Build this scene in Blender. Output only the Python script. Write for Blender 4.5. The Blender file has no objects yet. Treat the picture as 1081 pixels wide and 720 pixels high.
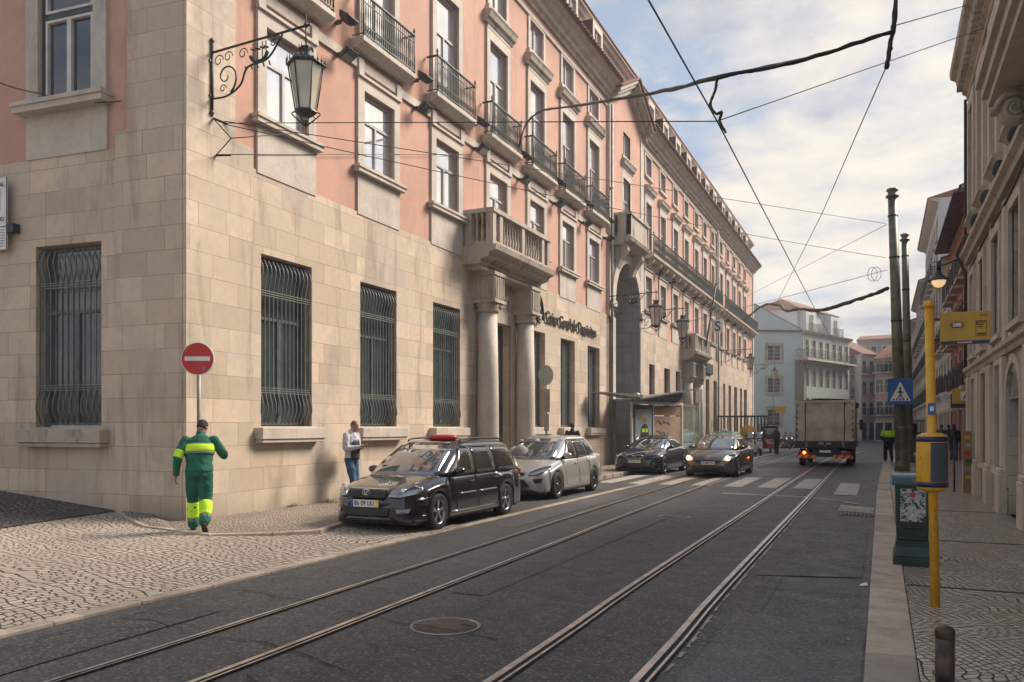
import bpy, bmesh, math, random
from mathutils import Vector, Matrix
R = math.radians
PI = math.pi
random.seed(7)
SC = bpy.context.scene
COL = SC.collection

# ------------------------------------------------------------------ helpers
def org(o):
    v = Vector((0, 0, 0))
    while o:
        v += o.location; o = o.parent
    return v

class MB:
    """collects shapes and links them as one mesh object"""
    def __init__(s, M=None):
        s.v = []; s.f = []; s.M = M; s.sm = []
    def add(s, vs, fs, smooth=False):
        b = len(s.v)
        for p in vs:
            p = Vector(p)
            s.v.append(s.M @ p if s.M else p)
        for f in fs:
            s.f.append([b + i for i in f]); s.sm.append(smooth)
        return s
    def box(s, x0, x1, y0, y1, z0, z1, tp=0.0):
        vs = [(x0,y0,z0),(x1,y0,z0),(x1,y1,z0),(x0,y1,z0),(x0+tp,y0+tp,z1),(x1-tp,y0+tp,z1),(x1-tp,y1-tp,z1),(x0+tp,y1-tp,z1)]
        return s.add(vs, [(3,2,1,0),(4,5,6,7),(0,1,5,4),(1,2,6,5),(2,3,7,6),(3,0,4,7)])
    def bar(s, a, b, w, h=None, up=(0,0,1)):
        a = Vector(a); b = Vector(b); h = w if h is None else h
        d = (b-a).normalized(); u = Vector(up)
        if abs(d.dot(u)) > .98: u = Vector((1,0,0))
        r = d.cross(u).normalized(); u = r.cross(d).normalized()
        vs = [p + r*(i*w/2) + u*(j*h/2) for p in (a, b) for i, j in ((-1,-1),(1,-1),(1,1),(-1,1))]
        return s.add(vs, [(3,2,1,0),(4,5,6,7),(0,1,5,4),(1,2,6,5),(2,3,7,6),(3,0,4,7)])
    def tube(s, pts, r, n=8, caps=True, closed=False):
        pts = [Vector(p) for p in pts]; m = len(pts)
        rr = r if isinstance(r, (list, tuple)) else [r]*m
        vs = []; u = None
        for i, p in enumerate(pts):
            if closed: d = pts[(i+1) % m] - pts[i-1]
            else: d = pts[min(i+1, m-1)] - pts[max(i-1, 0)]
            if d.length < 1e-9: d = Vector((0,0,1))
            d.normalize()
            if u is None:
                u = Vector((0,0,1)) if abs(d.z) < .9 else Vector((1,0,0))
            u = (u - d*u.dot(d))
            if u.length < 1e-6: u = Vector((1,0,0)) - d*d.x
            u.normalize(); w = d.cross(u)
            for k in range(n):
                a = 2*PI*k/n
                vs.append(p + (u*math.cos(a) + w*math.sin(a))*rr[i])
        fs = []
        for i in range(m if closed else m-1):
            j = (i+1) % m
            for k in range(n):
                l = (k+1) % n
                fs.append((i*n+k, i*n+l, j*n+l, j*n+k))
        s.add(vs, fs, True)
        if caps and not closed:
            b = len(s.v) - m*n
            s.f.append([b+k for k in range(n)][::-1]); s.f.append([b+(m-1)*n+k for k in range(n)]); s.sm += [False]*2
        return s
    def cyl(s, a, b, r, n=16, r2=None):
        return s.tube([a, b], [r, r if r2 is None else r2], n)
    def lathe(s, c, prof, n=16, smooth=True, ax=None, caps=True):
        """prof: list of (radius, height) about the vertical through c, or about the axis ax"""
        c = Vector(c); vs = []; m = len(prof)
        a3 = Vector(ax).normalized() if ax else Vector((0,0,1))
        u = a3.orthogonal().normalized() if ax else Vector((1,0,0)); w = a3.cross(u)
        for r, z in prof:
            for k in range(n):
                a = 2*PI*(k+.5)/n
                vs.append(c + (u*math.cos(a)+w*math.sin(a))*r + a3*z)
        fs = []
        for i in range(m-1):
            for k in range(n):
                l = (k+1) % n
                fs.append((i*n+k, i*n+l, (i+1)*n+l, (i+1)*n+k))
        s.add(vs, fs, smooth)
        if not caps: return s
        b = len(s.v) - m*n
        s.f.append([b+k for k in range(n)][::-1]); s.f.append([b+(m-1)*n+k for k in range(n)]); s.sm += [False]*2
        return s
    def loft(s, rings, caps=True, smooth=True):
        n = len(rings[0]); vs = [p for r in rings for p in r]; fs = []
        for i in range(len(rings)-1):
            for k in range(n):
                l = (k+1) % n
                fs.append((i*n+k, i*n+l, (i+1)*n+l, (i+1)*n+k))
        s.add(vs, fs, smooth)
        if caps:
            b = len(s.v) - len(vs)
            s.f.append([b+k for k in range(n)][::-1]); s.f.append([b+(len(rings)-1)*n+k for k in range(n)]); s.sm += [False]*2
        return s
    def prism(s, poly, d):
        """poly: list of 3D points (planar), extruded by vector d"""
        poly = [Vector(p) for p in poly]; d = Vector(d); n = len(poly)
        vs = poly + [p+d for p in poly]
        return s.add(vs, [tuple(range(n))[::-1], tuple(range(n, 2*n))] + [(k, (k+1) % n, n+(k+1) % n, n+k) for k in range(n)])
    def grid(s, P, smooth=True):
        """P: rows of points"""
        m = len(P); n = len(P[0])
        return s.add([p for r in P for p in r], [(i*n+k, i*n+k+1, (i+1)*n+k+1, (i+1)*n+k) for i in range(m-1) for k in range(n-1)], smooth)
    def sphere(s, c, r, n=12, m=8, sz=1.0):
        prof = [(max(1e-4, math.sin(PI*i/m))*r, -math.cos(PI*i/m)*r*sz) for i in range(m+1)]
        return s.lathe(c, prof, n)
    def build(s, name, m, parent=None, local=False, bevel=0, recalc=True, thick=0, merge=False, seg=1):
        me = bpy.data.meshes.new(name)
        off = Vector((0,0,0)) if (local or parent is None) else org(parent)
        me.from_pydata([p - off for p in s.v], [], s.f)
        me.update()
        if recalc:
            bm = bmesh.new(); bm.from_mesh(me)
            if merge: bmesh.ops.remove_doubles(bm, verts=bm.verts, dist=1e-5)
            bmesh.ops.recalc_face_normals(bm, faces=bm.faces)
            bm.to_mesh(me); bm.free()
        if not merge:
            me.polygons.foreach_set('use_smooth', s.sm)
        else:
            me.polygons.foreach_set('use_smooth', [any(s.sm)]*len(me.polygons))
        uv = me.uv_layers.new(name='UVMap')
        for p in me.polygons:
            nz = p.normal
            if abs(nz.z) > .8:
                for li in p.loop_indices:
                    c = me.vertices[me.loops[li].vertex_index].co + off; uv.data[li].uv = (c.x, c.y)
            else:
                t = Vector((-nz.y, nz.x, 0)); t.normalize()
                if t.y < 0 or (abs(t.y) < 1e-6 and t.x < 0): t = -t
                for li in p.loop_indices:
                    c = me.vertices[me.loops[li].vertex_index].co + off; uv.data[li].uv = (c.dot(t), c.z)
        o = bpy.data.objects.new(name, me); COL.objects.link(o)
        if parent: o.parent = parent
        me.materials.append(m)
        if thick:
            md = o.modifiers.new('s', 'SOLIDIFY'); md.thickness = thick; md.offset = 0
        if bevel:
            md = o.modifiers.new('b', 'BEVEL'); md.width = bevel; md.segments = seg; md.limit_method = 'ANGLE'; md.angle_limit = R(40)
        return o

def tag(o, label=None, cat=None, group=None, kind=None):
    if label: o['label'] = label
    if cat: o['category'] = cat
    if group: o['group'] = group
    if kind: o['kind'] = kind
    return o
def empty(name, loc=(0,0,0), rz=0, label=None, cat=None, group=None):
    o = bpy.data.objects.new(name, None); COL.objects.link(o)
    o.location = loc; o.rotation_euler = (0, 0, rz); o.empty_display_size = .2
    return tag(o, label, cat, group)
def kids(o):
    return [c for c in COL.objects if c.parent == o]
def copy_tree(o, parent=None):
    c = o.copy(); COL.objects.link(c)
    if parent: c.parent = parent
    for ch in kids(o): copy_tree(ch, c)
    return c
def struct(name, mb, m, **k):
    return tag(mb.build(name, m, **k), kind='structure')
def frameM(o, u, n):
    """local (s along u, d along n, z up)"""
    u = Vector(u).normalized(); n = Vector(n).normalized(); o = Vector(o)
    return Matrix(((u.x, n.x, 0, o.x), (u.y, n.y, 0, o.y), (0, 0, 1, o.z), (0, 0, 0, 1)))
def arc(c, r, a0, a1, n, ax='xz'):
    out = []
    for i in range(n+1):
        a = R(a0 + (a1-a0)*i/n); p = (r*math.cos(a), r*math.sin(a))
        if ax == 'xz': out.append((c[0]+p[0], c[1], c[2]+p[1]))
        elif ax == 'yz': out.append((c[0], c[1]+p[0], c[2]+p[1]))
        else: out.append((c[0]+p[0], c[1]+p[1], c[2]))
    return out
def smooth_path(pts, n=6):
    """Catmull-Rom through the points"""
    P = [Vector(p) for p in pts]; P = [P[0]*2-P[1]] + P + [P[-1]*2-P[-2]]; out = []
    for i in range(1, len(P)-2):
        a, b, c, d = P[i-1:i+3]
        for k in range(n):
            t = k/n
            out.append(.5*((2*b) + (c-a)*t + (2*a-5*b+4*c-d)*t*t + (-a+3*b-3*c+d)*t**3))
    out.append(P[-2]); return out

# ------------------------------------------------------------------ materials
class NT:
    def __init__(s, name):
        s.m = bpy.data.materials.new(name); s.m.use_nodes = True
        s.t = s.m.node_tree; s.b = s.t.nodes['Principled BSDF']
    def n(s, typ, **k):
        x = s.t.nodes.new(typ)
        for a, v in k.items():
            if a.startswith('_'): setattr(x, a[1:], v)
        return x
    def l(s, a, b): s.t.links.new(a, b)
    def coord(s, kind='Object', scale=(1,1,1)):
        tc = s.n('ShaderNodeTexCoord'); mp = s.n('ShaderNodeMapping'); s.l(tc.outputs[kind], mp.inputs[0])
        mp.inputs['Scale'].default_value = scale; return mp.outputs[0]
    def wpos(s, scale=(1,1,1)):
        g = s.n('ShaderNodeNewGeometry'); mp = s.n('ShaderNodeMapping'); s.l(g.outputs['Position'], mp.inputs[0])
        mp.inputs['Scale'].default_value = scale; return mp.outputs[0]
    def noise(s, vec, scale, detail=4, rough=.55, dist=0):
        x = s.n('ShaderNodeTexNoise'); x.inputs['Scale'].default_value = scale; x.inputs['Detail'].default_value = detail
        x.inputs['Roughness'].default_value = rough; x.inputs['Distortion'].default_value = dist
        if vec: s.l(vec, x.inputs['Vector'])
        return x.outputs['Fac']
    def ramp(s, fac, *stops, interp='LINEAR'):
        x = s.n('ShaderNodeValToRGB'); x.color_ramp.interpolation = interp
        e = x.color_ramp.elements
        while len(e) > 1: e.remove(e[-1])
        e[0].position = stops[0][0]; e[0].color = s._c(stops[0][1])
        for p, c in stops[1:]:
            k = e.new(p); k.color = s._c(c)
        s.l(fac, x.inputs[0]); return x.outputs[0]
    def _c(s, c):
        if isinstance(c, (int, float)): return (c, c, c, 1)
        return tuple(c)[:3] + (1,)
    def mix(s, fac, a, b, mode='MIX'):
        x = s.n('ShaderNodeMix'); x.data_type = 'RGBA'; x.blend_type = mode
        for inp, v in ((x.inputs[0], fac), (x.inputs[6], a), (x.inputs[7], b)):
            if hasattr(v, 'links'): s.l(v, inp)
            elif inp == x.inputs[0]: inp.default_value = v
            else: inp.default_value = s._c(v)
        return x.outputs[2]
    def math(s, op, a, b=0.0, c=0.0):
        x = s.n('ShaderNodeMath'); x.operation = op
        for inp, v in zip(x.inputs, (a, b, c)):
            if hasattr(v, 'links'): s.l(v, inp)
            else: inp.default_value = v
        return x.outputs[0]
    def bump(s, h, strength=.3, dist=.01):
        x = s.n('ShaderNodeBump'); x.inputs['Strength'].default_value = strength; x.inputs['Distance'].default_value = dist
        s.l(h, x.inputs['Height'])
        if s.b.inputs['Normal'].links: s.l(s.b.inputs['Normal'].links[0].from_socket, x.inputs['Normal'])
        s.l(x.outputs[0], s.b.inputs['Normal'])
    def col(s, v):
        if hasattr(v, 'links'): s.l(v, s.b.inputs['Base Color'])
        else: s.b.inputs['Base Color'].default_value = s._c(v)
    def rough(s, v):
        if hasattr(v, 'links'): s.l(v, s.b.inputs['Roughness'])
        else: s.b.inputs['Roughness'].default_value = v

def mat(name, c, rough=.6, metal=0, var=.12, scale=3.0, bump=0, bscale=40, coat=0, spec=.5, alt=None):
    t = NT(name); v = t.coord('Object')
    f = t.noise(v, scale, 5)
    dark = tuple(x*(1-var*1.6) for x in c); lite = tuple(min(1, x*(1+var)) for x in c)
    if var: t.col(t.ramp(f, (.3, dark), (.7, alt or lite)))
    else: t.col(c)
    t.rough(rough); t.b.inputs['Metallic'].default_value = metal
    t.b.inputs['Coat Weight'].default_value = coat; t.b.inputs['Coat Roughness'].default_value = .04
    t.b.inputs['Specular IOR Level'].default_value = spec
    if var and rough > .2 and not coat: t.rough(t.ramp(f, (.3, min(1, rough*1.1)), (.7, rough*.88)))
    if bump: t.bump(t.noise(v, bscale, 3), bump, .01)
    return t.m
M = {}

def ashlar(name, c1, c2, bw=.92, bh=.42, mortar=.006, stain=.35, dark=(.10,.085,.07), seed=0.0, grey=(.34,.33,.33)):
    t = NT(name); uv = t.n('ShaderNodeTexCoord').outputs['UV']
    mp = t.n('ShaderNodeMapping'); t.l(uv, mp.inputs[0]); mp.inputs['Location'].default_value = (seed, -.1, 0)
    b = t.n('ShaderNodeTexBrick'); t.l(mp.outputs[0], b.inputs['Vector'])
    b.offset = .42; b.squash = .72; b.squash_frequency = 3
    for k, v in (('Color1', c1), ('Color2', c2), ('Mortar', tuple(x*.35 for x in c1))): b.inputs[k].default_value = t._c(v)
    b.inputs['Scale'].default_value = 1; b.inputs['Mortar Size'].default_value = mortar; b.inputs['Mortar Smooth'].default_value = .3
    b.inputs['Brick Width'].default_value = bw; b.inputs['Row Height'].default_value = bh; b.inputs['Bias'].default_value = -.1
    p = t.wpos()
    n1 = t.noise(p, .9, 6, .6, .4); n2 = t.noise(p, 7, 8, .65); n3 = t.noise(t.wpos((1,1,.18)), 1.6, 6, .6, .6)
    c = t.mix(t.ramp(n1, (.42, 0), (.68, .8)), b.outputs['Color'], grey)
    c = t.mix(t.math('MULTIPLY', t.ramp(n2, (.35, 1), (.55, 0)), stain*.5), c, tuple(x*.62 for x in c1))
    c = t.mix(t.math('MULTIPLY', t.ramp(n3, (.54, 0), (.74, 1)), stain), c, dark)
    # dirt splashed at the foot of the wall
    z = t.n('ShaderNodeSeparateXYZ'); t.l(p, z.inputs[0])
    foot = t.ramp(t.math('ADD', z.outputs[2], t.math('MULTIPLY', n1, 1.1)), (.55, .75), (1.35, 0))
    c = t.mix(t.math('MULTIPLY', foot, .6), c, dark)
    t.col(c); t.rough(t.ramp(n2, (.3, .85), (.7, .65)))
    t.bump(b.outputs['Fac'], -.5, .006); t.bump(n2, .25, .006)
    return t.m

def plaster(name, c, var=.10, stain=.25, streak=(.16,.11,.09)):
    t = NT(name); p = t.wpos()
    n1 = t.noise(p, .7, 6, .6, .5); n2 = t.noise(p, 5, 7, .6); n3 = t.noise(t.wpos((1,1,.12)), 2.2, 6, .6, .5); n4 = t.noise(p, 60, 3)
    a = t.mix(t.ramp(n1, (.35, 0), (.7, 1)), tuple(x*(1-var) for x in c), tuple(min(1, x*(1+var)) for x in c))
    a = t.mix(t.math('MULTIPLY', t.ramp(n2, (.4, 1), (.62, 0)), .22), a, tuple(x*.78 for x in c))
    a = t.mix(t.math('MULTIPLY', t.ramp(n3, (.55, 0), (.75, 1)), stain), a, streak)
    t.col(a); t.rough(.85); t.bump(n4, .15, .004); t.bump(n2, .2, .01)
    return t.m

def stone(name, c, stain=.35, dark=(.07,.06,.055)):
    t = NT(name); p = t.wpos()
    n1 = t.noise(p, 1.3, 6, .6, .3); n2 = t.noise(p, 12, 8, .65); n3 = t.noise(t.wpos((1,1,.25)), 2.6, 6, .65, .6)
    a = t.mix(t.ramp(n1, (.35, 0), (.7, 1)), tuple(x*.85 for x in c), tuple(min(1,x*1.1) for x in c))
    a = t.mix(t.math('MULTIPLY', t.ramp(n2, (.35, 1), (.55, 0)), .3), a, tuple(x*.6 for x in c))
    a = t.mix(t.math('MULTIPLY', t.ramp(n3, (.52, 0), (.72, 1)), stain), a, dark)
    t.col(a); t.rough(.75); t.bump(n2, .35, .006)
    return t.m

def cobble(name, cols, joint, size=.11, stretch=(1,1,1), rough=.55, bump=1.0, wave=.25, jw=.09, rnd=.7, spec=.5, rotz=0, dirt=.4):
    t = NT(name); p = t.wpos()
    # laid in wavy courses
    sp = t.n('ShaderNodeSeparateXYZ'); t.l(p, sp.inputs[0])
    w = t.math('SINE', t.math('MULTIPLY', sp.outputs[0], 3.3)); w2 = t.math('SINE', t.math('ADD', t.math('MULTIPLY', sp.outputs[1], 2.1), 1.3))
    cb = t.n('ShaderNodeCombineXYZ')
    t.l(t.math('ADD', sp.outputs[0], t.math('MULTIPLY', w2, wave*.5)), cb.inputs[0])
    t.l(t.math('ADD', sp.outputs[1], t.math('MULTIPLY', w, wave)), cb.inputs[1])
    mp = t.n('ShaderNodeMapping'); t.l(cb.outputs[0], mp.inputs[0]); mp.inputs['Scale'].default_value = stretch; mp.inputs['Rotation'].default_value = (0, 0, rotz)
    vo = t.n('ShaderNodeTexVoronoi', _voronoi_dimensions='2D', _feature='DISTANCE_TO_EDGE'); vc = t.n('ShaderNodeTexVoronoi', _voronoi_dimensions='2D')
    for x in (vo, vc):
        t.l(mp.outputs[0], x.inputs['Vector']); x.inputs['Scale'].default_value = 1/size; x.inputs['Randomness'].default_value = rnd
    big = t.noise(p, .8, 5, .6); fine = t.noise(p, 45, 4)
    sc = t.n('ShaderNodeSeparateColor'); t.l(vc.outputs['Color'], sc.inputs[0])
    c = t.ramp(sc.outputs[0], *[(i/(len(cols)-1) if len(cols) > 1 else 0, k) for i, k in enumerate(cols)])
    c = t.mix(t.math('MULTIPLY', t.ramp(big, (.4, 0), (.7, 1)), dirt), c, tuple(x*1.6 for x in joint))
    c = t.mix(t.math('MULTIPLY', fine, .25), c, tuple(x*.5 for x in cols[0]))
    jm = t.ramp(t.math('ADD', vo.outputs['Distance'], t.math('MULTIPLY', t.math('SUBTRACT', fine, .5), .06)), (jw*.35, 0), (jw, 1))
    t.col(t.mix(jm, joint, c))
    t.rough(t.mix(jm, .9, t.ramp(sc.outputs[1], (0, rough*.75), (1, min(1, rough*1.3)))))
    t.b.inputs['Specular IOR Level'].default_value = spec
    hgt = t.math('ADD', t.ramp(vo.outputs['Distance'], (0, 0), (jw*1.4, .8), (.35, 1)), t.math('ADD', t.math('MULTIPLY', sc.outputs[2], .5), t.math('MULTIPLY', fine, .15)))
    t.bump(hgt, bump, .02)
    return t.m

def setts(name, cols, joint, bw=.125, bh=.098, rough=.6, bump=1.0, rot=-.25, dirt=.3):
    t = NT(name); p = t.wpos()
    sp = t.n('ShaderNodeSeparateXYZ'); t.l(p, sp.inputs[0])
    n0 = t.n('ShaderNodeTexNoise'); t.l(p, n0.inputs['Vector']); n0.inputs['Scale'].default_value = .9; n0.inputs['Detail'].default_value = 2
    n1 = t.n('ShaderNodeTexNoise'); t.l(p, n1.inputs['Vector']); n1.inputs['Scale'].default_value = 7; n1.inputs['Detail'].default_value = 2
    sc0 = t.n('ShaderNodeSeparateColor'); t.l(n0.outputs['Color'], sc0.inputs[0]); sc1 = t.n('ShaderNodeSeparateColor'); t.l(n1.outputs['Color'], sc1.inputs[0])
    wv = t.math('MULTIPLY', t.math('SINE', t.math('ADD', t.math('MULTIPLY', sp.outputs[1], 2.3), t.math('MULTIPLY', sc0.outputs[2], 5))), .13)
    x = t.math('ADD', t.math('ADD', sp.outputs[0], wv), t.math('ADD', t.math('MULTIPLY', sc0.outputs[0], .5), t.math('MULTIPLY', sc1.outputs[0], .04)))
    y = t.math('ADD', sp.outputs[1], t.math('ADD', t.math('MULTIPLY', sc0.outputs[1], .5), t.math('MULTIPLY', sc1.outputs[1], .04)))
    cb = t.n('ShaderNodeCombineXYZ'); t.l(y, cb.inputs[0]); t.l(x, cb.inputs[1])
    mp = t.n('ShaderNodeMapping'); t.l(cb.outputs[0], mp.inputs[0]); mp.inputs['Rotation'].default_value = (0, 0, rot)
    b = t.n('ShaderNodeTexBrick'); t.l(mp.outputs[0], b.inputs['Vector']); b.offset = .5; b.squash = .8; b.squash_frequency = 2
    for k, v in (('Color1', 0.0), ('Color2', 1.0), ('Mortar', 0.5)): b.inputs[k].default_value = t._c(v)
    b.inputs['Scale'].default_value = 1; b.inputs['Mortar Size'].default_value = min(.011, bh*.115); b.inputs['Mortar Smooth'].default_value = .6
    b.inputs['Brick Width'].default_value = bw; b.inputs['Row Height'].default_value = bh
    big = t.noise(p, .7, 5, .6); fine = t.noise(p, 40, 4); mid = t.noise(p, 4, 4)
    c = t.ramp(t.math('ADD', t.math('MULTIPLY', b.outputs['Color'], .7), t.math('MULTIPLY', mid, .3)), *[(.1+.8*i/(len(cols)-1), k) for i, k in enumerate(cols)])
    c = t.mix(t.math('MULTIPLY', t.ramp(big, (.42, 0), (.7, 1)), dirt), c, tuple(q*.5 for q in cols[0]))
    c = t.mix(t.math('MULTIPLY', fine, .3), c, tuple(q*.55 for q in cols[0]))
    jm = t.ramp(t.math('ADD', b.outputs['Fac'], t.math('MULTIPLY', t.math('SUBTRACT', fine, .5), .5)), (.25, 0), (.75, 1))
    t.col(t.mix(jm, c, joint)); t.rough(t.mix(jm, rough, .95))
    t.bump(t.math('ADD', t.math('MULTIPLY', b.outputs['Fac'], -1.0), t.math('ADD', t.math('MULTIPLY', b.outputs['Color'], .35), t.math('MULTIPLY', fine, .15))), bump, .022)
    return t.m

def asphalt(name, base=.045):
    t = NT(name); p = t.wpos()
    n1 = t.noise(p, .35, 6, .6, .6); n2 = t.noise(p, 3, 7, .6); n3 = t.noise(p, 90, 3, .7)
    streak = t.noise(t.wpos((1.6,.09,1)), 1.5, 5, .55)
    c = t.mix(t.ramp(n1, (.35, 0), (.68, 1)), (base*.72, base*.71, base*.72), (base*1.3, base*1.27, base*1.26))
    c = t.mix(t.math('MULTIPLY', t.ramp(streak, (.45, 0), (.7, 1)), .45), c, (base*.55, base*.53, base*.53))
    c = t.mix(t.math('MULTIPLY', t.ramp(n2, (.5, 0), (.72, 1)), .4), c, (base*1.9, base*1.8, base*1.7))
    vo = t.n('ShaderNodeTexVoronoi'); t.l(p, vo.inputs['Vector']); vo.inputs['Scale'].default_value = 55
    sc = t.n('ShaderNodeSeparateColor'); t.l(vo.outputs['Color'], sc.inputs[0])
    c = t.mix(t.ramp(sc.outputs[0], (.74, 0), (.98, .8)), c, (.21, .195, .185))
    c = t.mix(t.ramp(sc.outputs[1], (.75, 0), (.95, .6)), c, (.012, .011, .011))
    # cracks
    d = t.n('ShaderNodeVectorMath', _operation='ADD'); nn = t.n('ShaderNodeTexNoise'); t.l(p, nn.inputs['Vector']); nn.inputs['Scale'].default_value = 1.2; nn.inputs['Detail'].default_value = 5
    t.l(p, d.inputs[0]); t.l(nn.outputs['Color'], d.inputs[1])
    ck = t.n('ShaderNodeTexVoronoi', _feature='DISTANCE_TO_EDGE'); t.l(d.outputs[0], ck.inputs['Vector']); ck.inputs['Scale'].default_value = .42
    cm = t.math('MULTIPLY', t.ramp(ck.outputs['Distance'], (.0, 1), (.006, 0)), t.ramp(n2, (.48, 0), (.56, .7)))
    c = t.mix(cm, c, (.008, .008, .008))
    t.col(c); t.rough(t.ramp(n2, (.3, .50), (.7, .72)))
    t.b.inputs['Specular IOR Level'].default_value = .4
    t.bump(sc.outputs[0], .35, .006); t.bump(n3, .4, .006)
    return t.m

def glass(name, tint=(.30,.33,.35), spec=1.0, rough=.03, coat=1.0, curtain=None, ior=1.6):
    t = NT(name); t.rough(rough)
    if curtain:
        v = t.wpos((3,3,.3)); t.col(t.ramp(t.noise(v, 1.2, 3), (.35, tint), (.65, curtain)))
    else:
        v = t.coord('Object'); t.col(t.ramp(t.noise(v, .9, 3), (.35, tuple(x*.6 for x in tint)), (.65, tint)))
    t.b.inputs['IOR'].default_value = ior
    t.b.inputs['Coat Weight'].default_value = coat; t.b.inputs['Coat IOR'].default_value = ior; t.b.inputs['Coat Roughness'].default_value = .015
    t.bump(t.noise(t.wpos(), 1.3, 2), .04, .03)
    return t.m

def paint(name, c, flake=0.0, rough=.35, dirt=.12):
    t = NT(name); v = t.coord('Object'); f = t.noise(v, 2.5, 6, .6)
    zz = t.n('ShaderNodeSeparateXYZ'); t.l(v, zz.inputs[0])
    low = t.ramp(t.math('ADD', zz.outputs[2], t.math('MULTIPLY', f, .3)), (.35, dirt*2.2), (.85, dirt*.4))
    t.col(t.mix(low, c, (.16, .14, .12))); t.rough(rough); t.b.inputs['Metallic'].default_value = flake
    t.b.inputs['Coat Weight'].default_value = 1; t.b.inputs['Coat Roughness'].default_value = .03
    return t.m
def emit(name, c, s):
    t = NT(name); t.col(c); t.b.inputs['Emission Color'].default_value = t._c(c); t.b.inputs['Emission Strength'].default_value = s
    return t.m

M['ashlar'] = ashlar('ashlar_limestone', (.62,.495,.38), (.42,.335,.255), stain=.55, mortar=.006, grey=(.44,.385,.335))
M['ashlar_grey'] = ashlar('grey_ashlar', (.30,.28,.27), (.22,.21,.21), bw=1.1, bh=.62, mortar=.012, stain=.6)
M['ashlar_right'] = ashlar('right_ashlar', (.60,.50,.40), (.44,.37,.30), bw=.8, bh=.36, stain=.45, mortar=.008)
M['stone'] = stone('trim_stone', (.52,.46,.40), .3)
M['stone_dirty'] = stone('weathered_stone', (.44,.38,.32), .85)
M['stone_dark'] = stone('dark_weathered_stone', (.24,.21,.19), .7)
M['pink'] = plaster('pink_plaster', (.53,.305,.235), .12, .5, streak=(.24,.16,.14))
M['slate'] = mat('mansard_slate', (.10,.06,.055), .6, var=.3, scale=2)
def tiles(name, c1, c2):
    t = NT(name); p = t.wpos(); uv = t.n('ShaderNodeTexCoord').outputs['UV']
    b = t.n('ShaderNodeTexBrick'); t.l(uv, b.inputs['Vector']); b.inputs['Scale'].default_value = 1
    b.inputs['Brick Width'].default_value = .2; b.inputs['Row Height'].default_value = .22; b.inputs['Mortar Size'].default_value = .016
    for k, v in (('Color1', c1), ('Color2', c2), ('Mortar', tuple(x*.3 for x in c1))): b.inputs[k].default_value = t._c(v)
    n = t.noise(p, 2, 6); t.col(t.mix(t.ramp(n, (.4, 0), (.75, .7)), b.outputs['Color'], (.10,.09,.08)))
    t.rough(.85); t.bump(b.outputs['Fac'], -.8, .02); t.bump(n, .3, .02)
    return t.m
M['tile'] = tiles('red_roof_tile', (.30,.105,.065), (.20,.075,.05))
M['grille'] = mat('grille_green_iron', (.125,.145,.14), .5, var=.25, scale=6)
M['iron'] = mat('wrought_iron', (.035,.036,.036), .5, .3, var=.3, scale=8)
M['balc_iron'] = mat('balcony_iron', (.04,.05,.042), .55, .1, var=.3, scale=8)
M['green_pole'] = mat('green_painted_pole', (.10,.125,.075), .45, var=.35, scale=3, alt=(.17,.18,.11))
M['dark_green'] = mat('dark_green_plastic', (.014,.040,.036), .35, var=.3, scale=4)
M['frame_dark'] = mat('window_frame_dark', (.03,.045,.05), .45, var=.2)
M['frame_mid'] = mat('window_frame_mid_grey', (.36,.34,.36), .5, var=.1)
M['frame_white'] = mat('window_frame_white', (.55,.53,.50), .5, var=.12)
M['glass'] = glass('window_glass', (.80,.81,.82), curtain=(.95,.94,.92), ior=1.7); M['glass'].node_tree.nodes['Principled BSDF'].inputs['Metallic'].default_value = .82
M['glass_dark'] = glass('dark_glass', (.035,.04,.045), ior=1.5)
M['glass_blind'] = glass('dusk_green_glass', (.07,.095,.105), ior=1.45, rough=.1)
M['cobble'] = setts('calcada_setts', [(.42,.345,.28), (.54,.455,.37), (.46,.38,.31), (.60,.51,.42), (.36,.30,.245)], (.045,.036,.03))
M['cobble_fine'] = cobble('fine_setts', [(.45,.37,.29), (.34,.28,.22), (.52,.43,.33)], (.04,.032,.026), size=.075, bump=.9, jw=.13, wave=.12, dirt=.4)
M['cobble_right'] = setts('polished_setts', [(.36,.315,.26), (.56,.49,.41), (.44,.385,.32), (.66,.58,.48), (.30,.26,.22)], (.05,.042,.036), bw=.078, bh=.062, rough=.26, rot=.5, dirt=.2, bump=.8)
M['cobble_dark'] = cobble('dark_setts', [(.085,.075,.072), (.12,.105,.10), (.06,.055,.053)], (.010,.009,.009), size=.12, bump=1, jw=.14, rough=.5, wave=.15, dirt=.2)  # setts in a much darker tone than the apron
M['asphalt'] = asphalt('asphalt', .068)
M['asphalt2'] = asphalt('asphalt_patch', .056)
M['asphalt3'] = asphalt('pale_asphalt_patch', .09)
def kerb_m():
    t = NT('kerb_stone'); p = t.wpos(); sp = t.n('ShaderNodeSeparateXYZ'); t.l(p, sp.inputs[0])
    w = t.n('ShaderNodeTexWhiteNoise', _noise_dimensions='1D'); t.l(t.math('FLOOR', t.math('MULTIPLY', sp.outputs[1], .82)), w.inputs['W'])
    n1 = t.noise(p, 3, 7, .65); n2 = t.noise(p, 30, 5, .7)
    c = t.ramp(w.outputs['Value'], (0, (.34,.28,.225)), (.5, (.46,.38,.30)), (1, (.54,.45,.37)))
    c = t.mix(t.math('MULTIPLY', t.ramp(n1, (.46, 0), (.66, 1)), .6), c, (.17,.14,.12)); c = t.mix(t.math('MULTIPLY', t.ramp(n2, (.5, 0), (.7, 1)), .5), c, (.2,.165,.14))
    t.col(c); t.rough(.7); t.bump(n1, .4, .015); t.bump(n2, .5, .006); return t.m
M['kerb'] = kerb_m()
M['rail'] = mat('polished_rail', (.66,.60,.55), .34, .75, var=.25, scale=5)
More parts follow.
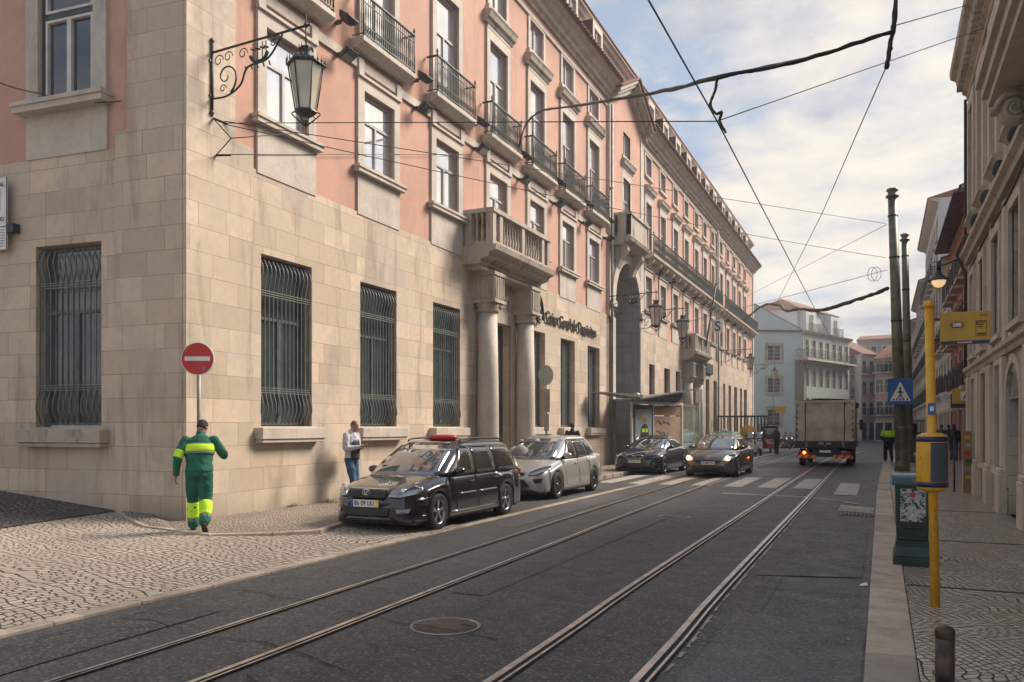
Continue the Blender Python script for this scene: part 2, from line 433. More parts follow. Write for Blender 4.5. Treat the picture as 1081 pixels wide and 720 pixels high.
M['groove'] = mat('rail_groove', (.012,.010,.010), .9, var=0)
def worn(name, c, lo=.42, hi=.56, sc=9):
    t = NT(name); p = t.wpos(); n = t.noise(p, sc, 8, .7); n2 = t.noise(p, 1.7, 4)
    t.col(t.mix(t.ramp(t.math('ADD', t.math('MULTIPLY', n, .7), t.math('MULTIPLY', n2, .3)), (lo, 0), (hi, 1)), (.06,.055,.05), c)); t.rough(.75); t.bump(n, .3, .004)
    return t.m
M['marking'] = worn('worn_white_marking', (.46,.43,.385), .33, .5)
M['marking_faint'] = worn('faint_marking', (.40,.37,.33), .36, .54)
M['white'] = mat('white_paint', (.72,.71,.69), .5, var=.1)
M['black'] = mat('black_plastic', (.018,.018,.019), .5, var=.2)
M['rubber'] = mat('tyre_rubber', (.02,.02,.02), .8, var=.2, scale=12)
M['steel'] = mat('grey_steel', (.28,.28,.28), .4, .6, var=.2)
M['galv'] = mat('galvanised_steel', (.20,.195,.19), .55, .3, var=.25)
M['chrome'] = mat('chrome', (.65,.65,.65), .15, 1, var=0)
def yel():
    t = NT('yellow_enamel'); p = t.wpos(); n = t.noise(p, 9, 7, .7); n2 = t.noise(t.wpos((4, 4, .5)), 9, 6, .7)
    c = t.mix(t.ramp(n, (.35, 0), (.7, 1)), (.62,.31,.015), (.76,.42,.03)); c = t.mix(t.math('MULTIPLY', t.ramp(n2, (.58, 0), (.66, 1)), .7), c, (.14,.09,.05))
    t.col(c); t.rough(t.ramp(n, (.3, .5), (.7, .3))); t.bump(n, .15, .004); return t.m
M['yellow'] = yel()
M['yellow_old'] = mat('ochre_sign_paint', (.50,.30,.035), .5, var=.12)
M['blue'] = mat('blue_sign', (.012,.10,.32), .4, var=.08)
M['navy'] = mat('navy_band', (.012,.016,.09), .4, var=.1)
M['red'] = mat('red_sign', (.50,.016,.014), .4, var=.12)
M['orange'] = mat('orange_paint', (.75,.16,.03), .5, var=.1)
M['wood'] = mat('brown_board', (.26,.16,.09), .7, var=.2, scale=2)
M['cable'] = mat('dark_cable', (.022,.018,.017), .6, var=.2)
M['letters'] = mat('dark_bronze_letters', (.035,.028,.022), .45, .3, var=.1)
M['green_cloth'] = mat('dark_green_workwear', (.008,.11,.065), .85, var=.25, scale=5, bump=.5, bscale=18)
M['hiviz'] = mat('fluorescent_yellow', (.55,.88,.03), .75, var=.06, bump=.3, bscale=20)
M['grey_band'] = mat('grey_reflective_band', (.16,.19,.18), .5, var=.1)
M['skin'] = mat('skin', (.36,.19,.13), .55, var=.12, scale=20)
M['hair'] = mat('short_dark_hair', (.03,.022,.018), .8, var=.3, scale=60, bump=.6, bscale=200)
M['hair_grey'] = mat('cropped_grey_hair', (.11,.10,.095), .8, var=.3, scale=60)
M['denim'] = mat('denim', (.045,.10,.19), .85, var=.3, scale=8, bump=.4, bscale=30)
M['dark_cloth'] = mat('dark_cloth', (.018,.019,.028), .85, var=.3, scale=6, bump=.4, bscale=30)
M['light_cloth'] = mat('pale_grey_cloth', (.50,.50,.55), .85, var=.12, scale=6, bump=.4, bscale=25)
M['shoe'] = mat('dark_shoe', (.02,.018,.017), .55, var=.2)
# ------------------------------------------------------------------ camera, light, sky
cam_d = bpy.data.cameras.new('camera'); cam = bpy.data.objects.new('camera', cam_d); COL.objects.link(cam); SC.camera = cam
TH = math.atan(390/850)
cam.location = (0, 0, 1.68); cam.rotation_euler = (R(90), 0, TH)
cam_d.sensor_width = 36; cam_d.lens = 850/1081*36; cam_d.shift_y = 92/1081; cam_d.clip_end = 2000; cam_d.clip_start = .05
def onG(u, v, z=0.0):
    a = (u-540.5)/850; t = (1.68-z)/((v-452)/850); return (t*(a*math.cos(TH)-math.sin(TH)), t*(a*math.sin(TH)+math.cos(TH)))
def gz(x, y):
    """height of the ground: the side street climbs away to the left"""
    return .10*max(0.0, -x-11.0)**1.0
def onT(u, v, dz=0.0):
    z = dz
    for _ in range(30):
        x, y = onG(u, v, z); z = .5*z + .5*(gz(x, y)+dz)
    return x, y
SUN_AZ, SUN_EL = 40, 39         # azimuth from +Y (down the street) towards +X
sun_d = bpy.data.lights.new('sun', 'SUN'); sun = bpy.data.objects.new('sun', sun_d); COL.objects.link(sun)
sun_d.energy = 4.9; sun_d.angle = R(24); sun_d.color = (1, .87, .73)
dv = Vector((math.sin(R(SUN_AZ))*math.cos(R(SUN_EL)), math.cos(R(SUN_AZ))*math.cos(R(SUN_EL)), math.sin(R(SUN_EL))))
sun.rotation_euler = dv.to_track_quat('Z', 'Y').to_euler(); sun.location = (20, 20, 60)

W = bpy.data.worlds.new('World'); SC.world = W; W.use_nodes = True
nt = W.node_tree; bg = nt.nodes['Background']; L = nt.links.new
def N(t, **k):
    x = nt.nodes.new(t)
    for a, v in k.items(): setattr(x, a, v)
    return x
sky = N('ShaderNodeTexSky'); sky.sky_type = 'NISHITA'; sky.sun_disc = False; sky.sun_elevation = R(SUN_EL); sky.sun_rotation = R(SUN_AZ)
sky.air_density = 1.0; sky.dust_density = 1.5; sky.ozone_density = 1
tc = N('ShaderNodeTexCoord'); sep = N('ShaderNodeSeparateXYZ'); L(tc.outputs['Generated'], sep.inputs[0])
def mth(op, a, b=0.0, c=0.0):
    x = N('ShaderNodeMath', operation=op)
    for i, v in zip(x.inputs, (a, b, c)):
        if hasattr(v, 'links'): L(v, i)
        else: i.default_value = v
    return x.outputs[0]
def rmp(f, *st):
    x = N('ShaderNodeValToRGB'); e = x.color_ramp.elements
    while len(e) > 1: e.remove(e[-1])
    def c(v): return (v, v, v, 1) if isinstance(v, (int, float)) else tuple(v)+(1,)
    e[0].position = st[0][0]; e[0].color = c(st[0][1])
    for p, v in st[1:]:
        k = e.new(p); k.color = c(v)
    L(f, x.inputs[0]); return x.outputs[0]
zc = mth('ADD', mth('MAXIMUM', sep.outputs[2], 0.0), .16)
cx_ = mth('DIVIDE', sep.outputs[0], zc); cy_ = mth('DIVIDE', sep.outputs[1], zc)
cmb = N('ShaderNodeCombineXYZ'); L(cx_, cmb.inputs[0]); L(cy_, cmb.inputs[1])
def nz(scale, detail, rough, dist, off=(0,0,0), sc=(1,1,1)):
    mp = N('ShaderNodeMapping'); L(cmb.outputs[0], mp.inputs[0]); mp.inputs['Location'].default_value = off; mp.inputs['Scale'].default_value = sc
    x = N('ShaderNodeTexNoise'); L(mp.outputs[0], x.inputs['Vector'])
    for k, v in (('Scale', scale), ('Detail', detail), ('Roughness', rough), ('Distortion', dist)): x.inputs[k].default_value = v
    return x.outputs['Fac']
cA = nz(1.15, 9, .56, .25, (3.2, 1.4, 0)); cB = nz(3.2, 7, .6, .2, (7.1, 2.2, 0)); cC = nz(1.6, 7, .55, .3, (1.2, 5.4, 3))
dens = mth('ADD', mth('MULTIPLY', cA, .72), mth('MULTIPLY', cB, .28))
dens = mth('ADD', dens, mth('MULTIPLY', mth('SUBTRACT', .62, sep.outputs[2]), .13))
cover = rmp(dens, (.465, 0), (.515, .7), (.57, 1))
shade = mth('ADD', mth('MULTIPLY', cC, .45), mth('MULTIPLY', cB, .55))
cloud_c = rmp(shade, (.38, (4.6, 5.1, 6.0)), (.47, (7.2, 7.2, 7.4)), (.53, (8.9, 8.5, 7.9)), (.60, (10.2, 9.5, 8.5)))
# a warm brightness towards the veiled sun
dt = N('ShaderNodeVectorMath', operation='DOT_PRODUCT'); L(tc.outputs['Generated'], dt.inputs[0]); dt.inputs[1].default_value = dv
glow = rmp(dt.outputs['Value'], (.2, (0, 0, 0)), (.75, (.3, .2, .1)), (1, (2.2, 1.7, 1.1)))
addc = N('ShaderNodeMix', data_type='RGBA', blend_type='ADD'); addc.inputs[0].default_value = 1; L(cloud_c, addc.inputs[6]); L(glow, addc.inputs[7])
pale = N('ShaderNodeMix', data_type='RGBA', blend_type='MIX'); pale.inputs[0].default_value = .72; L(sky.outputs[0], pale.inputs[6]); pale.inputs[7].default_value = (4.4, 5.8, 7.9, 1)
mx = N('ShaderNodeMix', data_type='RGBA'); L(cover, mx.inputs[0]); L(pale.outputs[2], mx.inputs[6]); L(addc.outputs[2], mx.inputs[7])
L(mx.outputs[2], bg.inputs[0]); bg.inputs[1].default_value = .064
SC.view_settings.view_transform = 'Standard'; SC.view_settings.look = 'None'; SC.view_settings.exposure = .6; SC.view_settings.gamma = 1
SC.cycles.use_denoising = True
try: SC.cycles.denoiser = 'OPENIMAGEDENOISE'
except Exception: pass
SC.cycles.max_bounces = 6; SC.cycles.diffuse_bounces = 3; SC.cycles.glossy_bounces = 3; SC.cycles.transparent_max_bounces = 12; SC.cycles.volume_bounces = 0
SC.cycles.sample_clamp_indirect = 6; SC.cycles.volume_step_rate = 5; SC.cycles.use_fast_gi = False

# ------------------------------------------------------------------ ground
def grect(m, x0, x1, y0, y1, dz, nx=1, ny=1):
    P = [[(x0+(x1-x0)*i/nx, y0+(y1-y0)*j/ny, gz(x0+(x1-x0)*i/nx, 0)+dz) for i in range(nx+1)] for j in range(ny+1)]
    return m.grid(P, False)
def gpoly(m, pts, dz):
    m.add([(x, y, gz(x, y)+dz) for x, y in pts], [tuple(range(len(pts)))]); return m
g = MB(); g.grid([[(x, y, -.03+gz(max(x, -60), y)) for x in (-500, -60, -30, -11, 0, 500)] for y in (-300, -20, 12, 120, 700)], False)
struct('ground', g, M['asphalt'])
KX = -.10                                     # right kerb
g = MB(); g.add([(-10.6, -8, 0), (KX, -8, 0), (KX+.0, 22, 0), (KX+.25, 50, 0), (6, 110, 0), (-22, 110, 0), (-10.6, 70, 0)], [tuple(range(7))])
struct('road', g, M['asphalt'])
# cobbled apron in front of the corner, rising to the flush kerb of the pavement
def apz(x, y):
    t = min(1, max(0, (-6.4-x)/2.6)); t = t*t*(3-2*t)
    return .012 + .09*t + gz(x, y)
g = MB(); xs = [-6.4, -6.9, -7.4, -7.9, -8.4, -8.9, -9.4, -10, -10.6, -11, -12, -14, -18, -30]
def apron_x(x, y):  return x if x < -6.4 else -6.32-.012*(y+8)*.5
g.grid([[(apron_x(x, y), y, apz(x, y)) for x in xs] for y in (-8, 0, 3, 6, 8, 9.5, 11, 12.2)], True)
struct('cobbled_apron', g, M['cobble'])
g = MB()                                      # the stone strip between cobbles / parking lane and the asphalt
ys = [-8 + i*.9 for i in range(75)]
for a, b in zip(ys, ys[1:]):
    xa = -6.32-.006*(a+8) if a < 12 else -6.44; z1 = .03 if b < 11.5 else .012
    g.box(xa-.16, xa, a+.006, b-.006, -.02, z1)
struct('kerb_strip', g, M['kerb'], bevel=.006)
# corner pavement and its kerb
kl = [onG(u, v, .1) for u, v in [(98,543),(120,545.5),(155,556.7),(180,560),(200,563),(224,565.5),(287,564),(335,561),(364,552)]]
kl = [(x, y) for x, y in kl] + [(-8.15, 12.6), (-8.25, 14.5)]
kl = [p for p in kl if p[0] > -13.2]
side = [(-8.3, 20), (-8.4, 30), (-9.0, 33), (-9.2, 45), (-8.6, 60), (-9.4, 78)]
g = MB(); top = [(x, y, .118+gz(x, y)) for x, y in kl+side]
inn = [(-13.2, 11.0, .118+gz(-13.2, 0))] + [(x, 9.9, .12) for x in (-11.4,)] + [(-10.5, 9.9, .12)]
g.add(top + [(-9.4, 78, .118), (-10.9, 78, .118), (-10.9, 9.9, .118), (-12.5, 10.9, .118+gz(-12.5, 0)), (-13.1, 11.0, .118+gz(-13.1, 0))], [tuple(range(len(top)+5))])
struct('left_pavement', g, M['cobble_fine'])
g = MB(); K = kl+side
for i in range(len(K)-1):
    a, b = Vector(K[i]), Vector(K[i+1]); n_ = max(1, int((b-a).length/.9))
    for k in range(n_):
        p = a.lerp(b, k/n_+.004); q = a.lerp(b, (k+1)/n_-.004); d = (q-p).normalized(); w = Vector((d.y, -d.x))*.05
        zt = .128
        vs = [(c.x, c.y, z) for z in (-.02, zt) for c in (p-w, p+w, q+w, q-w)]
        vs = [(x, y, z+(gz(x, y))) for x, y, z in vs]
        g.add(vs, [(3,2,1,0),(4,5,6,7),(0,1,5,4),(1,2,6,5),(2,3,7,6),(3,0,4,7)])
struct('left_kerb', g, M['kerb'], bevel=.008)
# side street of dark setts
b1 = [onT(u, v, .11) for u, v in [(-90,566), (-40,562), (0,558), (60,548.5), (98,543), (119,540)]]
g = MB(); gpoly(g, b1 + [(-13.0, 13), (-40, 13)], .116)
struct('side_street', g, M['cobble_dark'])
# right pavement
g = MB(); g.add([(KX+.32, -8, .12), (6, -8, .12), (6, 110, .12), (KX+.6, 60, .12), (KX+.32, 22, .12)], [(0,1,2,3,4)])
struct('right_pavement', g, M['cobble_right'])
g = MB(); yy = -8.0; rr = random.Random(3)
while yy < 62:
    l = rr.uniform(.95, 1.5); ox = 0 if yy < 22 else (yy-22)*.009
    g.box(KX+ox, KX+ox+.315, yy+.006, yy+l-.006, -.05, .13); yy += l
struct('right_kerb', g, M['kerb'], bevel=.012, seg=2)
g = MB()
for y in (8.9, 12.6, 17.2): g.box(KX+.33, 2.08, y, y+.05, .1, .1235)
struct('pavement_joint', g, M['groove'])
# asphalt patches and gutter stain
g = MB(); g.add([(-3.6, -6, .004), (-1.0, -6, .004), (-1.0, 20.4, .004), (-3.6, 20.4, .004)], [(0,1,2,3)])
struct('road_patch', g, M['asphalt2'])
# zebra crossing, stop line, rails
g = MB()
for i, x in enumerate([-8.0, -7.0, -6.05, -5.1, -4.15, -3.2, -2.25, -1.1]):
    w = .52 if i < 7 else .55; y0, y1 = (23.6, 28.3) if i < 7 else (21.8, 26.4)
    g.add([(x, y0, .008), (x+w, y0, .008), (x+w-.03, y1, .008), (x-.03, y1, .008)], [(0,1,2,3)])
struct('zebra_crossing', g, M['marking'])
g = MB(); pl = [(-3.75, 20.95), (-1.7, 20.6), (-.95, 19.95), (-.45, 19.1)]
for (a, b), (c, d) in zip(pl, pl[1:]): g.add([(a, b, .009), (c, d, .009), (c, d+.33, .009), (a, b+.3, .009)], [(0,1,2,3)])
g.add([(-.8, 17.6, .009), (-.14, 17.3, .009), (-.14, 18.5, .009), (-.8, 19.0, .009)], [(0,1,2,3)])
g.add([(-4.0, 29.5, .009), (-3.0, 30.3, .009), (-3.0, 30.6, .009), (-4.0, 29.9, .009)], [(0,1,2,3)])
struct('road_marking', g, M['marking_faint'])
def rail(name, pts, w=1.0):
    m = MB(); gm = MB(); P = [Vector((x, y, 0)) for x, y in pts]
    P = smooth_path(P, 4)
    for off, ww, z, mb in ((0, .14*w, .0135, gm), (-.035*w, .055*w, .018, m), (.042*w, .022*w, .017, m)):
        vs = []; fs = []
        for i, p in enumerate(P):
            vs += [(p.x+off-ww/2, p.y, z), (p.x+off+ww/2, p.y, z)]
        for i in range(len(P)-1): fs.append((2*i, 2*i+1, 2*i+3, 2*i+2))
        mb.add(vs, fs)
    struct('rail_groove', gm, M['groove']); struct('tram_rail', m, M['rail'])
ra = [(-4.85, -7), (-4.95, 3), (-5.06, 6.9), (-5.19, 11), (-5.38, 16.2), (-5.6, 26), (-5.75, 40), (-5.6, 60), (-3.4, 85)]
rail('a', ra, .62); rail('b', [(x+.88, y) for x, y in ra], .8)
rc = [(-2.26, -7), (-2.32, 5), (-2.38, 8.5), (-2.45, 18), (-2.55, 32), (-2.6, 45), (-2.2, 62), (.4, 85)]
rail('c', rc); rail('d', [(x+.88, y) for x, y in rc])
# pale mortar edges beside the near rails
g = MB(); P = smooth_path([Vector((x+.98, y, .0105)) for x, y in rc[:4]], 30); rr = random.Random(5)
for a, b in zip(P, P[1:]):
    if rr.random() < .7: g.add([(a.x-.01, a.y, a.z), (a.x+rr.uniform(.0, .028), a.y, a.z), (b.x+rr.uniform(.0, .028), b.y, b.z), (b.x-.01, b.y, b.z)], [(0,1,2,3)])
struct('rail_mortar', g, M['marking_faint'])
def manhole(x, y, r, label):
    t = empty('manhole_cover', (x, y, 0), 0, label, 'manhole cover')
    m = MB(); m.lathe((x, y, .004), [(r, 0), (r, .008), (r-.02, .010), (r-.025, .004)], 40); m.build('ring', M['steel'], t)
    m = MB(); m.lathe((x, y, .002), [(r-.028, 0), (r-.028, .009), (.01, .0095)], 40); m.build('lid', M['manlid'], t)
    m = MB(); m.box(x-.32*r-.05, x-.32*r+.05, y-.1, y-.075, .0118, .0128); m.box(x+.5*r-.05, x+.5*r+.05, y+.08, y+.105, .0118, .0128); m.build('lifting_slot', M['groove'], t)
    return t
M['manlid'] = mat('rusty_cast_iron', (.11,.075,.055), .55, .3, var=.3, scale=12, bump=.3, bscale=120)
manhole(-3.35, 5.95, .30, 'large round iron manhole cover in the asphalt between the tram tracks near the camera')
manhole(-3.55, 15.1, .30, 'smaller looking pale worn manhole cover farther up between the tram tracks')
g = MB(); g.add([(-.8, 16.2, .0), (-.14, 16.0, 0), (-.14, 16.35, 0), (-.8, 16.6, 0)], [(0,1,2,3)])
t = empty('gutter_grate', (-.42, 16.9, 0), 0, 'iron rain grate in the gutter against the right kerb', 'drain grate')
m = MB(); m.box(-.75, -.12, 17.05, 17.1, .0, .014); m.box(-.75, -.12, 16.7, 16.75, .0, .014)
for i in range(9): m.box(-.73+i*.07, -.70+i*.07, 16.75, 17.05, .0, .014)
m.build('grate', M['manlid'], t)
m = MB(); m.box(-.74, -.13, 16.72, 17.08, .001, .005); m.build('drain_pit', M['groove'], t)
m = MB(); m.add([(-.20, 9.3, .008), (-.13, 9.33, .012), (-.14, 9.42, .03), (-.21, 9.38, .01)], [(0,1,2,3)])
tag(m.build('paper_scrap', M['white'], thick=.003), 'small scrap of pale paper lying in the gutter against the right kerb', 'litter')
# repairs in the asphalt
for i, (q, k) in enumerate((([(-6.2, 12.5), (-5.6, 12.4), (-5.7, 19.5), (-6.3, 19.4)], 'asphalt3'), ([(-1.25, 3), (-.15, 3.1), (-.12, 7.2), (-1.2, 7.6)], 'asphalt3'), ([(-4.0, 7.2), (-3.6, 7.2), (-3.62, 16.5), (-4.05, 16.4)], 'asphalt2'), ([(-6.1, 1.5), (-5.35, 1.6), (-5.5, 5.6), (-6.15, 5.5)], 'asphalt2'), ([(-1.3, 9.5), (-.2, 9.8), (-.2, 14.6), (-1.35, 14.2)], 'asphalt2'))):
    g = MB(); g.add([(x, y, .0055+.0012*i) for x, y in q], [(0,1,2,3)]); struct('road_patch', g, M[k])
g = MB(); rr = random.Random(21)                              # tar-filled cracks
for (x, y, a_, n_) in ((-6.0, 6.4, -.25, 26), (-6.1, 5.0, -.18, 22), (-5.9, 14.5, -.1, 24), (-3.4, 11.5, -.05, 22), (-1.2, 8.8, .1, 12), (-3.9, 4.2, -.3, 20), (-2.2, 15.5, -.1, 16)):
    P = []
    for k in range(n_): P.append((x, y)); x += .13; y += a_*.13+rr.gauss(0, .035)
    for (x0, y0), (x1, y1) in zip(P, P[1:]): w = rr.uniform(.003, .008); g.add([(x0, y0-w, .0125), (x1, y1-w, .0125), (x1, y1+w, .0125), (x0, y0+w, .0125)], [(0,1,2,3)])
struct('road_crack', g, M['groove'])
M['tie'] = mat('pale_tie_band', (.16,.18,.16), .5, var=.2)
# ------------------------------------------------------------------ facade helpers
def wall(m, s0, s1, z0, z1, openings, d=0.0, depth=.3):
    """sheet at distance d from the facade line with rectangular holes and their reveals"""
    S = sorted({s0, s1} | {min(max(o[0], s0), s1) for o in openings} | {min(max(o[1], s0), s1) for o in openings})
    Z = sorted({z0, z1} | {min(max(o[2], z0), z1) for o in openings} | {min(max(o[3], z0), z1) for o in openings})
    for a, b in zip(S, S[1:]):
        for c, e in zip(Z, Z[1:]):
            if b-a < 1e-6 or e-c < 1e-6: continue
            ms, mz = (a+b)/2, (c+e)/2
            if any(o[0] < ms < o[1] and o[2] < mz < o[3] for o in openings): continue
            m.add([(a, d, c), (b, d, c), (b, d, e), (a, d, e)], [(0,1,2,3)])
    for o in openings:
        a, b, c, e = o[:4]; dd = d-depth
        m.add([(a,d,c),(a,dd,c),(a,dd,e),(a,d,e),(b,d,c),(b,dd,c),(b,dd,e),(b,d,e)], [(0,1,2,3),(4,5,6,7),(0,1,5,4),(3,2,6,7)])

def surround(m, a, b, c, e, w=.22, d0=0.0, p=.05, sides=True, top=.22, bot=0):
    m.box(a-w, a, d0-.02, d0+p, c-bot, e); m.box(b, b+w, d0-.02, d0+p, c-bot, e); m.box(a-w, b+w, d0-.02, d0+p, e, e+top)
def ledge(m, a, b, z, h=.14, p=.16, d0=0):
    m.box(a, b, d0-.02, d0+p, z, z+h*.6); m.box(a-.02, b+.02, d0-.02, d0+p+.03, z+h*.6, z+h)

def window_obj(parent, Mx, a, b, c, e, d=-.16, bars='casement', fm='frame_mid', gm='glass', name='window'):
    """a window: sash frame with its pane as a sub-part"""
    f = MB(Mx); fw = min(.05, (b-a)*.05)
    def fr(x0, x1, z0, z1): f.box(x0, x1, d-.03, d+.04, z0, z1)
    fr(a, a+fw, c, e); fr(b-fw, b, c, e); fr(a+fw, b-fw, c, c+fw); fr(a+fw, b-fw, e-fw, e)
    mid = (a+b)/2
    if bars == 'casement':
        tr = c+(e-c)*.64; fr(a+fw, b-fw, tr-fw*.6, tr+fw*.6); fr(mid-fw*.7, mid+fw*.7, c+fw, tr-fw*.6)
    elif bars == 'cross':
        fr(mid-fw*.6, mid+fw*.6, c+fw, e-fw)
    elif bars == 'small':
        fr(mid-fw*.5, mid+fw*.5, c+fw, e-fw)
        for k in (1, 2, 3): fr(a+fw, mid-fw*.5, c+(e-c)*k/4-.012, c+(e-c)*k/4+.012); fr(mid+fw*.5, b-fw, c+(e-c)*k/4-.012, c+(e-c)*k/4+.012)
    w = f.build(name, M[fm], parent)
    p = MB(Mx); p.box(a+.01, b-.01, d-.012, d+.0, c+.01, e-.01); p.build('pane', M[gm], w)
    return w

def copy_part(o, parent, off):
    """a copy of a part (and of its sub-parts) shifted by off; shares mesh data"""
    c = copy_tree(o, parent); c.location = Vector(o.location) + Vector(off); return c

def iron_grille(parent, Mx, a, b, c, e, n=12, dark=False):
    """tall bars that bow out at the foot and the head, tied by two bands of rings"""
    m = MB(Mx); st = (b-a)/n
    for i in range(n+1):
        x = a+.02+(b-a-.04)*i/n
        m.tube([(x, -.07, c+.02), (x, -.03, c+.14), (x, .03, c+.28), (x, .02, c+.42), (x, -.03, c+.58), (x, -.05, c+.7), (x, -.05, e-.6), (x, -.02, e-.42), (x, .02, e-.28), (x, .0, e-.15), (x, -.07, e-.03)], .015, 5)
    g = m.build('grille', M['grille'], parent)
    for zb in (c+.62, e-.72):
        m = MB(Mx)
        for dz in (0, .045, .09): m.box(a, b, -.075, -.03, zb+dz, zb+dz+.014)
        m.box(a, a+.02, -.07, -.04, zb, zb+.1); m.build('tie_band', M['tie'], g)
    return g

def iron_railing(parent, Mx, s0, s1, d1, z0, z1, d0=0.0, st=.088, mt='balc_iron', name='railing'):
    m = MB(Mx); r = .011
    m.box(s0-.02, s1+.02, d1-.03, d1+.03, z1-.035, z1); m.box(s0, s1, d1-.015, d1+.015, z0+.06, z0+.085); m.box(s0, s1, d1-.012, d1+.012, z1-.2, z1-.185); m.box(s0, s1, d1-.012, d1+.012, z0+.26, z0+.275)
    for s in (s0, s1):
        m.box(s-.03, s+.03, d0, d1, z1-.035, z1-.002); m.box(s-.012, s+.012, d0, d1, z0+.06, z0+.08)
        m.lathe((s, d1, z1), [(.03, 0), (.018, .02), (.035, .06), (.03, .1), (.008, .13), (.002, .17)], 6) if not Mx else m.tube([(s, d1, z1), (s, d1, z1+.03), (s, d1, z1+.08), (s, d1, z1+.12), (s, d1, z1+.17)], [.028, .016, .034, .026, .003], 6)
        m.tube([(s, d1, z0), (s, d1, z1)], .02, 5)
        k = d0+.08
        while k < d1-.05: m.tube([(s, k, z0+.06), (s, k, z1-.03)], r, 4, False); k += st
    n = max(2, int((s1-s0)/st))
    for i in range(1, n):
        x = s0+(s1-s0)*i/n
        h = z1-z0
        m.tube([(x, d1, z0+.06), (x, d1, z0+.2*h), (x, d1, z0+.35*h), (x, d1, z0+.55*h), (x, d1, z0+.8*h), (x, d1, z1-.03)], [r, r*2.1, r*.9, r*1.7, r*.9, r], 5, False)
    return m.build(name, M[mt], parent)

def corbel(m, s, z, d1, w=.22, h=.45):
    """scrolled bracket under a balcony (local facade coordinates)"""
    pts = [(0, 0), (d1, 0), (d1, -.10), (d1*.85, -.2), (d1*.5, -.26), (d1*.3, -h*.8), (.03, -h), (0, -h)]
    m.prism([(s-w/2, p, z+q) for p, q in pts], (w, 0, 0)) if not m.M else m.add([(s-w/2, p, z+q) for p, q in pts] + [(s+w/2, p, z+q) for p, q in pts], [tuple(range(8)), tuple(range(8, 16))] + [(k, (k+1) % 8, 8+(k+1) % 8, 8+k) for k in range(8)])

def profile_run(m, s0, s1, z, prof, ends=True):
    """a moulding: prof = [(d, dz)...] swept along s"""
    n = len(prof)
    vs = [(s0, d, z+q) for d, q in prof] + [(s1, d, z+q) for d, q in prof]
    m.add(vs, [(k, (k+1) % n, n+(k+1) % n, n+k) for k in range(n)] + ([tuple(range(n)), tuple(range(n, 2*n))] if ends else []))
CORN = [(-.05, 0), (.10, 0), (.12, .10), (.22, .14), (.26, .26), (.42, .32), (.50, .42), (.62, .46), (.64, .56), (-.05, .56)]

# ------------------------------------------------------------------ the pink corner building
PB = empty('pink_building', (-10.7, 10.1, 0), 0, 'long salmon pink corner building with ashlar ground floor, iron balconies and arched passage', 'building')
FM = frameM((-10.7, 0, 0), (0, 1, 0), (1, 0, 0))           # street front: s = Y
SN = Vector((-.094, .995, 0))                               # side front runs along (-.995,-.094)
SM = frameM((-10.7, 10.1, 0), (-.995, -.094, 0), (.094, -.995, 0))
bay = [12.65, 15.85, 19.1, 22.3, 25.35, 28.35, 31.35]
bay2 = [39.85, 42.8, 45.7, 48.5, 51.4, 54.1, 56.8, 60.1, 62.9, 65.8, 68.5, 71.4]
YE = 76.5
gw = .75
G = [(y-gw, y+gw, 1.72, 5.0) for i, y in enumerate(bay) if i != 3]
door = (21.45, 23.15, .2, 4.9)
A0, A1 = 33.95, 38.0                                        # arch
G2 = [(40.0, 41.1, .6, 4.95), (43.1, 44.4, .6, 4.95), (45.8, 47.0, .6, 4.95), (49.3, 50.3, .3, 4.9)] + [(a, b, .3, 5.0) for a, b in ((54.45, 55.7), (57.2, 58.5), (61.0, 61.9), (63.3, 64.5), (65.9, 67.4), (68.8, 70.0), (70.9, 72.6))]
# ground floor wall, split at the arch
m = MB(FM)
wall(m, 11.65, A0-.5, -.3, 6.55, G+[door], 0, .32); m.build('ground_floor_wall', M['ashlar'], PB); m = MB(FM)
m.box(10.055, 11.65, -.4, .04, -.3, 6.9)                      # corner pier, a little proud
m.build('corner_wall', M['ashlar'], PB); m = MB(FM)
wall(m, A1+.5, YE, -.3, 6.5, G2, 0, .3)
m.build('ground_floor_wall', M['ashlar'], PB)
# arch bay : piers, arch ring, vault
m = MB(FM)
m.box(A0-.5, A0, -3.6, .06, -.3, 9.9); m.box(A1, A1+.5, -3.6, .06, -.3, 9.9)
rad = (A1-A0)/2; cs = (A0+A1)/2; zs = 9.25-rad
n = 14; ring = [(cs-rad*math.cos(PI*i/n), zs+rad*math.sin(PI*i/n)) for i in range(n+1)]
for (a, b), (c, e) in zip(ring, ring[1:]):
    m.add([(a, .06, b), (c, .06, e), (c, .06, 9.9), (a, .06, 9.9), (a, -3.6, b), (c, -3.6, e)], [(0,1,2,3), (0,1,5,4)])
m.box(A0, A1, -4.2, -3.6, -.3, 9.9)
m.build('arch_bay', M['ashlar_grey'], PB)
m = MB(FM); m.box(A0-.52, A0+.02, .06, .12, -.3, 6.5); m.box(A1-.02, A1+.52, .06, .12, -.3, 6.5)
ro = rad+.45
for i in range(n):
    a0, a1 = PI*i/n, PI*(i+1)/n
    q = [(cs-r_*math.cos(a_), zs+r_*math.sin(a_)) for r_, a_ in ((rad-.02, a0), (rad-.02, a1), (ro, a1), (ro, a0))]
    m.add([(x, .13, z) for x, z in q] + [(x, .05, z) for x, z in q], [(0,1,2,3), (4,5,6,7), (0,1,5,4), (2,3,7,6)])
m.box(A0-.6, A0+.03, .06, .2, zs-.25, zs); m.box(A1-.03, A1+.6, .06, .2, zs-.25, zs)
m.build('arch_surround', M['stone'], PB)
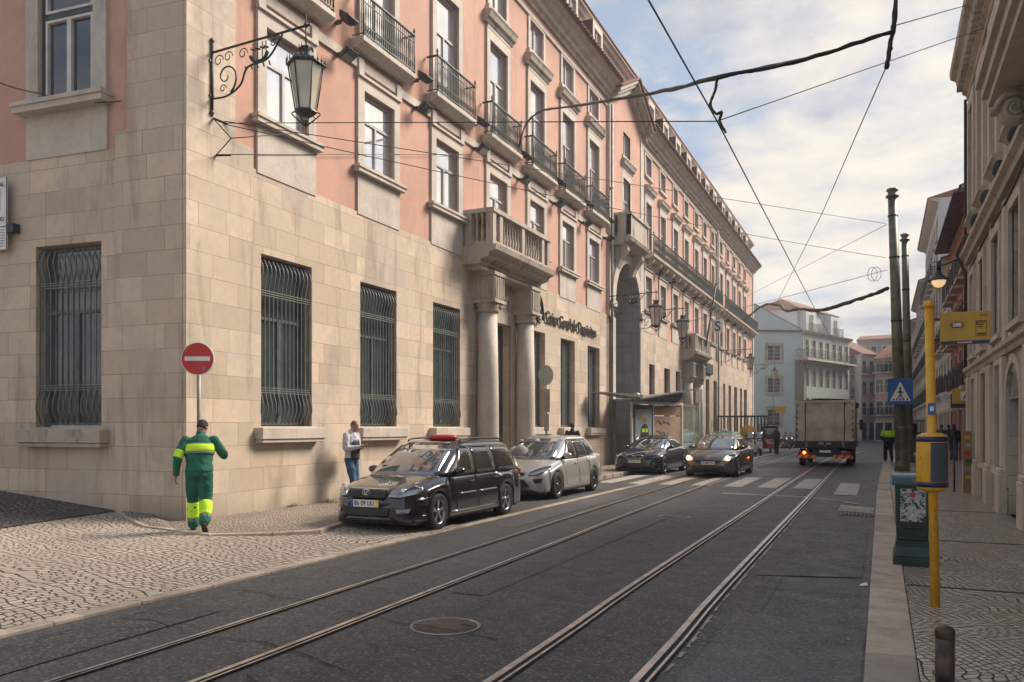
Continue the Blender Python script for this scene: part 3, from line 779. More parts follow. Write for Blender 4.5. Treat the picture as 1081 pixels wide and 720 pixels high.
# upper walls
F1 = [(y-.62, y+.62, 7.6, 9.35) for y in bay] + [(y-.6, y+.6, 7.6, 9.3) for y in bay2]
F2 = [(y-.62, y+.62, 10.42, 13.35) for y in bay] + [(y-.55, y+.55, 10.42, 13.0) for y in bay2] + [(35.4, 36.5, 10.5, 13.1)]
F3 = [(y-.58, y+.58, 14.35, 15.4) for y in bay] + [(y-.55, y+.55, 14.35, 15.35) for y in bay2] + [(35.4, 36.5, 14.1, 15.2)]
m = MB(FM); wall(m, 11.2, A0-.5, 6.5, 16.0, [f for f in F1+F2+F3 if f[1] < 33.4], -.03, .22); m.build('plaster_wall', M['pink'], PB); m = MB(FM)
wall(m, A1+.5, YE, 6.5, 16.0, [f for f in F1+F2+F3 if f[0] > 38.5], -.03, .22)
m.box(11.5, YE, -8, -.4, 0, 16.0) if False else None
m.build('plaster_wall', M['pink'], PB)
m = MB(FM); wall(m, A0-.5, A1+.5, 9.9, 16.2, [f for f in F2+F3 if 33.4 < f[0] < 38.6], .03, .22)
z0 = 16.2; m.add([(A0-.5, .03, z0), (A1+.5, .03, z0), (cs, .03, 17.25)], [(0,1,2)])
m.build('gable_wall', M['pink'], PB)
# stone strips: corner quoin strip, pilasters, courses, panels, surrounds
m = MB(FM)
m.box(10.065, 11.2, -.4, .035, 6.9, 16.0); m.build('quoin_strip', M['ashlar'], PB)
for y in (33.15, 38.2, 58.3): m = MB(FM); m.box(y, y+.55, -.1, .07, 6.5, 16.0); m.build('pilaster', M['stone'], PB)
m = MB(FM); m.box(YE-.6, YE+.02, -.5, .05, -.3, 16)
m.build('quoin_strip', M['ashlar'], PB)
for s0, s1 in ((11.2, A0-.8), (A1+.75, YE-.6)):
    for q in ((.035, 15.48, 15.62), (.03, 9.78, 9.98)):
        m = MB(FM); m.box(s0, s1, -.02, q[0], q[1], q[2]); m.build('string_course', M['stone'], PB)
hood = [(-.03, 0), (.08, 0), (.10, .08), (.18, .12), (.22, .24), (.26, .31), (-.03, .36)]
def trim(w, a, b, c, e, kind):
    """stone surround, sill and hood of one window, as its sub-parts"""
    m = MB(FM)
    if kind == 1:
        surround(m, a, b, c, e, .24, -.03, .06, top=.26); m.box(a-.24, b+.24, -.05, .02, 6.5, 7.45)
        m.box(a-.26, a-.06, -.03, .07, 9.67, 10.0); m.box(b+.06, b+.26, -.03, .07, 9.67, 10.0)
        m.box(a-.26, b+.26, -.02, .08, 9.61, 9.67); m.build('surround', M['stone'], w)
        m = MB(FM); ledge(m, a-.36, b+.36, 7.43, .15, .14); m.build('sill', M['stone'], w)
    elif kind == 2:
        surround(m, a, b, c, e, .2, -.03, .07, top=.3); m.box(a-.18, b+.18, -.03, .05, e+.3, e+.43); m.build('surround', M['stone'], w)
        m = MB(FM); profile_run(m, a-.34, b+.34, e+.42, hood); m.build('hood', M['stone_dirty'], w)
    else:
        surround(m, a, b, c, e, .16, -.03, .05, top=.1); m.box(a-.2, b+.2, -.03, .08, c-.12, c); m.build('surround', M['stone'], w)
    return w
# ground-floor sills
def gsill(w, y):
    m = MB(FM); a, b = y-gw, y+gw
    m.box(a-.2, b+.2, -.02, .22, 1.47, 1.69); m.box(a-.17, b+.17, -.02, .19, 1.40, 1.47)
    m.build('sill', M['stone'], w, bevel=.01); return w
# windows : one of each kind, then copies
def run(kind_bays, first, builder):
    o0 = builder(first)
    out = [o0]
    for y in kind_bays:
        if y != first: out.append(copy_part(o0, PB, (0, y-first, 0)))
    return out
def w_ground(y):
    w = window_obj(PB, FM, y-gw+.03, y+gw-.03, 1.74, 4.98, -.24, 'casement', 'grille', 'glass_blind')
    iron_grille(w, FM, y-gw+.02, y+gw-.02, 1.74, 4.94); return gsill(w, y)
run([bay[i] for i in (0, 1, 2)], bay[0], w_ground)
def w_ground_plain(y): return gsill(window_obj(PB, FM, y-gw+.03, y+gw-.03, 1.74, 4.98, -.24, 'cross', 'grille', 'glass_blind'), y)
run([bay[i] for i in (4, 5, 6)], bay[4], w_ground_plain)
def w1(y): return trim(window_obj(PB, FM, y-.6, y+.6, 7.62, 9.34, -.14), y-.62, y+.62, 7.6, 9.35, 1)
def w2(y): return trim(window_obj(PB, FM, y-.6, y+.6, 10.44, 13.33, -.14), y-.62, y+.62, 10.42, 13.35, 2)
def w3(y): return trim(window_obj(PB, FM, y-.56, y+.56, 14.37, 15.39, -.14, 'cross'), y-.58, y+.58, 14.35, 15.4, 3)
def v1(y): return trim(window_obj(PB, FM, y-.58, y+.58, 7.62, 9.29, -.14), y-.6, y+.6, 7.6, 9.3, 1)
def v2(y): return trim(window_obj(PB, FM, y-.53, y+.53, 10.44, 12.99, -.14), y-.55, y+.55, 10.42, 13.0, 2)
def v3(y): return trim(window_obj(PB, FM, y-.53, y+.53, 14.37, 15.34, -.14, 'cross'), y-.55, y+.55, 14.35, 15.35, 3)
for fn in (w1, w2, w3): run(bay, bay[0], fn)
for fn in (v1, v2, v3): run(bay2, bay2[0], fn)
trim(window_obj(PB, FM, 35.42, 36.48, 10.52, 13.08, -.12), 35.4, 36.5, 10.5, 13.1, 2); trim(window_obj(PB, FM, 35.42, 36.48, 14.12, 15.18, -.12, 'cross'), 35.4, 36.5, 14.1, 15.2, 3)
for a, b, c, e in G2: window_obj(PB, FM, a+.02, b-.02, c+.02, e-.02, -.22, 'casement', 'frame_dark', 'glass_dark')
# small iron balconies on the near part
def balcony(y, w, z=10.14, p=.31, mt='balc_iron'):
    m = MB(FM); profile_run(m, y-w/2, y+w/2, z-.02, [(-.02, 0), (p*.55, 0), (p*.75, .06), (p, .09), (p+.03, .12), (p+.03, .22), (-.02, .22)])
    sl = m.build('balcony', M['stone'], PB)
    iron_railing(sl, FM, y-w/2+.04, y+w/2-.04, p, z+.2, z+1.16, 0, mt=mt); return sl
b0 = balcony(bay[0], 2.2)
for y in bay[1:]: copy_part(b0, PB, (0, y-bay[0], 0))
# the continuous balcony of the far part, in two runs
for (a, b) in ((39.0, 58.1), (59.0, 75.9)):
    m = MB(FM); profile_run(m, a, b, 10.1, [(-.02, 0), (.3, 0), (.42, .06), (.5, .09), (.52, .2), (-.02, .2)])
    k = a+.5
    while k < b:
        corbel(m, k, 10.12, .4, .2, .4); k += 1.43
    sl = m.build('long_balcony', M['stone'], PB)
    rl = iron_railing(sl, FM, a+.03, b-.03, .48, 10.3, 11.25, 0, st=.13, mt='balc_iron')
# rail end scroll-work standing out between the bays
# main cornice, pediment
m = MB(FM)
CC = [(-.1, 0), (.06, 0), (.09, .10), (.2, .14), (.23, .26), (.34, .32), (.42, .46), (.58, .52), (.62, .64), (-.1, .64)]
profile_run(m, 10.0, A0-.6, 15.85, CC); m.build('cornice', M['stone_dirty'], PB); m = MB(FM); profile_run(m, A1+.6, YE+.3, 15.85, CC)
m.build('cornice', M['stone_dirty'], PB)
m = MB(FM)
for sgn in (-1, 1):
    e0 = Vector((cs+sgn*(rad+.75), 0, 15.95)); e1 = Vector((cs, 0, 17.35))
    for d0, d1, q0, q1 in ((-.1, .25, -.25, 0), (-.1, .45, 0, .16), (-.1, .58, .16, .3)):
        m.add([(e0.x, d0, e0.z+q0), (e1.x, d0, e1.z+q0), (e1.x, d1, e1.z+q0), (e0.x, d1, e0.z+q0), (e0.x, d0, e0.z+q1), (e1.x, d0, e1.z+q1), (e1.x, d1, e1.z+q1), (e0.x, d1, e0.z+q1)],
              [(3,2,1,0),(4,5,6,7),(0,1,5,4),(1,2,6,5),(2,3,7,6),(3,0,4,7)])
m.build('pediment', M['stone_dirty'], PB)
m = MB(FM)
for sgn in (-1, 1):
    e0 = (cs+sgn*(rad+.85), 16.26); e1 = (cs, 17.68)
    m.add([(e0[0], -1.2, e0[1]), (e1[0], -1.2, e1[1]), (e1[0], .68, e1[1]), (e0[0], .68, e0[1]), (e0[0], -1.2, e0[1]+.08), (e1[0], -1.2, e1[1]+.08), (e1[0], .68, e1[1]+.08), (e0[0], .68, e0[1]+.08)],
          [(3,2,1,0),(4,5,6,7),(0,1,5,4),(1,2,6,5),(2,3,7,6),(3,0,4,7)])
# mansard: tiled skirt, then steep tiled wall
def mans(a, b):
    m.add([(a, .72, 16.46), (b, .72, 16.46), (b, .1, 16.8), (a, .1, 16.8), (b, -.35, 18.15), (a, -.35, 18.15)], [(0,1,2,3), (3,2,4,5)])
    m.add([(a, .70, 16.43), (b, .70, 16.43), (b, -.1, 16.5), (a, -.1, 16.5)], [(0,1,2,3)])
    k = a+.1
    while k < b-.1:                                          # half-round tile ends along the eave
        m.tube([(k, .1, 16.86), (k, .74, 16.5)], .06, 5); k += .26
mans(10.0, A0-.7); mans(A1+.7, YE+.2)
m.add([(A0-.7, -.35, 16.2), (A1+.7, -.35, 16.2), (A1+.7, -.35, 18.15), (A0-.7, -.35, 18.15)], [(0,1,2,3)])
m.add([(9.4, -.02, 18.52), (YE+.3, -.02, 18.52), (YE-3, -4.5, 20.3), (9.4, -4.5, 20.3)], [(0,1,2,3)])
m.add([(YE+.3, -.02, 18.52), (YE+.3, -9, 18.52), (YE-3, -4.5, 20.3)], [(0,1,2)])
m.tube([(9.4, 0, 18.55), (YE+.3, 0, 18.55)], .07, 6)
m.build('tile_roof', M['tile'], PB)
m = MB(FM); profile_run(m, 9.8, YE+.2, 18.1, [(-.5, 0), (-.3, 0), (-.28, .12), (-.16, .16), (-.10, .28), (.0, .32), (.02, .4), (-.5, .4)])
m.build('attic_cornice', M['stone'], PB)
# dormers
def dormer(y):
    m = MB(FM); a, b = y-.62, y+.62
    m.box(a, a+.2, -.4, .18, 16.72, 18.12); m.box(b-.2, b, -.4, .18, 16.72, 18.12); m.box(a+.2, b-.2, -.4, .18, 17.86, 18.12); m.box(a, b, -.1, .18, 16.6, 16.74)
    d = m.build('dormer', M['stone'], PB)
    for q in (a-.012, b+.002): m = MB(FM); m.box(q, q+.01, -.4, .16, 16.6, 18.12); m.build('dormer_cheek', M['slate'], d)
    f = window_obj(d, FM, a+.21, b-.21, 16.75, 17.85, .08, 'cross')
    return d
d0 = dormer(bay[0])
for y in bay[1:]+bay2: copy_part(d0, PB, (0, y-bay[0], 0))
# end wall, back volume, side roofs
m = MB()
m.add([(-10.75, YE, 0), (-22, YE, 0), (-22, YE, 16), (-10.75, YE, 16)], [(0,1,2,3)])
m.build('end_wall', M['ashlar'], PB)
m = MB(); m.box(-11.3, -11.1, YE-.02, YE+.0, 16, 18.3); m.box(-22, -10.95, YE-.25, YE-.02, 16, 18.4)
m.build('attic_end', M['stone_dirty'], PB)
m = MB()
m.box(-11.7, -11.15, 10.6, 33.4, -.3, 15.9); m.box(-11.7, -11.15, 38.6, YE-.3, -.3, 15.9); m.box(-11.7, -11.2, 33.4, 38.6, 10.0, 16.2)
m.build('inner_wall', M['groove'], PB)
# side front
SG = (1.86, 3.41, 1.70, 5.0)
m = MB(SM); wall(m, 1.5, 14, -.3, 6.6, [SG, (6.5, 8.05, 1.7, 5.0)], 0, .32); m.box(.045, 1.5, -.4, .05, -.3, 6.85)
m.build('side_ground_wall', M['ashlar'], PB)
SU = (2.02, 3.32, 7.6, 10.1)
m = MB(SM); wall(m, 1.3, 14, 6.6, 16.0, [SU, (6.7, 8.0, 7.6, 10.1), (2.02, 3.32, 11.5, 13.6)], -.03, .22)
m.build('side_plaster_wall', M['pink'], PB)
m = MB(SM); m.box(.045, 1.25, -.4, .04, 6.85, 16.0); m.build('side_quoin_strip', M['ashlar'], PB)
m = MB(SM); surround(m, *SU, .3, -.03, .07, top=.3); m.box(1.72, 3.62, -.05, .025, 6.6, 7.45); m.build('side_window_surround', M['stone'], PB)
m = MB(SM); ledge(m, 1.62, 3.72, 7.40, .19, .24); m.build('side_upper_sill', M['stone'], PB)
m = MB(SM); m.box(1.68, 3.66, -.02, .22, 1.42, 1.66); m.box(1.72, 3.62, -.02, .18, 1.34, 1.42); m.build('side_sill', M['stone_dirty'], PB, bevel=.01)
w = window_obj(PB, SM, 1.89, 3.38, 1.73, 4.97, -.24, 'casement', 'grille', 'glass_blind')
iron_grille(w, SM, 1.88, 3.39, 1.74, 4.94, 11)
w = MB(SM)
f = MB(SM)
for q in ((2.02, 2.09, 7.6, 10.1), (3.25, 3.32, 7.6, 10.1), (2.09, 3.25, 7.6, 7.66), (2.09, 3.25, 10.04, 10.1), (2.09, 3.25, 9.15, 9.23)): f.box(q[0], q[1], -.15, -.06, q[2], q[3])
sw = f.build('window', M['frame_dark'], PB)
f = MB(SM)
for q in ((2.11, 2.16, 7.68, 9.13), (3.18, 3.23, 7.68, 9.13), (2.62, 2.72, 7.68, 9.13), (2.16, 2.62, 7.68, 7.73), (2.72, 3.18, 7.68, 7.73), (2.16, 2.62, 9.08, 9.13), (2.72, 3.18, 9.08, 9.13), (2.11, 2.16, 9.25, 10.02), (3.18, 3.23, 9.25, 10.02), (2.16, 3.18, 9.25, 9.30), (2.16, 3.18, 9.97, 10.02)): f.box(q[0], q[1], -.13, -.05, q[2], q[3])
f.build('sash', M['frame_white'], sw)
f = MB(SM); f.box(2.05, 3.3, -.135, -.115, 7.62, 10.08); f.build('pane', M['glass_dark'], sw)
m = MB(SM); profile_run(m, 0, 14, 15.85, CC); m.build('side_cornice', M['stone_dirty'], PB)
# column portals with stone balconies
def baluster(m, s, d, z, h, r=.055):
    m.tube([(s, d, z), (s, d, z+.06*h), (s, d, z+.1*h), (s, d, z+.3*h), (s, d, z+.5*h), (s, d, z+.62*h), (s, d, z+.85*h), (s, d, z+.9*h), (s, d, z+h)], [r, r, r*.6, r*1.05, r*.6, r*.45, r*.6, r*.95, r], 8, False)
def portal(y0, y1, dp, cols, zb, simple=False):
    m = MB(FM); zt = zb+1.05
    m.box(y0, y1, 0, dp, zb, zb+.14); m.box(y0-.02, y1+.02, -.02, dp+.04, zt-.12, zt)
    ps = [y0+.1, y0+.55, (y0+y1)/2, y1-.55, y1-.1]
    for p in ps: m.box(p-.1, p+.1, dp-.22, dp, zb+.14, zt-.12)
    for s in (y0, y1-.2): m.box(s, s+.2, 0, .22, zb+.14, zt-.12)
    ba = m.build('stone_balcony', M['stone_dirty'], PB)
    m = MB(FM)
    for p, q in zip(ps, ps[1:]):
        n = max(1, int((q-p-.2)/.17))
        for i in range(n): baluster(m, p+.1+(q-p-.2)*(i+.5)/n, dp-.11, zb+.14, zt-.12-zb-.14)
    for s in (y0+.1, y1-.1): baluster(m, s, .35, zb+.14, zt-.12-zb-.14); baluster(m, s, .52, zb+.14, zt-.12-zb-.14)
    m.build('baluster', M['stone_dirty'], ba)
    m = MB(FM)
    prof = [(0, 0), (dp-.35, 0), (dp-.33, .12), (dp-.1, .18), (dp-.05, .3), (dp+.12, .36), (dp+.16, .5), (0, .5)]
    profile_run(m, y0-.12, y1+.12, zb-.5, prof)
    m.box(y0+.05, y1-.05, 0, dp-.4, zb-.62, zb-.5)
    m.build('entablature', M['stone_dirty'], PB)
    for c in cols:
        m = MB(FM); w = .33
        m.box(c-w, c+w, dp-.95, dp-.22, zb-1.42, zb-.62)                 # frieze block
        m.box(c-w-.06, c+w+.06, 0, dp-.16, zb-1.5, zb-1.42); m.box(c-w-.04, c+w+.04, dp-.97, dp-.18, zb-.72, zb-.62)
        for i in range(5): m.box(c-w+.05+i*.13, c-w+.11+i*.13, dp-.22, dp-.19, zb-1.36, zb-.78)
        for i in range(4): m.box(c-w-.03, c-w, dp-.9+i*.17, dp-.82+i*.17, zb-1.36, zb-.78)
        cy = dp-.58
        m.tube([(c, cy, zb-1.78), (c, cy, zb-1.7), (c, cy, zb-1.6), (c, cy, zb-1.5)], [.29, .35, .31, .40], 20)
        cap = m.build('capital', M['stone_dirty'], PB)
        m = MB(FM)
        m.tube([(c, cy, .62), (c, cy, 1.5), (c, cy, 3.0), (c, cy, zb-1.78)], [.325, .32, .305, .27], 24)
        m.tube([(c, cy, .42), (c, cy, .5), (c, cy, .56), (c, cy, .62)], [.42, .42, .36, .35], 24); m.box(c-.42, c+.42, cy-.42, cy+.42, .0, .42)
        m.build('column', M['stone'], PB)
    return ba
portal(20.1, 24.3, .9, (20.95, 23.65), 6.78)
portal(47.4, 51.6, .8, (48.0, 51.0), 6.2)
# door leaf in the near portal, carved panel over it
m = MB(FM); m.box(21.3, 23.3, -.4, -.25, .1, 4.9)
dr = m.build('door', M['frame_dark'], PB)
m = MB(FM)
for a in (21.62, 22.35):
    for z0_, z1_ in ((.35, 1.5), (1.65, 4.5)): m.box(a, a+.58, -.25, -.22, z0_, z1_)
m.build('door_panel', M['glass_dark'], dr)
m = MB(FM)
m.box(21.2, 21.45, -.02, .08, .1, 5.3); m.box(23.15, 23.4, -.02, .08, .1, 5.3); m.box(21.45, 23.15, -.02, .08, 4.9, 5.3)
m.box(21.3, 23.3, -.02, .05, 5.3, 6.0)
for i in range(14):
    a = 2*PI*i/14; m.tube([(22.3+.25*math.cos(a), .1, 5.62+.25*math.sin(a)), (22.3+.25*math.cos(a+.45), .1, 5.62+.25*math.sin(a+.45))], .05, 5)
for sg in (-1, 1):
    m.tube(smooth_path([(22.3+sg*.3, .08, 5.5), (22.3+sg*.5, .08, 5.75), (22.3+sg*.7, .08, 5.6), (22.3+sg*.6, .08, 5.42)], 4), .045, 5)
m.build('door_surround', M['stone_dirty'], PB)
# balcony over the arch on big brackets
m = MB(FM)
y0, y1, dp = 33.95, 37.0, .8
m.box(y0, y1, 0, dp, 10.0, 10.12); m.box(y0-.03, y1+.03, -.02, dp+.04, 11.0, 11.12)
m.box(y0, y0+.06, .1, dp, 10.12, 11.0); m.box(y1-.06, y1, .1, dp, 10.12, 11.0) ; m.box(y0+.2, y1-.2, dp-.12, dp-.03, 10.12, 11.0)
for s in (y0, y1-.2): m.box(s, s+.2, dp-.2, dp, 10.12, 11.0); m.box(s, s+.2, 0, .2, 10.12, 11.0)
profile_run(m, y0-.1, y1+.1, 9.7, [(0, 0), (dp-.3, 0), (dp-.2, .1), (dp+.02, .16), (dp+.08, .3), (0, .3)])
for c in (y0+.35, y1-.35):
    pts = [(0, 9.7), (dp-.2, 9.7), (dp-.2, 9.5), (dp-.35, 9.3), (.3, 9.1), (.15, 8.75), (0, 8.7)]
    m.add([(c-.22, p, q) for p, q in pts] + [(c+.22, p, q) for p, q in pts], [tuple(range(7)), tuple(range(7, 14))] + [(k, (k+1) % 7, 7+(k+1) % 7, 7+k) for k in range(7)])
m.build('arch_balcony', M['stone_dirty'], PB)
# downpipes
for y in (33.3, 58.2):
    m = MB(FM); m.tube([(y, .16, .15), (y, .16, 15.6)], .055, 8)
    for z in (2, 4.5, 7, 9.5, 12): m.box(y-.08, y+.08, .07, .22, z, z+.04)
    m.build('downpipe', M['galv'], PB)
# plinth blocks beside the arch
for y in (33.4, 38.1): m = MB(FM); m.box(y, y+.7, .12, .75, 0, .62); m.build('guard_stone', M['stone_dark'], PB, bevel=.04)
# raised letters on the stone
def text3d(name, body, size, depth, m_, parent, loc, rot, sx=1.0, align='LEFT', off=0, cat=None, label=None):
    cu = bpy.data.curves.new(name, 'FONT'); cu.body = body; cu.size = size; cu.extrude = depth; cu.align_x = align; cu.offset = off; cu.resolution_u = 3
    to = bpy.data.objects.new(name+'_tmp', cu); COL.objects.link(to)
    bpy.context.view_layer.update()
    me = bpy.data.meshes.new_from_object(to.evaluated_get(bpy.context.evaluated_depsgraph_get()))
    bpy.data.objects.remove(to)
    o = bpy.data.objects.new(name, me); COL.objects.link(o); me.materials.clear(); me.materials.append(m_)
    o.parent = parent; o.location = Vector(loc) - (org(parent) if parent else Vector((0,0,0))); o.rotation_euler = rot; o.scale = (sx, 1, 1)
    return o
text3d('lettering', 'Caixa Geral de Depósitos', .56, .02, M['letters'], PB, (-10.64, 26.0, 5.40), (R(90), 0, R(90)), .93, off=.010)
m = MB(FM)                                                  # the leaf-like emblem before the name
for k in range(3): m.tube(smooth_path([(24.75+k*.16, .1, 5.35), (24.8+k*.16, .1, 5.85), (25.15+k*.05, .1, 6.3-k*.16)], 4), .07, 5)
m.tube(smooth_path([(25.15, .1, 6.3), (25.5, .1, 6.0), (25.7, .1, 5.4)], 4), .06, 5)
m.tube(arc((25.3, .1, 5.5), .22, 0, 330, 12, 'xz'), .05, 5); m.build('bank_emblem', M['letters'], PB)
m = MB(FM); m.box(53.9, 56.3, .02, .16, 5.35, 6.05); m.build('name_panel', M['dark_cloth'], PB, bevel=.03)
# ------------------------------------------------------------------ vehicles
def lerp(a, b, t): return a+(b-a)*t
def crv(pts, x):
    """smooth interpolation through (x, value) points"""
    if x <= pts[0][0]: return pts[0][1]
    for i in range(len(pts)-1):
        (x0, y0), (x1, y1) = pts[i], pts[i+1]
        if x <= x1:
            t = (x-x0)/(x1-x0)
            m0 = (pts[i+1][1]-pts[i-1][1])/(pts[i+1][0]-pts[i-1][0]) if i > 0 else (y1-y0)/(x1-x0)
            m1 = (pts[i+2][1]-pts[i][1])/(pts[i+2][0]-pts[i][0]) if i+2 < len(pts) else (y1-y0)/(x1-x0)
            h = x1-x0; t2 = t*t; t3 = t2*t
            return (2*t3-3*t2+1)*y0+(t3-2*t2+t)*h*m0+(-2*t3+3*t2)*y1+(t3-t2)*h*m1
    return pts[-1][1]
def wheel(parent, c, r, w, side, spokes=6, rimc='rimc', double=False):
    """tyre with a spoked rim; axis along y"""
    wt = .215*r/.31 if w is None else w; cx, cy, cz = c
    t = MB(); t.lathe((cx, cy, cz), [(r*.66, -wt*.46), (r*.86, -wt*.5), (r*.96, -wt*.44), (r, -wt*.3), (r, wt*.3), (r*.96, wt*.44), (r*.86, wt*.5), (r*.66, wt*.46)], 36, True, ax=(0, 1, 0), caps=False)
    wh = t.build('wheel', M['rubber'], parent, local=True)
    g = MB(); yo = side*wt*.44
    g.lathe((cx, cy, cz), [(r*.69, yo-side*.03), (r*.70, yo), (r*.66, yo+side*.006), (r*.62, yo-side*.03), (r*.60, yo-side*.09)], 32, True, ax=(0, 1, 0), caps=False)
    for k in range(spokes):
        a = 2*PI*k/spokes+.3; da = PI/spokes*.42
        def pt(rr, aa, yy): return (cx+rr*math.cos(aa), cy+yy, cz+rr*math.sin(aa))
        q = [pt(r*.12, a-da*1.6, yo-side*.025), pt(r*.12, a+da*1.6, yo-side*.025), pt(r*.64, a+da*.75, yo-side*.012), pt(r*.64, a-da*.75, yo-side*.012)]
        g.prism(q, (0, -side*.03, 0))
    g.lathe((cx, cy, cz), [(r*.17, yo-side*.05), (r*.17, yo-side*.012), (r*.1, yo-side*.004), (.002, yo-side*.003)], 16, True, ax=(0, 1, 0))
    rm = g.build('rim', M[rimc], wh, local=True)
    d = MB(); d.lathe((cx, cy, cz), [(r*.6, yo-side*.10), (r*.6, yo-side*.092), (.002, yo-side*.09)], 24, True, ax=(0, 1, 0)); d.build('brake_disc', M['black'], rm, local=True)
    return wh
M['rimc'] = mat('alloy_rim', (.42,.42,.43), .3, .8, var=.1)
M['rimd'] = mat('dark_alloy_rim', (.16,.16,.165), .35, .8, var=.1)
M['lens'] = glass('headlamp_lens', (.22,.26,.32), ior=1.5)
M['lens_red'] = glass('red_lamp_lens', (.35,.01,.01))
M['car_glass'] = glass('car_glass', (.055,.05,.045), ior=1.55, rough=.05)
M['car_glass_sky'] = glass('raked_car_glass', (.07,.09,.11), ior=2.0, rough=.02)
M['plate'] = mat('number_plate', (.70,.70,.70), .4, var=.04)
M['plate_blue'] = mat('plate_blue', (.01,.08,.42), .4, var=0)
M['plate_yellow'] = mat('plate_yellow', (.80,.55,.02), .4, var=0)
M['lamp_on'] = emit('lit_headlamp', (1, .55, .22), 3.2)
M['lamp_on2'] = emit('lit_tail_lamp', (1, .16, .03), 6)

def car(name, loc, rz, label, cat, P):
    """P: L, W, H lists; x forward is +x, origin at the middle on the ground"""
    T = empty(name, loc, rz, label, cat)
    L_, W_ = P['L'], P['W']; hl = L_/2; R_ = P.get('R', .315); wx = P['wx']; arch = R_+.045
    top = P['top']; lowf = P.get('low', .19)
    pm = M[P['paint']]
    def hw(x):      # half width in plan
        t = x/hl
        return W_/2*crv(P['plan'], t)
    ts = sorted(set([-hl, -hl+.015, -hl+.04, -hl+.09, -hl+.16, -hl+.26, hl-.26, hl-.16, hl-.09, hl-.04, hl-.015, hl] + [-hl+.3+i*(L_-.6)/40 for i in range(41)] + [w_+arch*k for w_ in wx for k in (-1.001, -1, -.97, -.9, -.78, -.6, -.35, 0, .35, .6, .78, .9, .97, 1, 1.001)]))
    rows = []
    for x in ts:
        w = hw(x); zt = crv(top, x); zb = lowf
        e = min(hl-abs(x), .5)
        zlo = zb + max(0, .10-(hl-abs(x)))*1.2
        ar = 0
        for w_ in wx:
            if abs(x-w_) < arch*1.0005: ar = max(ar, R_*.98+math.sqrt(max(0, arch*arch-(x-w_)**2)))
        zs = max(zlo, ar)
        belt = zt
        hgt = belt-zs
        fl = .012 if ar else 0
        # from the roof centre line down the side to the floor
        cr = P.get('crown', .03)
        sect = [(0, zt+cr), (w*.35, zt+cr*.85), (w*.62, zt+cr*.4), (w*.80, zt-.012), (w*.885, zt-.045), (w*.935, zt-.095), (w*.965, max(zs+hgt*.72, zs)), (w*.99+fl*.4, zs+hgt*.5), (w+fl, zs+hgt*.3), (w*.995+fl, zs+hgt*.12), (w*.985+fl, zs), (w*.95, zs), (w*.5, zlo+.02), (0, zlo+.02)]
        for i in range(5, 11):
            if sect[i][1] > sect[i-1][1]: sect[i] = (sect[i][0], sect[i-1][1]-.002)
        rows.append([(x, y, z) for y, z in sect] + [(x, -y, z) for y, z in sect[-2:0:-1]])
    b = MB(); b.loft(rows); body = b.build('body', pm, T, local=True, merge=True)
    # dark wheel housings and underbody
    b = MB()
    for w_ in wx: b.box(w_-arch+.005, w_+arch-.005, -W_/2+.09, W_/2-.09, .14, R_*.98+arch-.03)
    b.box(-hl+.25, hl-.25, -W_/2+.12, W_/2-.12, .14, .3); b.build('underbody', M['black'], T, local=True)
    # greenhouse : stacked plan loops
    g = P['gh']; z0, z1 = g['z0'], g['z1']
    def X0(z): return crv(g['front'], z)
    def X1(z): return crv(g['rear'], z)
    def Wd(z): return crv(g['w'], z)
    bow, rbow = g.get('bow', .16), g.get('rbow', .1)
    def side_y(x, z):
        a, c = X1(z), X0(z); t = (x-(a+c)/2)/((c-a)/2)
        tf = max(0, t)**3*.075+max(0, -t)**3*g.get('rt', .05)
        return Wd(z)*(1-tf)
    def loop(z, ins=0.0, dz=0.0):
        pts = []; a, c = X1(z)+ins*1.2, X0(z)-ins*1.2; yf = side_y(c, z)-ins; yr = side_y(a, z)-ins
        for i in range(11): t = -1+2*i/10; pts.append((c-bow*t*t*(1 if ins == 0 else 1)-.0, yf*t, z+dz))
        for i in range(1, 16):
            x = lerp(c-bow, a+rbow, i/16); pts.append((x, side_y(x, z)-ins, z+dz))
        for i in range(11): t = 1-2*i/10; pts.append((a+rbow*t*t, yr*t, z+dz))
        for i in range(1, 16):
            x = lerp(a+rbow, c-bow, i/16); pts.append((x, -side_y(x, z)+ins, z+dz))
        return pts
    rows = [loop(lerp(z0, z1, i/8)) for i in range(9)] + [loop(z1, .02, .018), loop(z1, .055, .032), loop(z1, .13, .045), loop(z1, .28, .055), loop(z1, .5, .06)]
    b = MB(); b.loft(rows); b.build('roof', M[P.get('roofc', P['paint'])], T, local=True, merge=True)
    E_ = .006
    def strip(name, zlo, zhi, ylim, front=True, m_='car_glass', nz=6, ny=12, curved=0):
        rows = []
        for j in range(nz+1):
            z = lerp(zlo, zhi, j/nz); r_ = []
            c = X0(z) if front else X1(z); sgn = 1 if front else -1; bw = bow if front else rbow
            yy = side_y(c-sgn*.001, z)*ylim
            for i in range(ny+1):
                t = (-1+2*i/ny)*ylim; r_.append((c-sgn*bw*t*t+sgn*E_*1.4, side_y(c, z)*t, z+E_))
            rows.append(r_)
        b = MB(); b.grid(rows); return b.build(name, M[m_], T, local=True, recalc=False, thick=.004)
    zi = z0+g.get('sillz', .03)
    strip('windshield', zi-.02, z1-.03, .90, True, P.get('wsg', 'car_glass_sky'))
    strip('rear_window', zi+.04, z1-.04, .86, False)
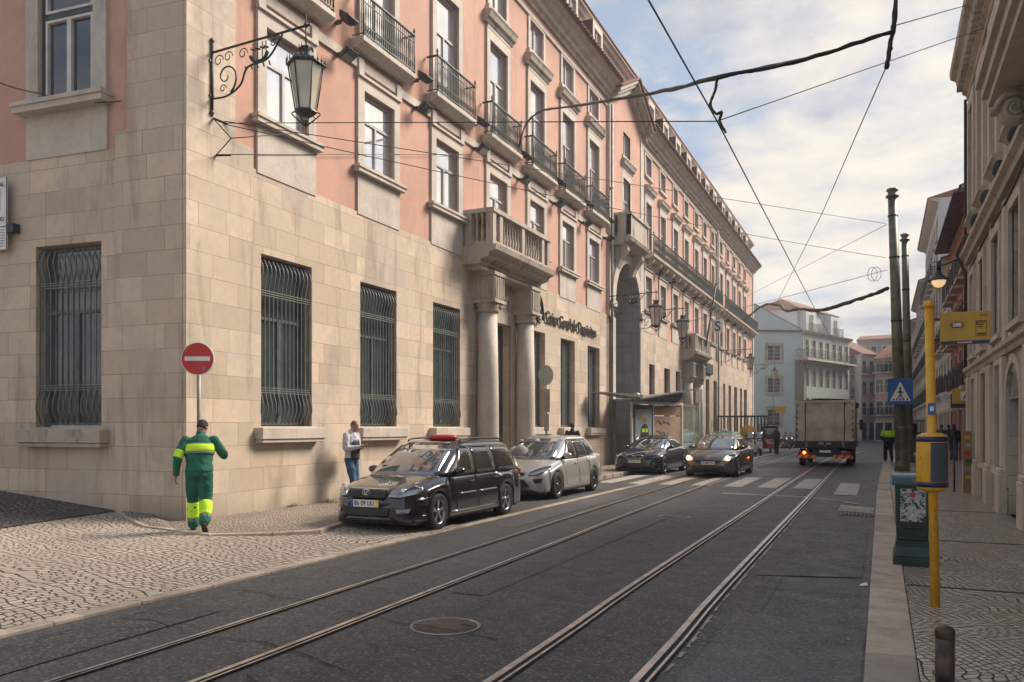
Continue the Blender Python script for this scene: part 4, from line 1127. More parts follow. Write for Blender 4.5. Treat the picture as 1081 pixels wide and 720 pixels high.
    # side windows from side-view quads: (x at bottom front, x bottom rear, x top front, x top rear)
    def side_win(q, sgn, m_='car_glass', name='side_window', zlo=None, zhi=None, off=E_):
        zlo = zi if zlo is None else zlo; zhi = z1-.05 if zhi is None else zhi; rows = []
        for j in range(7):
            t = j/6; z = lerp(zlo, zhi, t); xf = lerp(q[0], q[2], t); xr = lerp(q[1], q[3], t)
            if len(q) > 4: xr -= q[4]*(4*t*(1-t))
            rows.append([(lerp(xf, xr, i/8), sgn*(side_y(lerp(xf, xr, i/8), z)+off), z) for i in range(9)])
        b = MB(); b.grid(rows); return b.build(name, M[m_], T, local=True, recalc=False, thick=.004)
    for sgn in (1, -1):
        if g.get('trim'): side_win(g['trim'], sgn, g.get('trimc', 'black'), 'window_trim', zi-.025, z1-.03, .003)
        for q in g['win']: side_win(q, sgn)
    # door shut lines, handles, rubbing strips
    def body_y(x, z):
        zt = crv(top, x); zs = lowf; h_ = max(0.0, min(1.0, (z-zs)/(zt-zs))); w = hw(x)
        return w*crv([(0, .985), (.12, .995), (.3, 1.0), (.5, .99), (.72, .965), (.9, .935), (1.0, .90)], h_)
    for sgn in (1, -1):
        for dr in P['doors']:
            b = MB()
            xs_, xe = dr; ztop = crv(top, (xs_+xe)/2)-.06
            path = [(xs_, ztop), (xs_, .62), (xs_-.02, .40), (xs_-.06, .30), (lerp(xs_, xe, .5), .285), (xe+.03, .30), (xe+.0, .42), (xe, .6), (xe, ztop)]
            b.tube([(x, sgn*(body_y(x, z)+.000), z) for x, z in path], .0055, 4, False)
            d_ = b.build('door_line', M['black'], T, local=True)
            b = MB(); hx = xe+.17; hz = crv(top, hx)-.17
            yh = body_y(hx, hz); b.box(hx-.085, hx+.085, sgn*yh-(.004 if sgn > 0 else .03), sgn*yh+(.03 if sgn > 0 else .004), hz-.018, hz+.018)
            b.build('door_handle', M[P.get('handle', P['paint'])], T, local=True, bevel=.008)
        if P.get('strip'):
            for xa, xb in P['strip']:
                b = MB(); n = 8; zz = .56
                vs = []
                for i in range(n+1):
                    x = lerp(xa, xb, i/n); y = sgn*(body_y(x, zz)+.004); vs.append((x, y, zz))
                b.tube(vs, .016, 5); b.build('side_strip', M['chrome'], T, local=True)
            b = MB(); vs = [(lerp(wx[1]+.38, wx[0]-.38, i/8), 0, 0) for i in range(9)]
            b.tube([(v[0], sgn*(body_y(v[0], .26)+.006), .27) for v in vs], .014, 5); b.build('sill_strip', M['chrome'], T, local=True)
        # mirrors
        mx_, mz = P['mirror']; yb = side_y(mx_, max(z0, mz)) if mz > z0 else body_y(mx_, mz)
        b = MB(); c = Vector((mx_, sgn*(yb+.13), mz))
        rings = []
        for k, (dx, sc_) in enumerate(((-.05, .78), (-.03, 1), (.01, 1), (.05, .8), (.075, .35))):
            rings.append([(c.x+dx, c.y+sc_*.105*math.cos(2*PI*i/12), c.z+sc_*.068*math.sin(2*PI*i/12)) for i in range(12)])
        b.loft(rings); b.bar((mx_, sgn*(yb-.03), mz-.04), (mx_, sgn*(yb+.07), mz-.01), .05, .03); b.build('mirror', M[P.get('mirc', P['paint'])], T, local=True)
    for w_ in wx:
        for sgn in (1, -1):
            wheel(T, (w_, sgn*(W_/2-.115), R_), R_, None, sgn, P.get('spokes', 6), P.get('rim', 'rimc'))
    T['_'] = 0; del T['_']
    return T, body_y, hw, side_y, X0
def nose_patch(T, name, m_, hw, top, hl, pts, L_, off=.012, thick=.02, mir=True):
    """a patch on the nose given as (y, z) outline lying on the front surface: x from the plan curve of the body"""
    out = []
    def xf(y):
        y = abs(y); lo, hi = hl*.5, hl
        for _ in range(24):
            md = (lo+hi)/2
            if hw(md)*.985 > y: lo = md
            else: hi = md
        return lo
    for sg in ((1, -1) if mir else (1,)):
        b = MB(); n = len(pts)
        P_ = [(xf(y)+off-lean_, sg*y, z) for y, z, lean_ in pts]
        Q_ = [(x-thick-.05, y, z) for x, y, z in P_]
        cx = sum(p[0] for p in P_)/n+.006; cy = sum(p[1] for p in P_)/n; cz = sum(p[2] for p in P_)/n
        b.add(P_+Q_+[(cx, cy, cz)], [(k, (k+1) % n, 2*n) for k in range(n)] + [(k, n+k, n+(k+1) % n, (k+1) % n) for k in range(n)] + [tuple(range(n, 2*n))], False)
        out.append(b.build(name, M[m_], T, local=True))
    return out
def plate_at(T, x, z, text, w=.52, y=0, back=False, yel=True):
    s = -1 if back else 1
    b = MB(); b.box(x-.01 if s > 0 else x-.012, x+.012 if s > 0 else x+.01, y-w/2, y+w/2, z-.055, z+.055); p = b.build('number_plate', M['plate'], T, local=True)
    b = MB(); xx = x+s*.0125
    b.box(min(xx, xx+s*.002), max(xx, xx+s*.002), y-s*(w/2), y-s*(w/2-.05), z-.054, z+.054) if s < 0 else b.box(xx, xx+.002, y-w/2, y-w/2+.05, z-.054, z+.054)
    b.build('plate_band', M['plate_blue'], p, local=True)
    if yel:
        b = MB()
        b.box(xx, xx+.002, y+w/2-.05, y+w/2, z-.054, z+.054) if s > 0 else b.box(xx-.002, xx, y-w/2, y-w/2+.05, z-.054, z+.054)
        b.build('plate_date', M['plate_yellow'], p, local=True)
    if text:
        cu = bpy.data.curves.new('plate_text', 'FONT'); cu.body = text; cu.size = .108; cu.extrude = .001; cu.align_x = 'CENTER'; cu.align_y = 'CENTER'; cu.offset = .001
        to = bpy.data.objects.new('tmp', cu); COL.objects.link(to); bpy.context.view_layer.update()
        me = bpy.data.meshes.new_from_object(to.evaluated_get(bpy.context.evaluated_depsgraph_get())); bpy.data.objects.remove(to)
        o = bpy.data.objects.new('plate_text', me); COL.objects.link(o); me.materials.clear(); me.materials.append(M['black']); o.parent = p
        o.location = (x+s*.014, y, z); o.rotation_euler = (R(90), 0, R(90) if s > 0 else R(-90)); o.scale = (.88, 1, 1)
    return p
# forward (+x of the car) points towards the camera: -Y
RZ = R(-90)
# --- black estate car
PL = [(-1, .80), (-.97, .88), (-.9, .945), (-.7, .985), (-.3, 1), (.3, 1), (.62, .975), (.78, .935), (.88, .87), (.95, .74), (.985, .56), (1, .40)]
M['paint_black'] = paint('black_car_paint', (.006,.006,.009), rough=.25, dirt=.015)
M['paint_silver'] = paint('silver_car_paint', (.44,.435,.43), .4, .34, .04)
M['paint_blue'] = paint('midnight_blue_paint', (.010,.014,.035), .2, .3, .03)
M['paint_grey'] = paint('warm_grey_paint', (.13,.115,.11), .6, .33, .05)
Pt = dict(L=4.40, W=1.70, wx=(1.32, -1.28), R=.305, plan=PL, paint='paint_black', crown=.03,
    top=[(-2.2, .72), (-2.17, .88), (-2.1, .925), (-1.0, .93), (0, .915), (.80, .90), (1.10, .885), (1.5, .825), (1.85, .745), (2.05, .685), (2.15, .61), (2.2, .50)],
    gh=dict(z0=.86, z1=1.40, front=[(.86, 1.26), (1.1, .92), (1.27, .62), (1.40, .30)], rear=[(.86, -2.18), (1.1, -2.08), (1.27, -1.95), (1.40, -1.78)], w=[(.86, .785), (1.1, .735), (1.27, .665), (1.40, .595)],
        bow=.20, rbow=.10, rt=.07, win=[(.68, .02, .28, .0), (-.06, -.86, -.08, -.80), (-.93, -1.93, -.88, -1.62, .0)], trim=(.92, -1.98, .26, -1.66)),
    doors=[(.78, -.02), (-.05, -.98)], strip=[(.62, .02), (-.1, -.86)], mirror=(.72, .95), handle='paint_black', spokes=5)
t, by, hw, sy, X0 = car('parked_car', (-7.44, 12.87, 0), RZ, 'black estate car with roof rails and a low red roof sign, nearest of the cars', 'car', Pt)
hl = 2.2
nose_patch(t, 'headlight', 'lens', hw, None, hl, [(.40, .60, .0), (.44, .70, .07), (.56, .755, .11), (.70, .765, .10), (.76, .72, .06), (.74, .63, .0), (.58, .59, -.01)], 0, .02)
for sg in (1, -1):
    m = MB(); m.lathe((2.0, sg*.57, .675), [(.058, -.03), (.06, .045), (.04, .05), (.01, .055)], 14, ax=(1, 0, 0)); m.build('headlamp_reflector', M['chrome'], t, local=True)
nose_patch(t, 'grille', 'black', hw, None, hl, [(0, .70, .02), (.36, .695, .02), (.33, .585, .0), (0, .575, .0)], 0, .022, mir=True)
m = MB(); m.tube([(2.19, y_, .722) if abs(y_) < .2 else (2.165, y_, .718) for y_ in (-.39, -.3, -.1, 0, .1, .3, .39)], .013, 6)
for z_ in (.60, .64, .68): m.tube([(2.185, y_, z_) if abs(y_) < .2 else (2.16, y_, z_) for y_ in (-.33, -.15, 0, .15, .33)], .005, 4)
m.build('grille_bar', M['chrome'], t, local=True)
m = MB()
for rx, rz_ in ((.07, .047), (.045, .022), (.022, .045)):
    m.tube([(2.215, rx*math.cos(2*PI*i/18), .668+rz_*math.sin(2*PI*i/18)+(.012 if rx == .045 else 0)) for i in range(18)], .006, 5, closed=True)
m.build('emblem', M['chrome'], t, local=True)
nose_patch(t, 'lower_intake', 'black', hw, None, hl, [(0, .43, -.01), (.42, .425, -.01), (.40, .30, -.02), (0, .29, -.02)], 0, .02)
m = MB(); m.loft([[(x_, y_*w_, z_) for y_, z_ in [(-1, .0), (1, 0)] ] for x_, w_, z_ in ()]) if False else None
nose_patch(t, 'fog_lamp', 'lens', hw, None, hl, [(.52, .40, -.01), (.70, .41, -.01), (.68, .34, -.01), (.54, .335, -.01)], 0, .015)
m = MB()
rows = []
for x_, z_ in ((2.17, .56), (2.235, .54), (2.25, .50), (2.24, .46), (2.16, .45)): rows.append([(x_-.5*(abs(y_)/.83)**2.6*1.0, y_, z_) for y_ in [-.83+1.66*i/16 for i in range(17)]])
m.grid(rows); m.build('bumper', M['paint_black'], t, local=True, thick=.02)
m = MB()
rows = []
for x_, z_ in ((2.14, .30), (2.22, .27), (2.22, .22), (2.12, .19)): rows.append([(x_-.5*(abs(y_)/.82)**2.6*1.0, y_, z_) for y_ in [-.82+1.64*i/16 for i in range(17)]])
m.grid(rows); m.build('front_spoiler', M['paint_black'], t, local=True, thick=.02)
plate_at(t, 2.255, .49, '86 09 UU')
for sg in (1, -1):
    m = MB(); m.tube(smooth_path([(.10, sg*.53, 1.44), (.0, sg*.54, 1.48), (-.5, sg*.55, 1.497), (-1.3, sg*.545, 1.49), (-1.62, sg*.53, 1.47), (-1.7, sg*.52, 1.43)], 4), .018, 6); m.build('roof_rail', M['black'], t, local=True)
    m = MB(); m.box(-2.185, -2.02, .60 if sg > 0 else -.735, .735 if sg > 0 else -.60, .68, .88); m.build('tail_lamp', M['lens_red'], t, local=True, bevel=.02)
for sg in (.42, -.1): m = MB(); m.tube([(1.08-abs(sg)*.1, sg, .985), (.99, sg-.2, 1.02), (.95, sg-.45, 1.035)], .009, 5); m.build('wiper', M['black'], t, local=True)
m = MB()
rings = []
for z_, a_, b_ in ((1.45, .12, .24), (1.48, .16, .29), (1.51, .17, .30), (1.545, .14, .27), (1.56, .06, .16)): rings.append([(-.25+a_*math.cos(2*PI*i/20), .0+b_*math.sin(2*PI*i/20), z_) for i in range(20)])
m.loft(rings); m.build('roof_sign', M['red'], t, local=True)
# --- silver hatchback
Pf = dict(L=4.34, W=1.80, wx=(1.35, -1.29), R=.322, plan=PL, paint='paint_silver', crown=.035,
    top=[(-2.17, .62), (-2.14, .86), (-2.05, 1.02), (-1.0, 1.02), (0, .985), (.75, .965), (1.10, .93), (1.5, .84), (1.8, .75), (2.0, .68), (2.12, .60), (2.17, .48)],
    gh=dict(z0=.92, z1=1.44, front=[(.92, 1.32), (1.1, .98), (1.3, .56), (1.44, .18)], rear=[(.92, -2.12), (1.1, -1.98), (1.3, -1.78), (1.44, -1.48)], w=[(.92, .82), (1.1, .775), (1.3, .68), (1.44, .60)],
        bow=.22, rbow=.14, rt=.12, win=[(.70, -.06, .16, -.08), (-.14, -.92, -.14, -.80), (-1.0, -1.50, -.88, -1.15)], trim=(.95, -1.6, .10, -1.2)),
    doors=[(.82, -.08), (-.12, -1.02)], mirror=(.78, 1.02), spokes=11, rim='rimd')
t, by, hw, sy, X0 = car('parked_car', (-7.87, 19.22, 0), RZ, 'silver hatchback with dark bulging headlights, parked behind the black estate car', 'car', Pf)
nose_patch(t, 'headlight', 'lens', hw, None, 2.17, [(.44, .60, .0), (.50, .68, .06), (.66, .76, .14), (.80, .80, .20), (.81, .74, .12), (.74, .66, .0), (.58, .60, .0)], 0, .02)
nose_patch(t, 'lower_intake', 'black', hw, None, 2.17, [(0, .50, -.01), (.34, .49, -.01), (.48, .32, -.02), (0, .27, -.02)], 0, .025)
nose_patch(t, 'upper_intake', 'black', hw, None, 2.17, [(0, .655, .02), (.34, .65, .02), (.30, .60, .0), (0, .595, .0)], 0, .022)
nose_patch(t, 'fog_lamp', 'black', hw, None, 2.17, [(.55, .50, -.01), (.74, .51, -.01), (.72, .42, -.01), (.60, .40, -.01)], 0, .018)
m = MB(); m.lathe((2.17, 0, .625), [(.05, -.02), (.05, .02), (.01, .024)], 16, ax=(1, 0, 0)); m.build('emblem', M['plate_blue'], t, local=True)
plate_at(t, 2.235, .42, '')
m = MB(); m.tube([(.0, 0, 1.50), (-.28, 0, 1.74)], .006, 5); m.build('aerial', M['black'], t, local=True)
for sg in (1, -1): m = MB(); m.box(-2.12, -1.98, .60 if sg > 0 else -.76, .76 if sg > 0 else -.60, .80, .99); m.build('tail_lamp', M['lens_red'], t, local=True, bevel=.03)
# --- dark blue coupe
PB4 = [(-1, .78), (-.97, .86), (-.9, .94), (-.7, .985), (-.4, 1), (.3, .99), (.6, .975), (.78, .95), (.88, .90), (.95, .80), (.985, .66), (1, .52)]
Pb = dict(L=4.64, W=1.83, wx=(1.50, -1.31), R=.335, plan=PB4, paint='paint_blue', crown=.035,
    top=[(-2.32, .62), (-2.28, .86), (-2.15, .98), (-1.4, 1.0), (0, .95), (.8, .92), (1.15, .90), (1.6, .83), (1.95, .75), (2.15, .68), (2.27, .60), (2.32, .48)],
    gh=dict(z0=.88, z1=1.34, front=[(.88, 1.15), (1.05, .85), (1.22, .45), (1.34, .05)], rear=[(.88, -2.1), (1.05, -1.8), (1.22, -1.35), (1.34, -.85)], w=[(.88, .80), (1.05, .75), (1.22, .66), (1.34, .58)],
        bow=.22, rbow=.18, rt=.14, win=[(.62, -.2, .1, -.12), (-.28, -1.45, -.2, -.85)], trim=(.75, -1.55, .0, -.85), trimc='chrome'),
    doors=[(.78, -.30)], mirror=(.62, .98), spokes=7, rim='rimd')
t, by, hw, sy, X0 = car('parked_car', (-8.02, 30.55, 0), R(-92), 'dark blue coupe with a twin kidney grille, parked in front of the bus shelter', 'car', Pb)
nose_patch(t, 'headlight', 'glass_dark', hw, None, 2.32, [(.42, .60, .0), (.44, .68, .04), (.64, .70, .06), (.82, .72, .12), (.80, .64, .02), (.60, .60, .0)], 0, .02)
for sg in (1, -1):
    m = MB(); q = [(.03, .70), (.12, .715), (.29, .70), (.33, .66), (.28, .60), (.10, .585), (.04, .62)]
    P3 = [(2.34-(y_/.9)**2*.12, sg*y_, z_) for y_, z_ in q]; m.tube(P3, .012, 5, closed=True); k = m.build('kidney_grille', M['chrome'], t, local=True)
    m = MB(); m.prism([(p[0]-.01, p[1], p[2]) for p in P3], (-.03, 0, 0))
    m.build('grille_mesh', M['black'], k, local=True)
m = MB(); m.lathe((2.30, 0, .745), [(.04, -.02), (.04, .01), (.01, .014)], 14, ax=(1, 0, .5)); m.build('emblem', M['plate_blue'], t, local=True)
nose_patch(t, 'lower_intake', 'black', hw, None, 2.32, [(0, .40, -.01), (.44, .40, -.01), (.74, .44, -.01), (.74, .30, -.02), (0, .26, -.02)], 0, .022)
nose_patch(t, 'fog_lamp', 'lens', hw, None, 2.32, [(.66, .44, -.01), (.74, .44, -.01), (.74, .38, -.01), (.66, .38, -.01)], 0, .035)
plate_at(t, 2.36, .49, '75·VS·14', .5)
# --- moving grey coupe with lit lamps
PM = [(-1, .78), (-.97, .86), (-.9, .94), (-.7, .985), (-.3, 1), (.3, 1), (.6, .98), (.78, .95), (.88, .90), (.95, .80), (.985, .66), (1, .52)]
Pg = dict(L=4.30, W=1.80, wx=(1.30, -1.34), R=.325, plan=PM, paint='paint_grey', crown=.03,
    top=[(-2.15, .62), (-2.1, .90), (-2.0, 1.04), (-1.0, 1.0), (0, .96), (.75, .95), (1.10, .93), (1.5, .86), (1.8, .78), (1.98, .71), (2.1, .62), (2.15, .48)],
    gh=dict(z0=.92, z1=1.41, front=[(.92, 1.30), (1.1, .95), (1.28, .55), (1.41, .16)], rear=[(.92, -2.05), (1.1, -1.9), (1.28, -1.6), (1.41, -1.2)], w=[(.92, .80), (1.1, .75), (1.28, .66), (1.41, .58)],
        bow=.2, rbow=.16, rt=.14, win=[(.70, -.2, .14, -.2), (-.28, -1.3, -.28, -1.0)], trim=(.92, -1.4, .08, -1.05)),
    doors=[(.8, -.3)], mirror=(.74, 1.02), spokes=8, rim='rimc')
t, by, hw, sy, X0 = car('moving_car', (-5.32, 29.75, 0), R(-91), 'warm grey coupe with both headlights glowing orange, driving towards the zebra crossing', 'car', Pg)
hd = nose_patch(t, 'headlight', 'lens', hw, None, 2.15, [(.50, .58, .0), (.52, .68, .05), (.66, .76, .12), (.78, .80, .18), (.84, .76, .12), (.82, .66, .0), (.66, .58, .0)], 0, .02)
for h_, sg in zip(hd, (1, -1)):
    m = MB(); m.sphere((2.12, sg*.66, .665), .085, 12, 8); m.build('lit_lamp', M['lamp_on'], h_, local=True)
nose_patch(t, 'lower_intake', 'black', hw, None, 2.15, [(0, .42, -.01), (.52, .41, -.01), (.56, .31, -.02), (0, .28, -.02)], 0, .022)
nose_patch(t, 'grille', 'black', hw, None, 2.15, [(0, .60, .0), (.42, .59, .0), (.40, .50, -.01), (0, .50, -.01)], 0, .02)
nose_patch(t, 'fog_lamp', 'chrome', hw, None, 2.15, [(.64, .44, -.01), (.80, .48, -.01), (.80, .34, -.01), (.66, .34, -.01)], 0, .02)
m = MB(); m.tube([(2.155, .0, .745), (2.165, .055, .68), (2.16, .0, .615), (2.165, -.055, .68)], .012, 5, closed=True); m.build('emblem', M['chrome'], t, local=True)
plate_at(t, 2.225, .50, '35·MP·74', .5)
# ------------------------------------------------------------------ generic row houses
M['cream'] = plaster('cream_plaster', (.55,.51,.46), .1, .35)
M['white_plaster'] = plaster('white_plaster', (.62,.63,.66), .08, .35)
M['red_plaster'] = plaster('red_plaster', (.42,.11,.10), .1, .4)
M['teal'] = plaster('pale_teal_plaster', (.46,.57,.58), .05, .12, (.2,.25,.27))
M['teal2'] = plaster('pale_green_plaster', (.40,.48,.46), .05, .15, (.2,.25,.27))
M['palepink'] = plaster('dusty_pink_plaster', (.45,.30,.28), .08, .3)
M['grey_plaster'] = plaster('grey_plaster', (.30,.31,.31), .1, .4)
M['ochre'] = plaster('old_ochre_plaster', (.27,.20,.14), .15, .6)
M['brown_soffit'] = mat('dark_timber_eave', (.13,.07,.055), .7, var=.3)
def house(name, label, F, w, h, dep, floors, bays, wm, tm='stone', wd=1.0, rail=None, base=None, roof=1.6, eave=.35, fm='frame_white', gm='glass_dark', gnd=3.2, wh=1.75, loc=None, blind=0, first=0, roofm='tile', gdoors=True):
    """F: frame of the street face (s along, d outward). floors: window sill heights"""
    T = empty(name, loc if loc else tuple(F @ Vector((w/2, 0, 0))), 0, label, 'building')
    m = MB(F); ops = []
    st = w/bays; cs_ = [st*(i+.5) for i in range(bays)]
    for fi, z in enumerate(floors):
        hh = wh if not isinstance(wh, (list, tuple)) else wh[fi]
        for c in cs_: ops.append((c-wd/2, c+wd/2, z, z+hh))
    dops = [(c-wd*.6, c+wd*.6, .12, gnd-.6) for c in cs_] if gdoors else []
    wall(m, 0, w, -.2, h, ops+dops, 0, .2)
    m.add([(0, 0, -.2), (0, -dep, -.2), (0, -dep, h), (0, 0, h), (w, 0, -.2), (w, -dep, -.2), (w, -dep, h), (w, 0, h)], [(0,1,2,3), (4,5,6,7)])
    m.add([(0, -dep, -.2), (w, -dep, -.2), (w, -dep, h), (0, -dep, h)], [(0,1,2,3)])
    m.build('wall', M[wm], T)
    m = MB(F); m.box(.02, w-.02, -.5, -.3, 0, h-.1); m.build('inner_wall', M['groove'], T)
    m = MB(F)
    profile_run(m, -.05, w+.05, h-.35, [(-.02, 0), (.06, 0), (.08, .1), (eave*.7, .2), (eave, .3), (eave, .38), (-.02, .38)]); m.build('cornice', M[tm], T)
    if roof:
        m = MB(F); m.add([(-.1, eave+.08, h+.03), (w+.1, eave+.08, h+.03), (w+.1, -dep/2, h+roof), (-.1, -dep/2, h+roof), (-.1, -dep-.2, h+.03), (w+.1, -dep-.2, h+.03), (-.1, eave+.08, h-.03), (w+.1, eave+.08, h-.03)], [(0,1,2,3), (3,2,5,4), (0,3,4), (1,2,5), (0,1,7,6)])
        m.build('roof', M[roofm], T)
    w0 = {}
    for fi, z in enumerate(floors):
        hh = wh if not isinstance(wh, (list, tuple)) else wh[fi]
        for c in cs_:
            off = F.to_3x3() @ Vector((c-cs_[0], 0, 0))
            if fi in w0 and c != cs_[0]: copy_part(w0[fi], T, off); continue
            wo = window_obj(T, F, c-wd/2+.01, c+wd/2-.01, z+.01, z+hh-.01, -.12, 'cross' if hh < 1.2 else 'casement', fm, gm)
            m = MB(F); surround(m, c-wd/2, c+wd/2, z, z+hh, .13, 0, .05, top=.15); m.box(c-wd/2-.18, c+wd/2+.18, 0, .12, z-.12, z)
            m.build('surround', M[tm], wo)
            if rail and fi in rail:
                m = MB(F); m.box(c-wd/2-.35, c+wd/2+.35, 0, .45, z-.16, z-.02); sl = m.build('balcony', M[tm], wo)
                iron_railing(sl, F, c-wd/2-.32, c+wd/2+.32, .42, z-.02, z+.9, 0, st=.16, mt='iron')
            w0[fi] = wo
    if gdoors:
        for i, c in enumerate(cs_):
            off = F.to_3x3() @ Vector((c-cs_[0], 0, 0))
            if i: copy_part(d0_, T, off); continue
            m = MB(F); m.box(c-wd*.59, c+wd*.59, -.18, -.10, .12, gnd-.62); d0_ = m.build('door', M['frame_dark'], T)
            m = MB(F); m.box(c-wd*.5, c+wd*.5, -.10, -.085, gnd-1.3, gnd-.7); m.build('pane', M['glass_dark'], d0_)
            m = MB(F); surround(m, c-wd*.6, c+wd*.6, .12, gnd-.6, .14, 0, .05, top=.18); m.build('surround', M[tm], d0_)
    if base:
        m = MB(F); m.box(0, w, 0, .06, gnd-.2, gnd); m.build('string_course', M[tm], T)
    return T
def FR(y0, x=2.1): return frameM((x, y0, 0), (0, 1, 0), (-1, 0, 0))
# --- near right building of pale stone
X1 = 2.1; Y1 = 24.2
RB = empty('stone_building', (X1, 14, 0), 0, 'shaded pale stone building on the right with pilasters, a carved balcony and heavy cornice', 'building')
F = frameM((X1, 0, 0), (0, 1, 0), (-1, 0, 0))
gops = [(15.45, 17.0, .12, 2.2), (17.7, 18.5, .9, 2.9), (20.1, 21.0, .9, 2.9), (22.4, 23.2, .2, 2.9), (12.2, 14.0, .12, 2.8)]
fops = [(15.4, 16.6, 3.5, 5.5), (17.95, 19.05, 3.5, 5.5), (20.6, 21.6, 3.5, 5.5), (22.7, 23.5, 3.5, 5.5), (12.5, 13.7, 3.5, 5.5)]
uops = [(y-.45, y+.45, 7.3, 9.6) for y in (11.2, 13.7, 16.2, 18.6, 20.9, 23.0)]
m = MB(F); wall(m, 4, Y1, -.2, 10.5, gops+fops+uops, 0, .3)
m.add([(Y1, 0, -.2), (Y1, -8, -.2), (Y1, -8, 10.5), (Y1, 0, 10.5)], [(0,1,2,3)])
m.build('wall', M['ashlar_right'], RB)
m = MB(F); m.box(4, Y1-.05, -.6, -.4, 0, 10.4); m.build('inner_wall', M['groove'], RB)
m = MB(F)                                                    # arch head over the near door
for i in range(8):
    a0, a1 = PI*i/8, PI*(i+1)/8
    q = [(16.225-.775*math.cos(a_)*k_, 2.2+.62*math.sin(a_)*k_) for a_, k_ in ((a0, 1), (a1, 1), (a1, 1.25), (a0, 1.25))]
    m.add([(x, .06, z) for x, z in q] + [(x, 0, z) for x, z in q], [(0,1,2,3), (0,1,5,4), (2,3,7,6)])
m.box(15.25, 15.45, 0, .06, .6, 2.2); m.box(17.0, 17.2, 0, .06, .6, 2.2); m.build('door_surround', M['stone'], RB)
m = MB(F); m.box(15.46, 16.99, -.28, -.2, .12, 2.19)
d = m.build('door', M['dark_green'], RB)
m = MB(F); m.tube([(15.5, -.2, 2.2), (16.95, -.2, 2.2)], .04, 5); m.build('transom', M['dark_green'], d)
m = MB(F); m.box(15.5, 16.95, .002, .012, 2.24, 2.66); m.build('fanlight', M['glass_dark'], d)
for s_ in (14.6, 17.35, 19.3, 21.6, 23.9):
    m = MB(F); m.box(s_-.22, s_+.22, 0, .10, .95, 3.0); m.box(s_-.27, s_+.27, 0, .17, .1, .85); m.box(s_-.27, s_+.27, 0, .15, .85, .95); m.box(s_-.18, s_+.18, 0, .06, 3.25, 5.9); m.build('pilaster', M['stone'], RB, bevel=.02)
for z, p, h_ in ((3.02, .16, .2), (5.95, .24, .26)):
    m = MB(F); profile_run(m, 4, Y1, z, [(-.01, 0), (p*.5, 0), (p*.6, h_*.4), (p, h_*.6), (p, h_), (-.01, h_)]); m.build('string_course', M['stone_dirty'], RB)
for a, b, c, e in fops+[g_ for g_ in gops[1:4]]:
    w = window_obj(RB, F, a+.01, b-.01, c+.01, e-.01, -.2, 'casement', 'frame_dark', 'glass_dark')
    m = MB(F); surround(m, a, b, c, e, .16, 0, .07, top=.18); m.box(a-.2, b+.2, 0, .1, c-.1, c); m.build('surround', M['stone'], w)
for a, b, c, e in uops:
    w = window_obj(RB, F, a+.01, b-.01, c+.01, e-.01, -.2, 'casement', 'frame_dark', 'glass_dark')
    m = MB(F); m.box(a-.28, a, 0, .10, 6.9, e+.1); m.box(b, b+.28, 0, .10, 6.9, e+.1); m.box(a-.28, b+.28, 0, .10, e+.1, e+.4); m.build('surround', M['stone'], w)
    m = MB(F); profile_run(m, a-.3, b+.3, 6.78, [(0, 0), (.04, 0), (.12, .07), (.18, .1), (.18, .16), (0, .18)]); m.box(a-.1, b+.1, 0, .05, 6.3, 6.72); m.build('hood', M['stone_dirty'], w)
m = MB(F); profile_run(m, 4, Y1+.1, 10.3, [(-.05, 0), (.05, 0), (.07, .12), (.16, .18), (.18, .34), (.28, .4), (.32, .55), (.44, .62), (.46, .8), (-.05, .8)])
k = 5.0
while k < Y1: m.box(k, k+.14, .15, .30, 10.52, 10.66); k += .34
m.build('cornice', M['stone_dirty'], RB)
m = MB(F); m.box(4, 14.05, 0, .64, 6.52, 6.66); m.box(4, 14.1, 0, .72, 6.66, 6.84); m.box(4, 14.15, 0, .80, 6.84, 6.98); bl = m.build('stone_balcony', M['stone'], RB)
for y in (13.5, 10.5):                                       # volute brackets
    m = MB(F); pts = []
    for i in range(40):
        a = i*.42; r_ = .24*math.exp(-.11*a)+.01; pts.append((y, .36+r_*math.cos(a), 6.24+r_*math.sin(a)))
    for dy in (-.12, -.04, .04, .12): m.tube([(y+dy, p[1], p[2]) for p in pts], [.04*math.exp(-.06*i*.42*.8)+.008 for i in range(40)], 6)
    m.box(y-.16, y+.16, 0, .5, 6.4, 6.52); m.cyl((y-.12, .36, 6.24), (y+.12, .36, 6.24), .2, 20); m.build('volute_bracket', M['stone_dirty'], RB)
m = MB(F); m.tube([(23.9, .12, 3.2), (23.9, .12, 5.7), (23.9, .32, 6.2), (23.9, .12, 6.7), (23.9, .12, 10.2)], .035, 8); m.build('downpipe', M['iron'], RB)
m = MB(F); m.tube(smooth_path([(14.5, .05, 5.9), (17, .05, 5.78), (20, .05, 5.82), (23.9, .05, 5.7)], 5), .025, 5); m.build('wall_cable', M['cable'], RB)
for i, y in enumerate((13.2, 15.0, 16.9, 18.9, 20.9, 23.0)):
    t = empty('wall_floodlight', (X1-.2, y, 6.2), 0, 'small round floodlight standing on the stone ledge of the right building', 'floodlight', 'floodlights on the ledge of the right building')
    m = MB(); m.lathe((X1-.2, y, 6.22), [(.05, 0), (.05, .03), (.02, .04), (.02, .08)], 10); m.build('bracket', M['iron'], t)
    m = MB(); m.lathe((X1-.17, y, 6.30), [(.07, -.06), (.11, 0), (.11, .12), (.09, .18), (.03, .2)], 12); m.build('lamp_housing', M['iron'], t)
    m = MB(); m.lathe((X1-.17, y, 6.49), [(.08, 0), (.08, .015), (.01, .018)], 12); m.build('lens', M['glass_dark'], t)
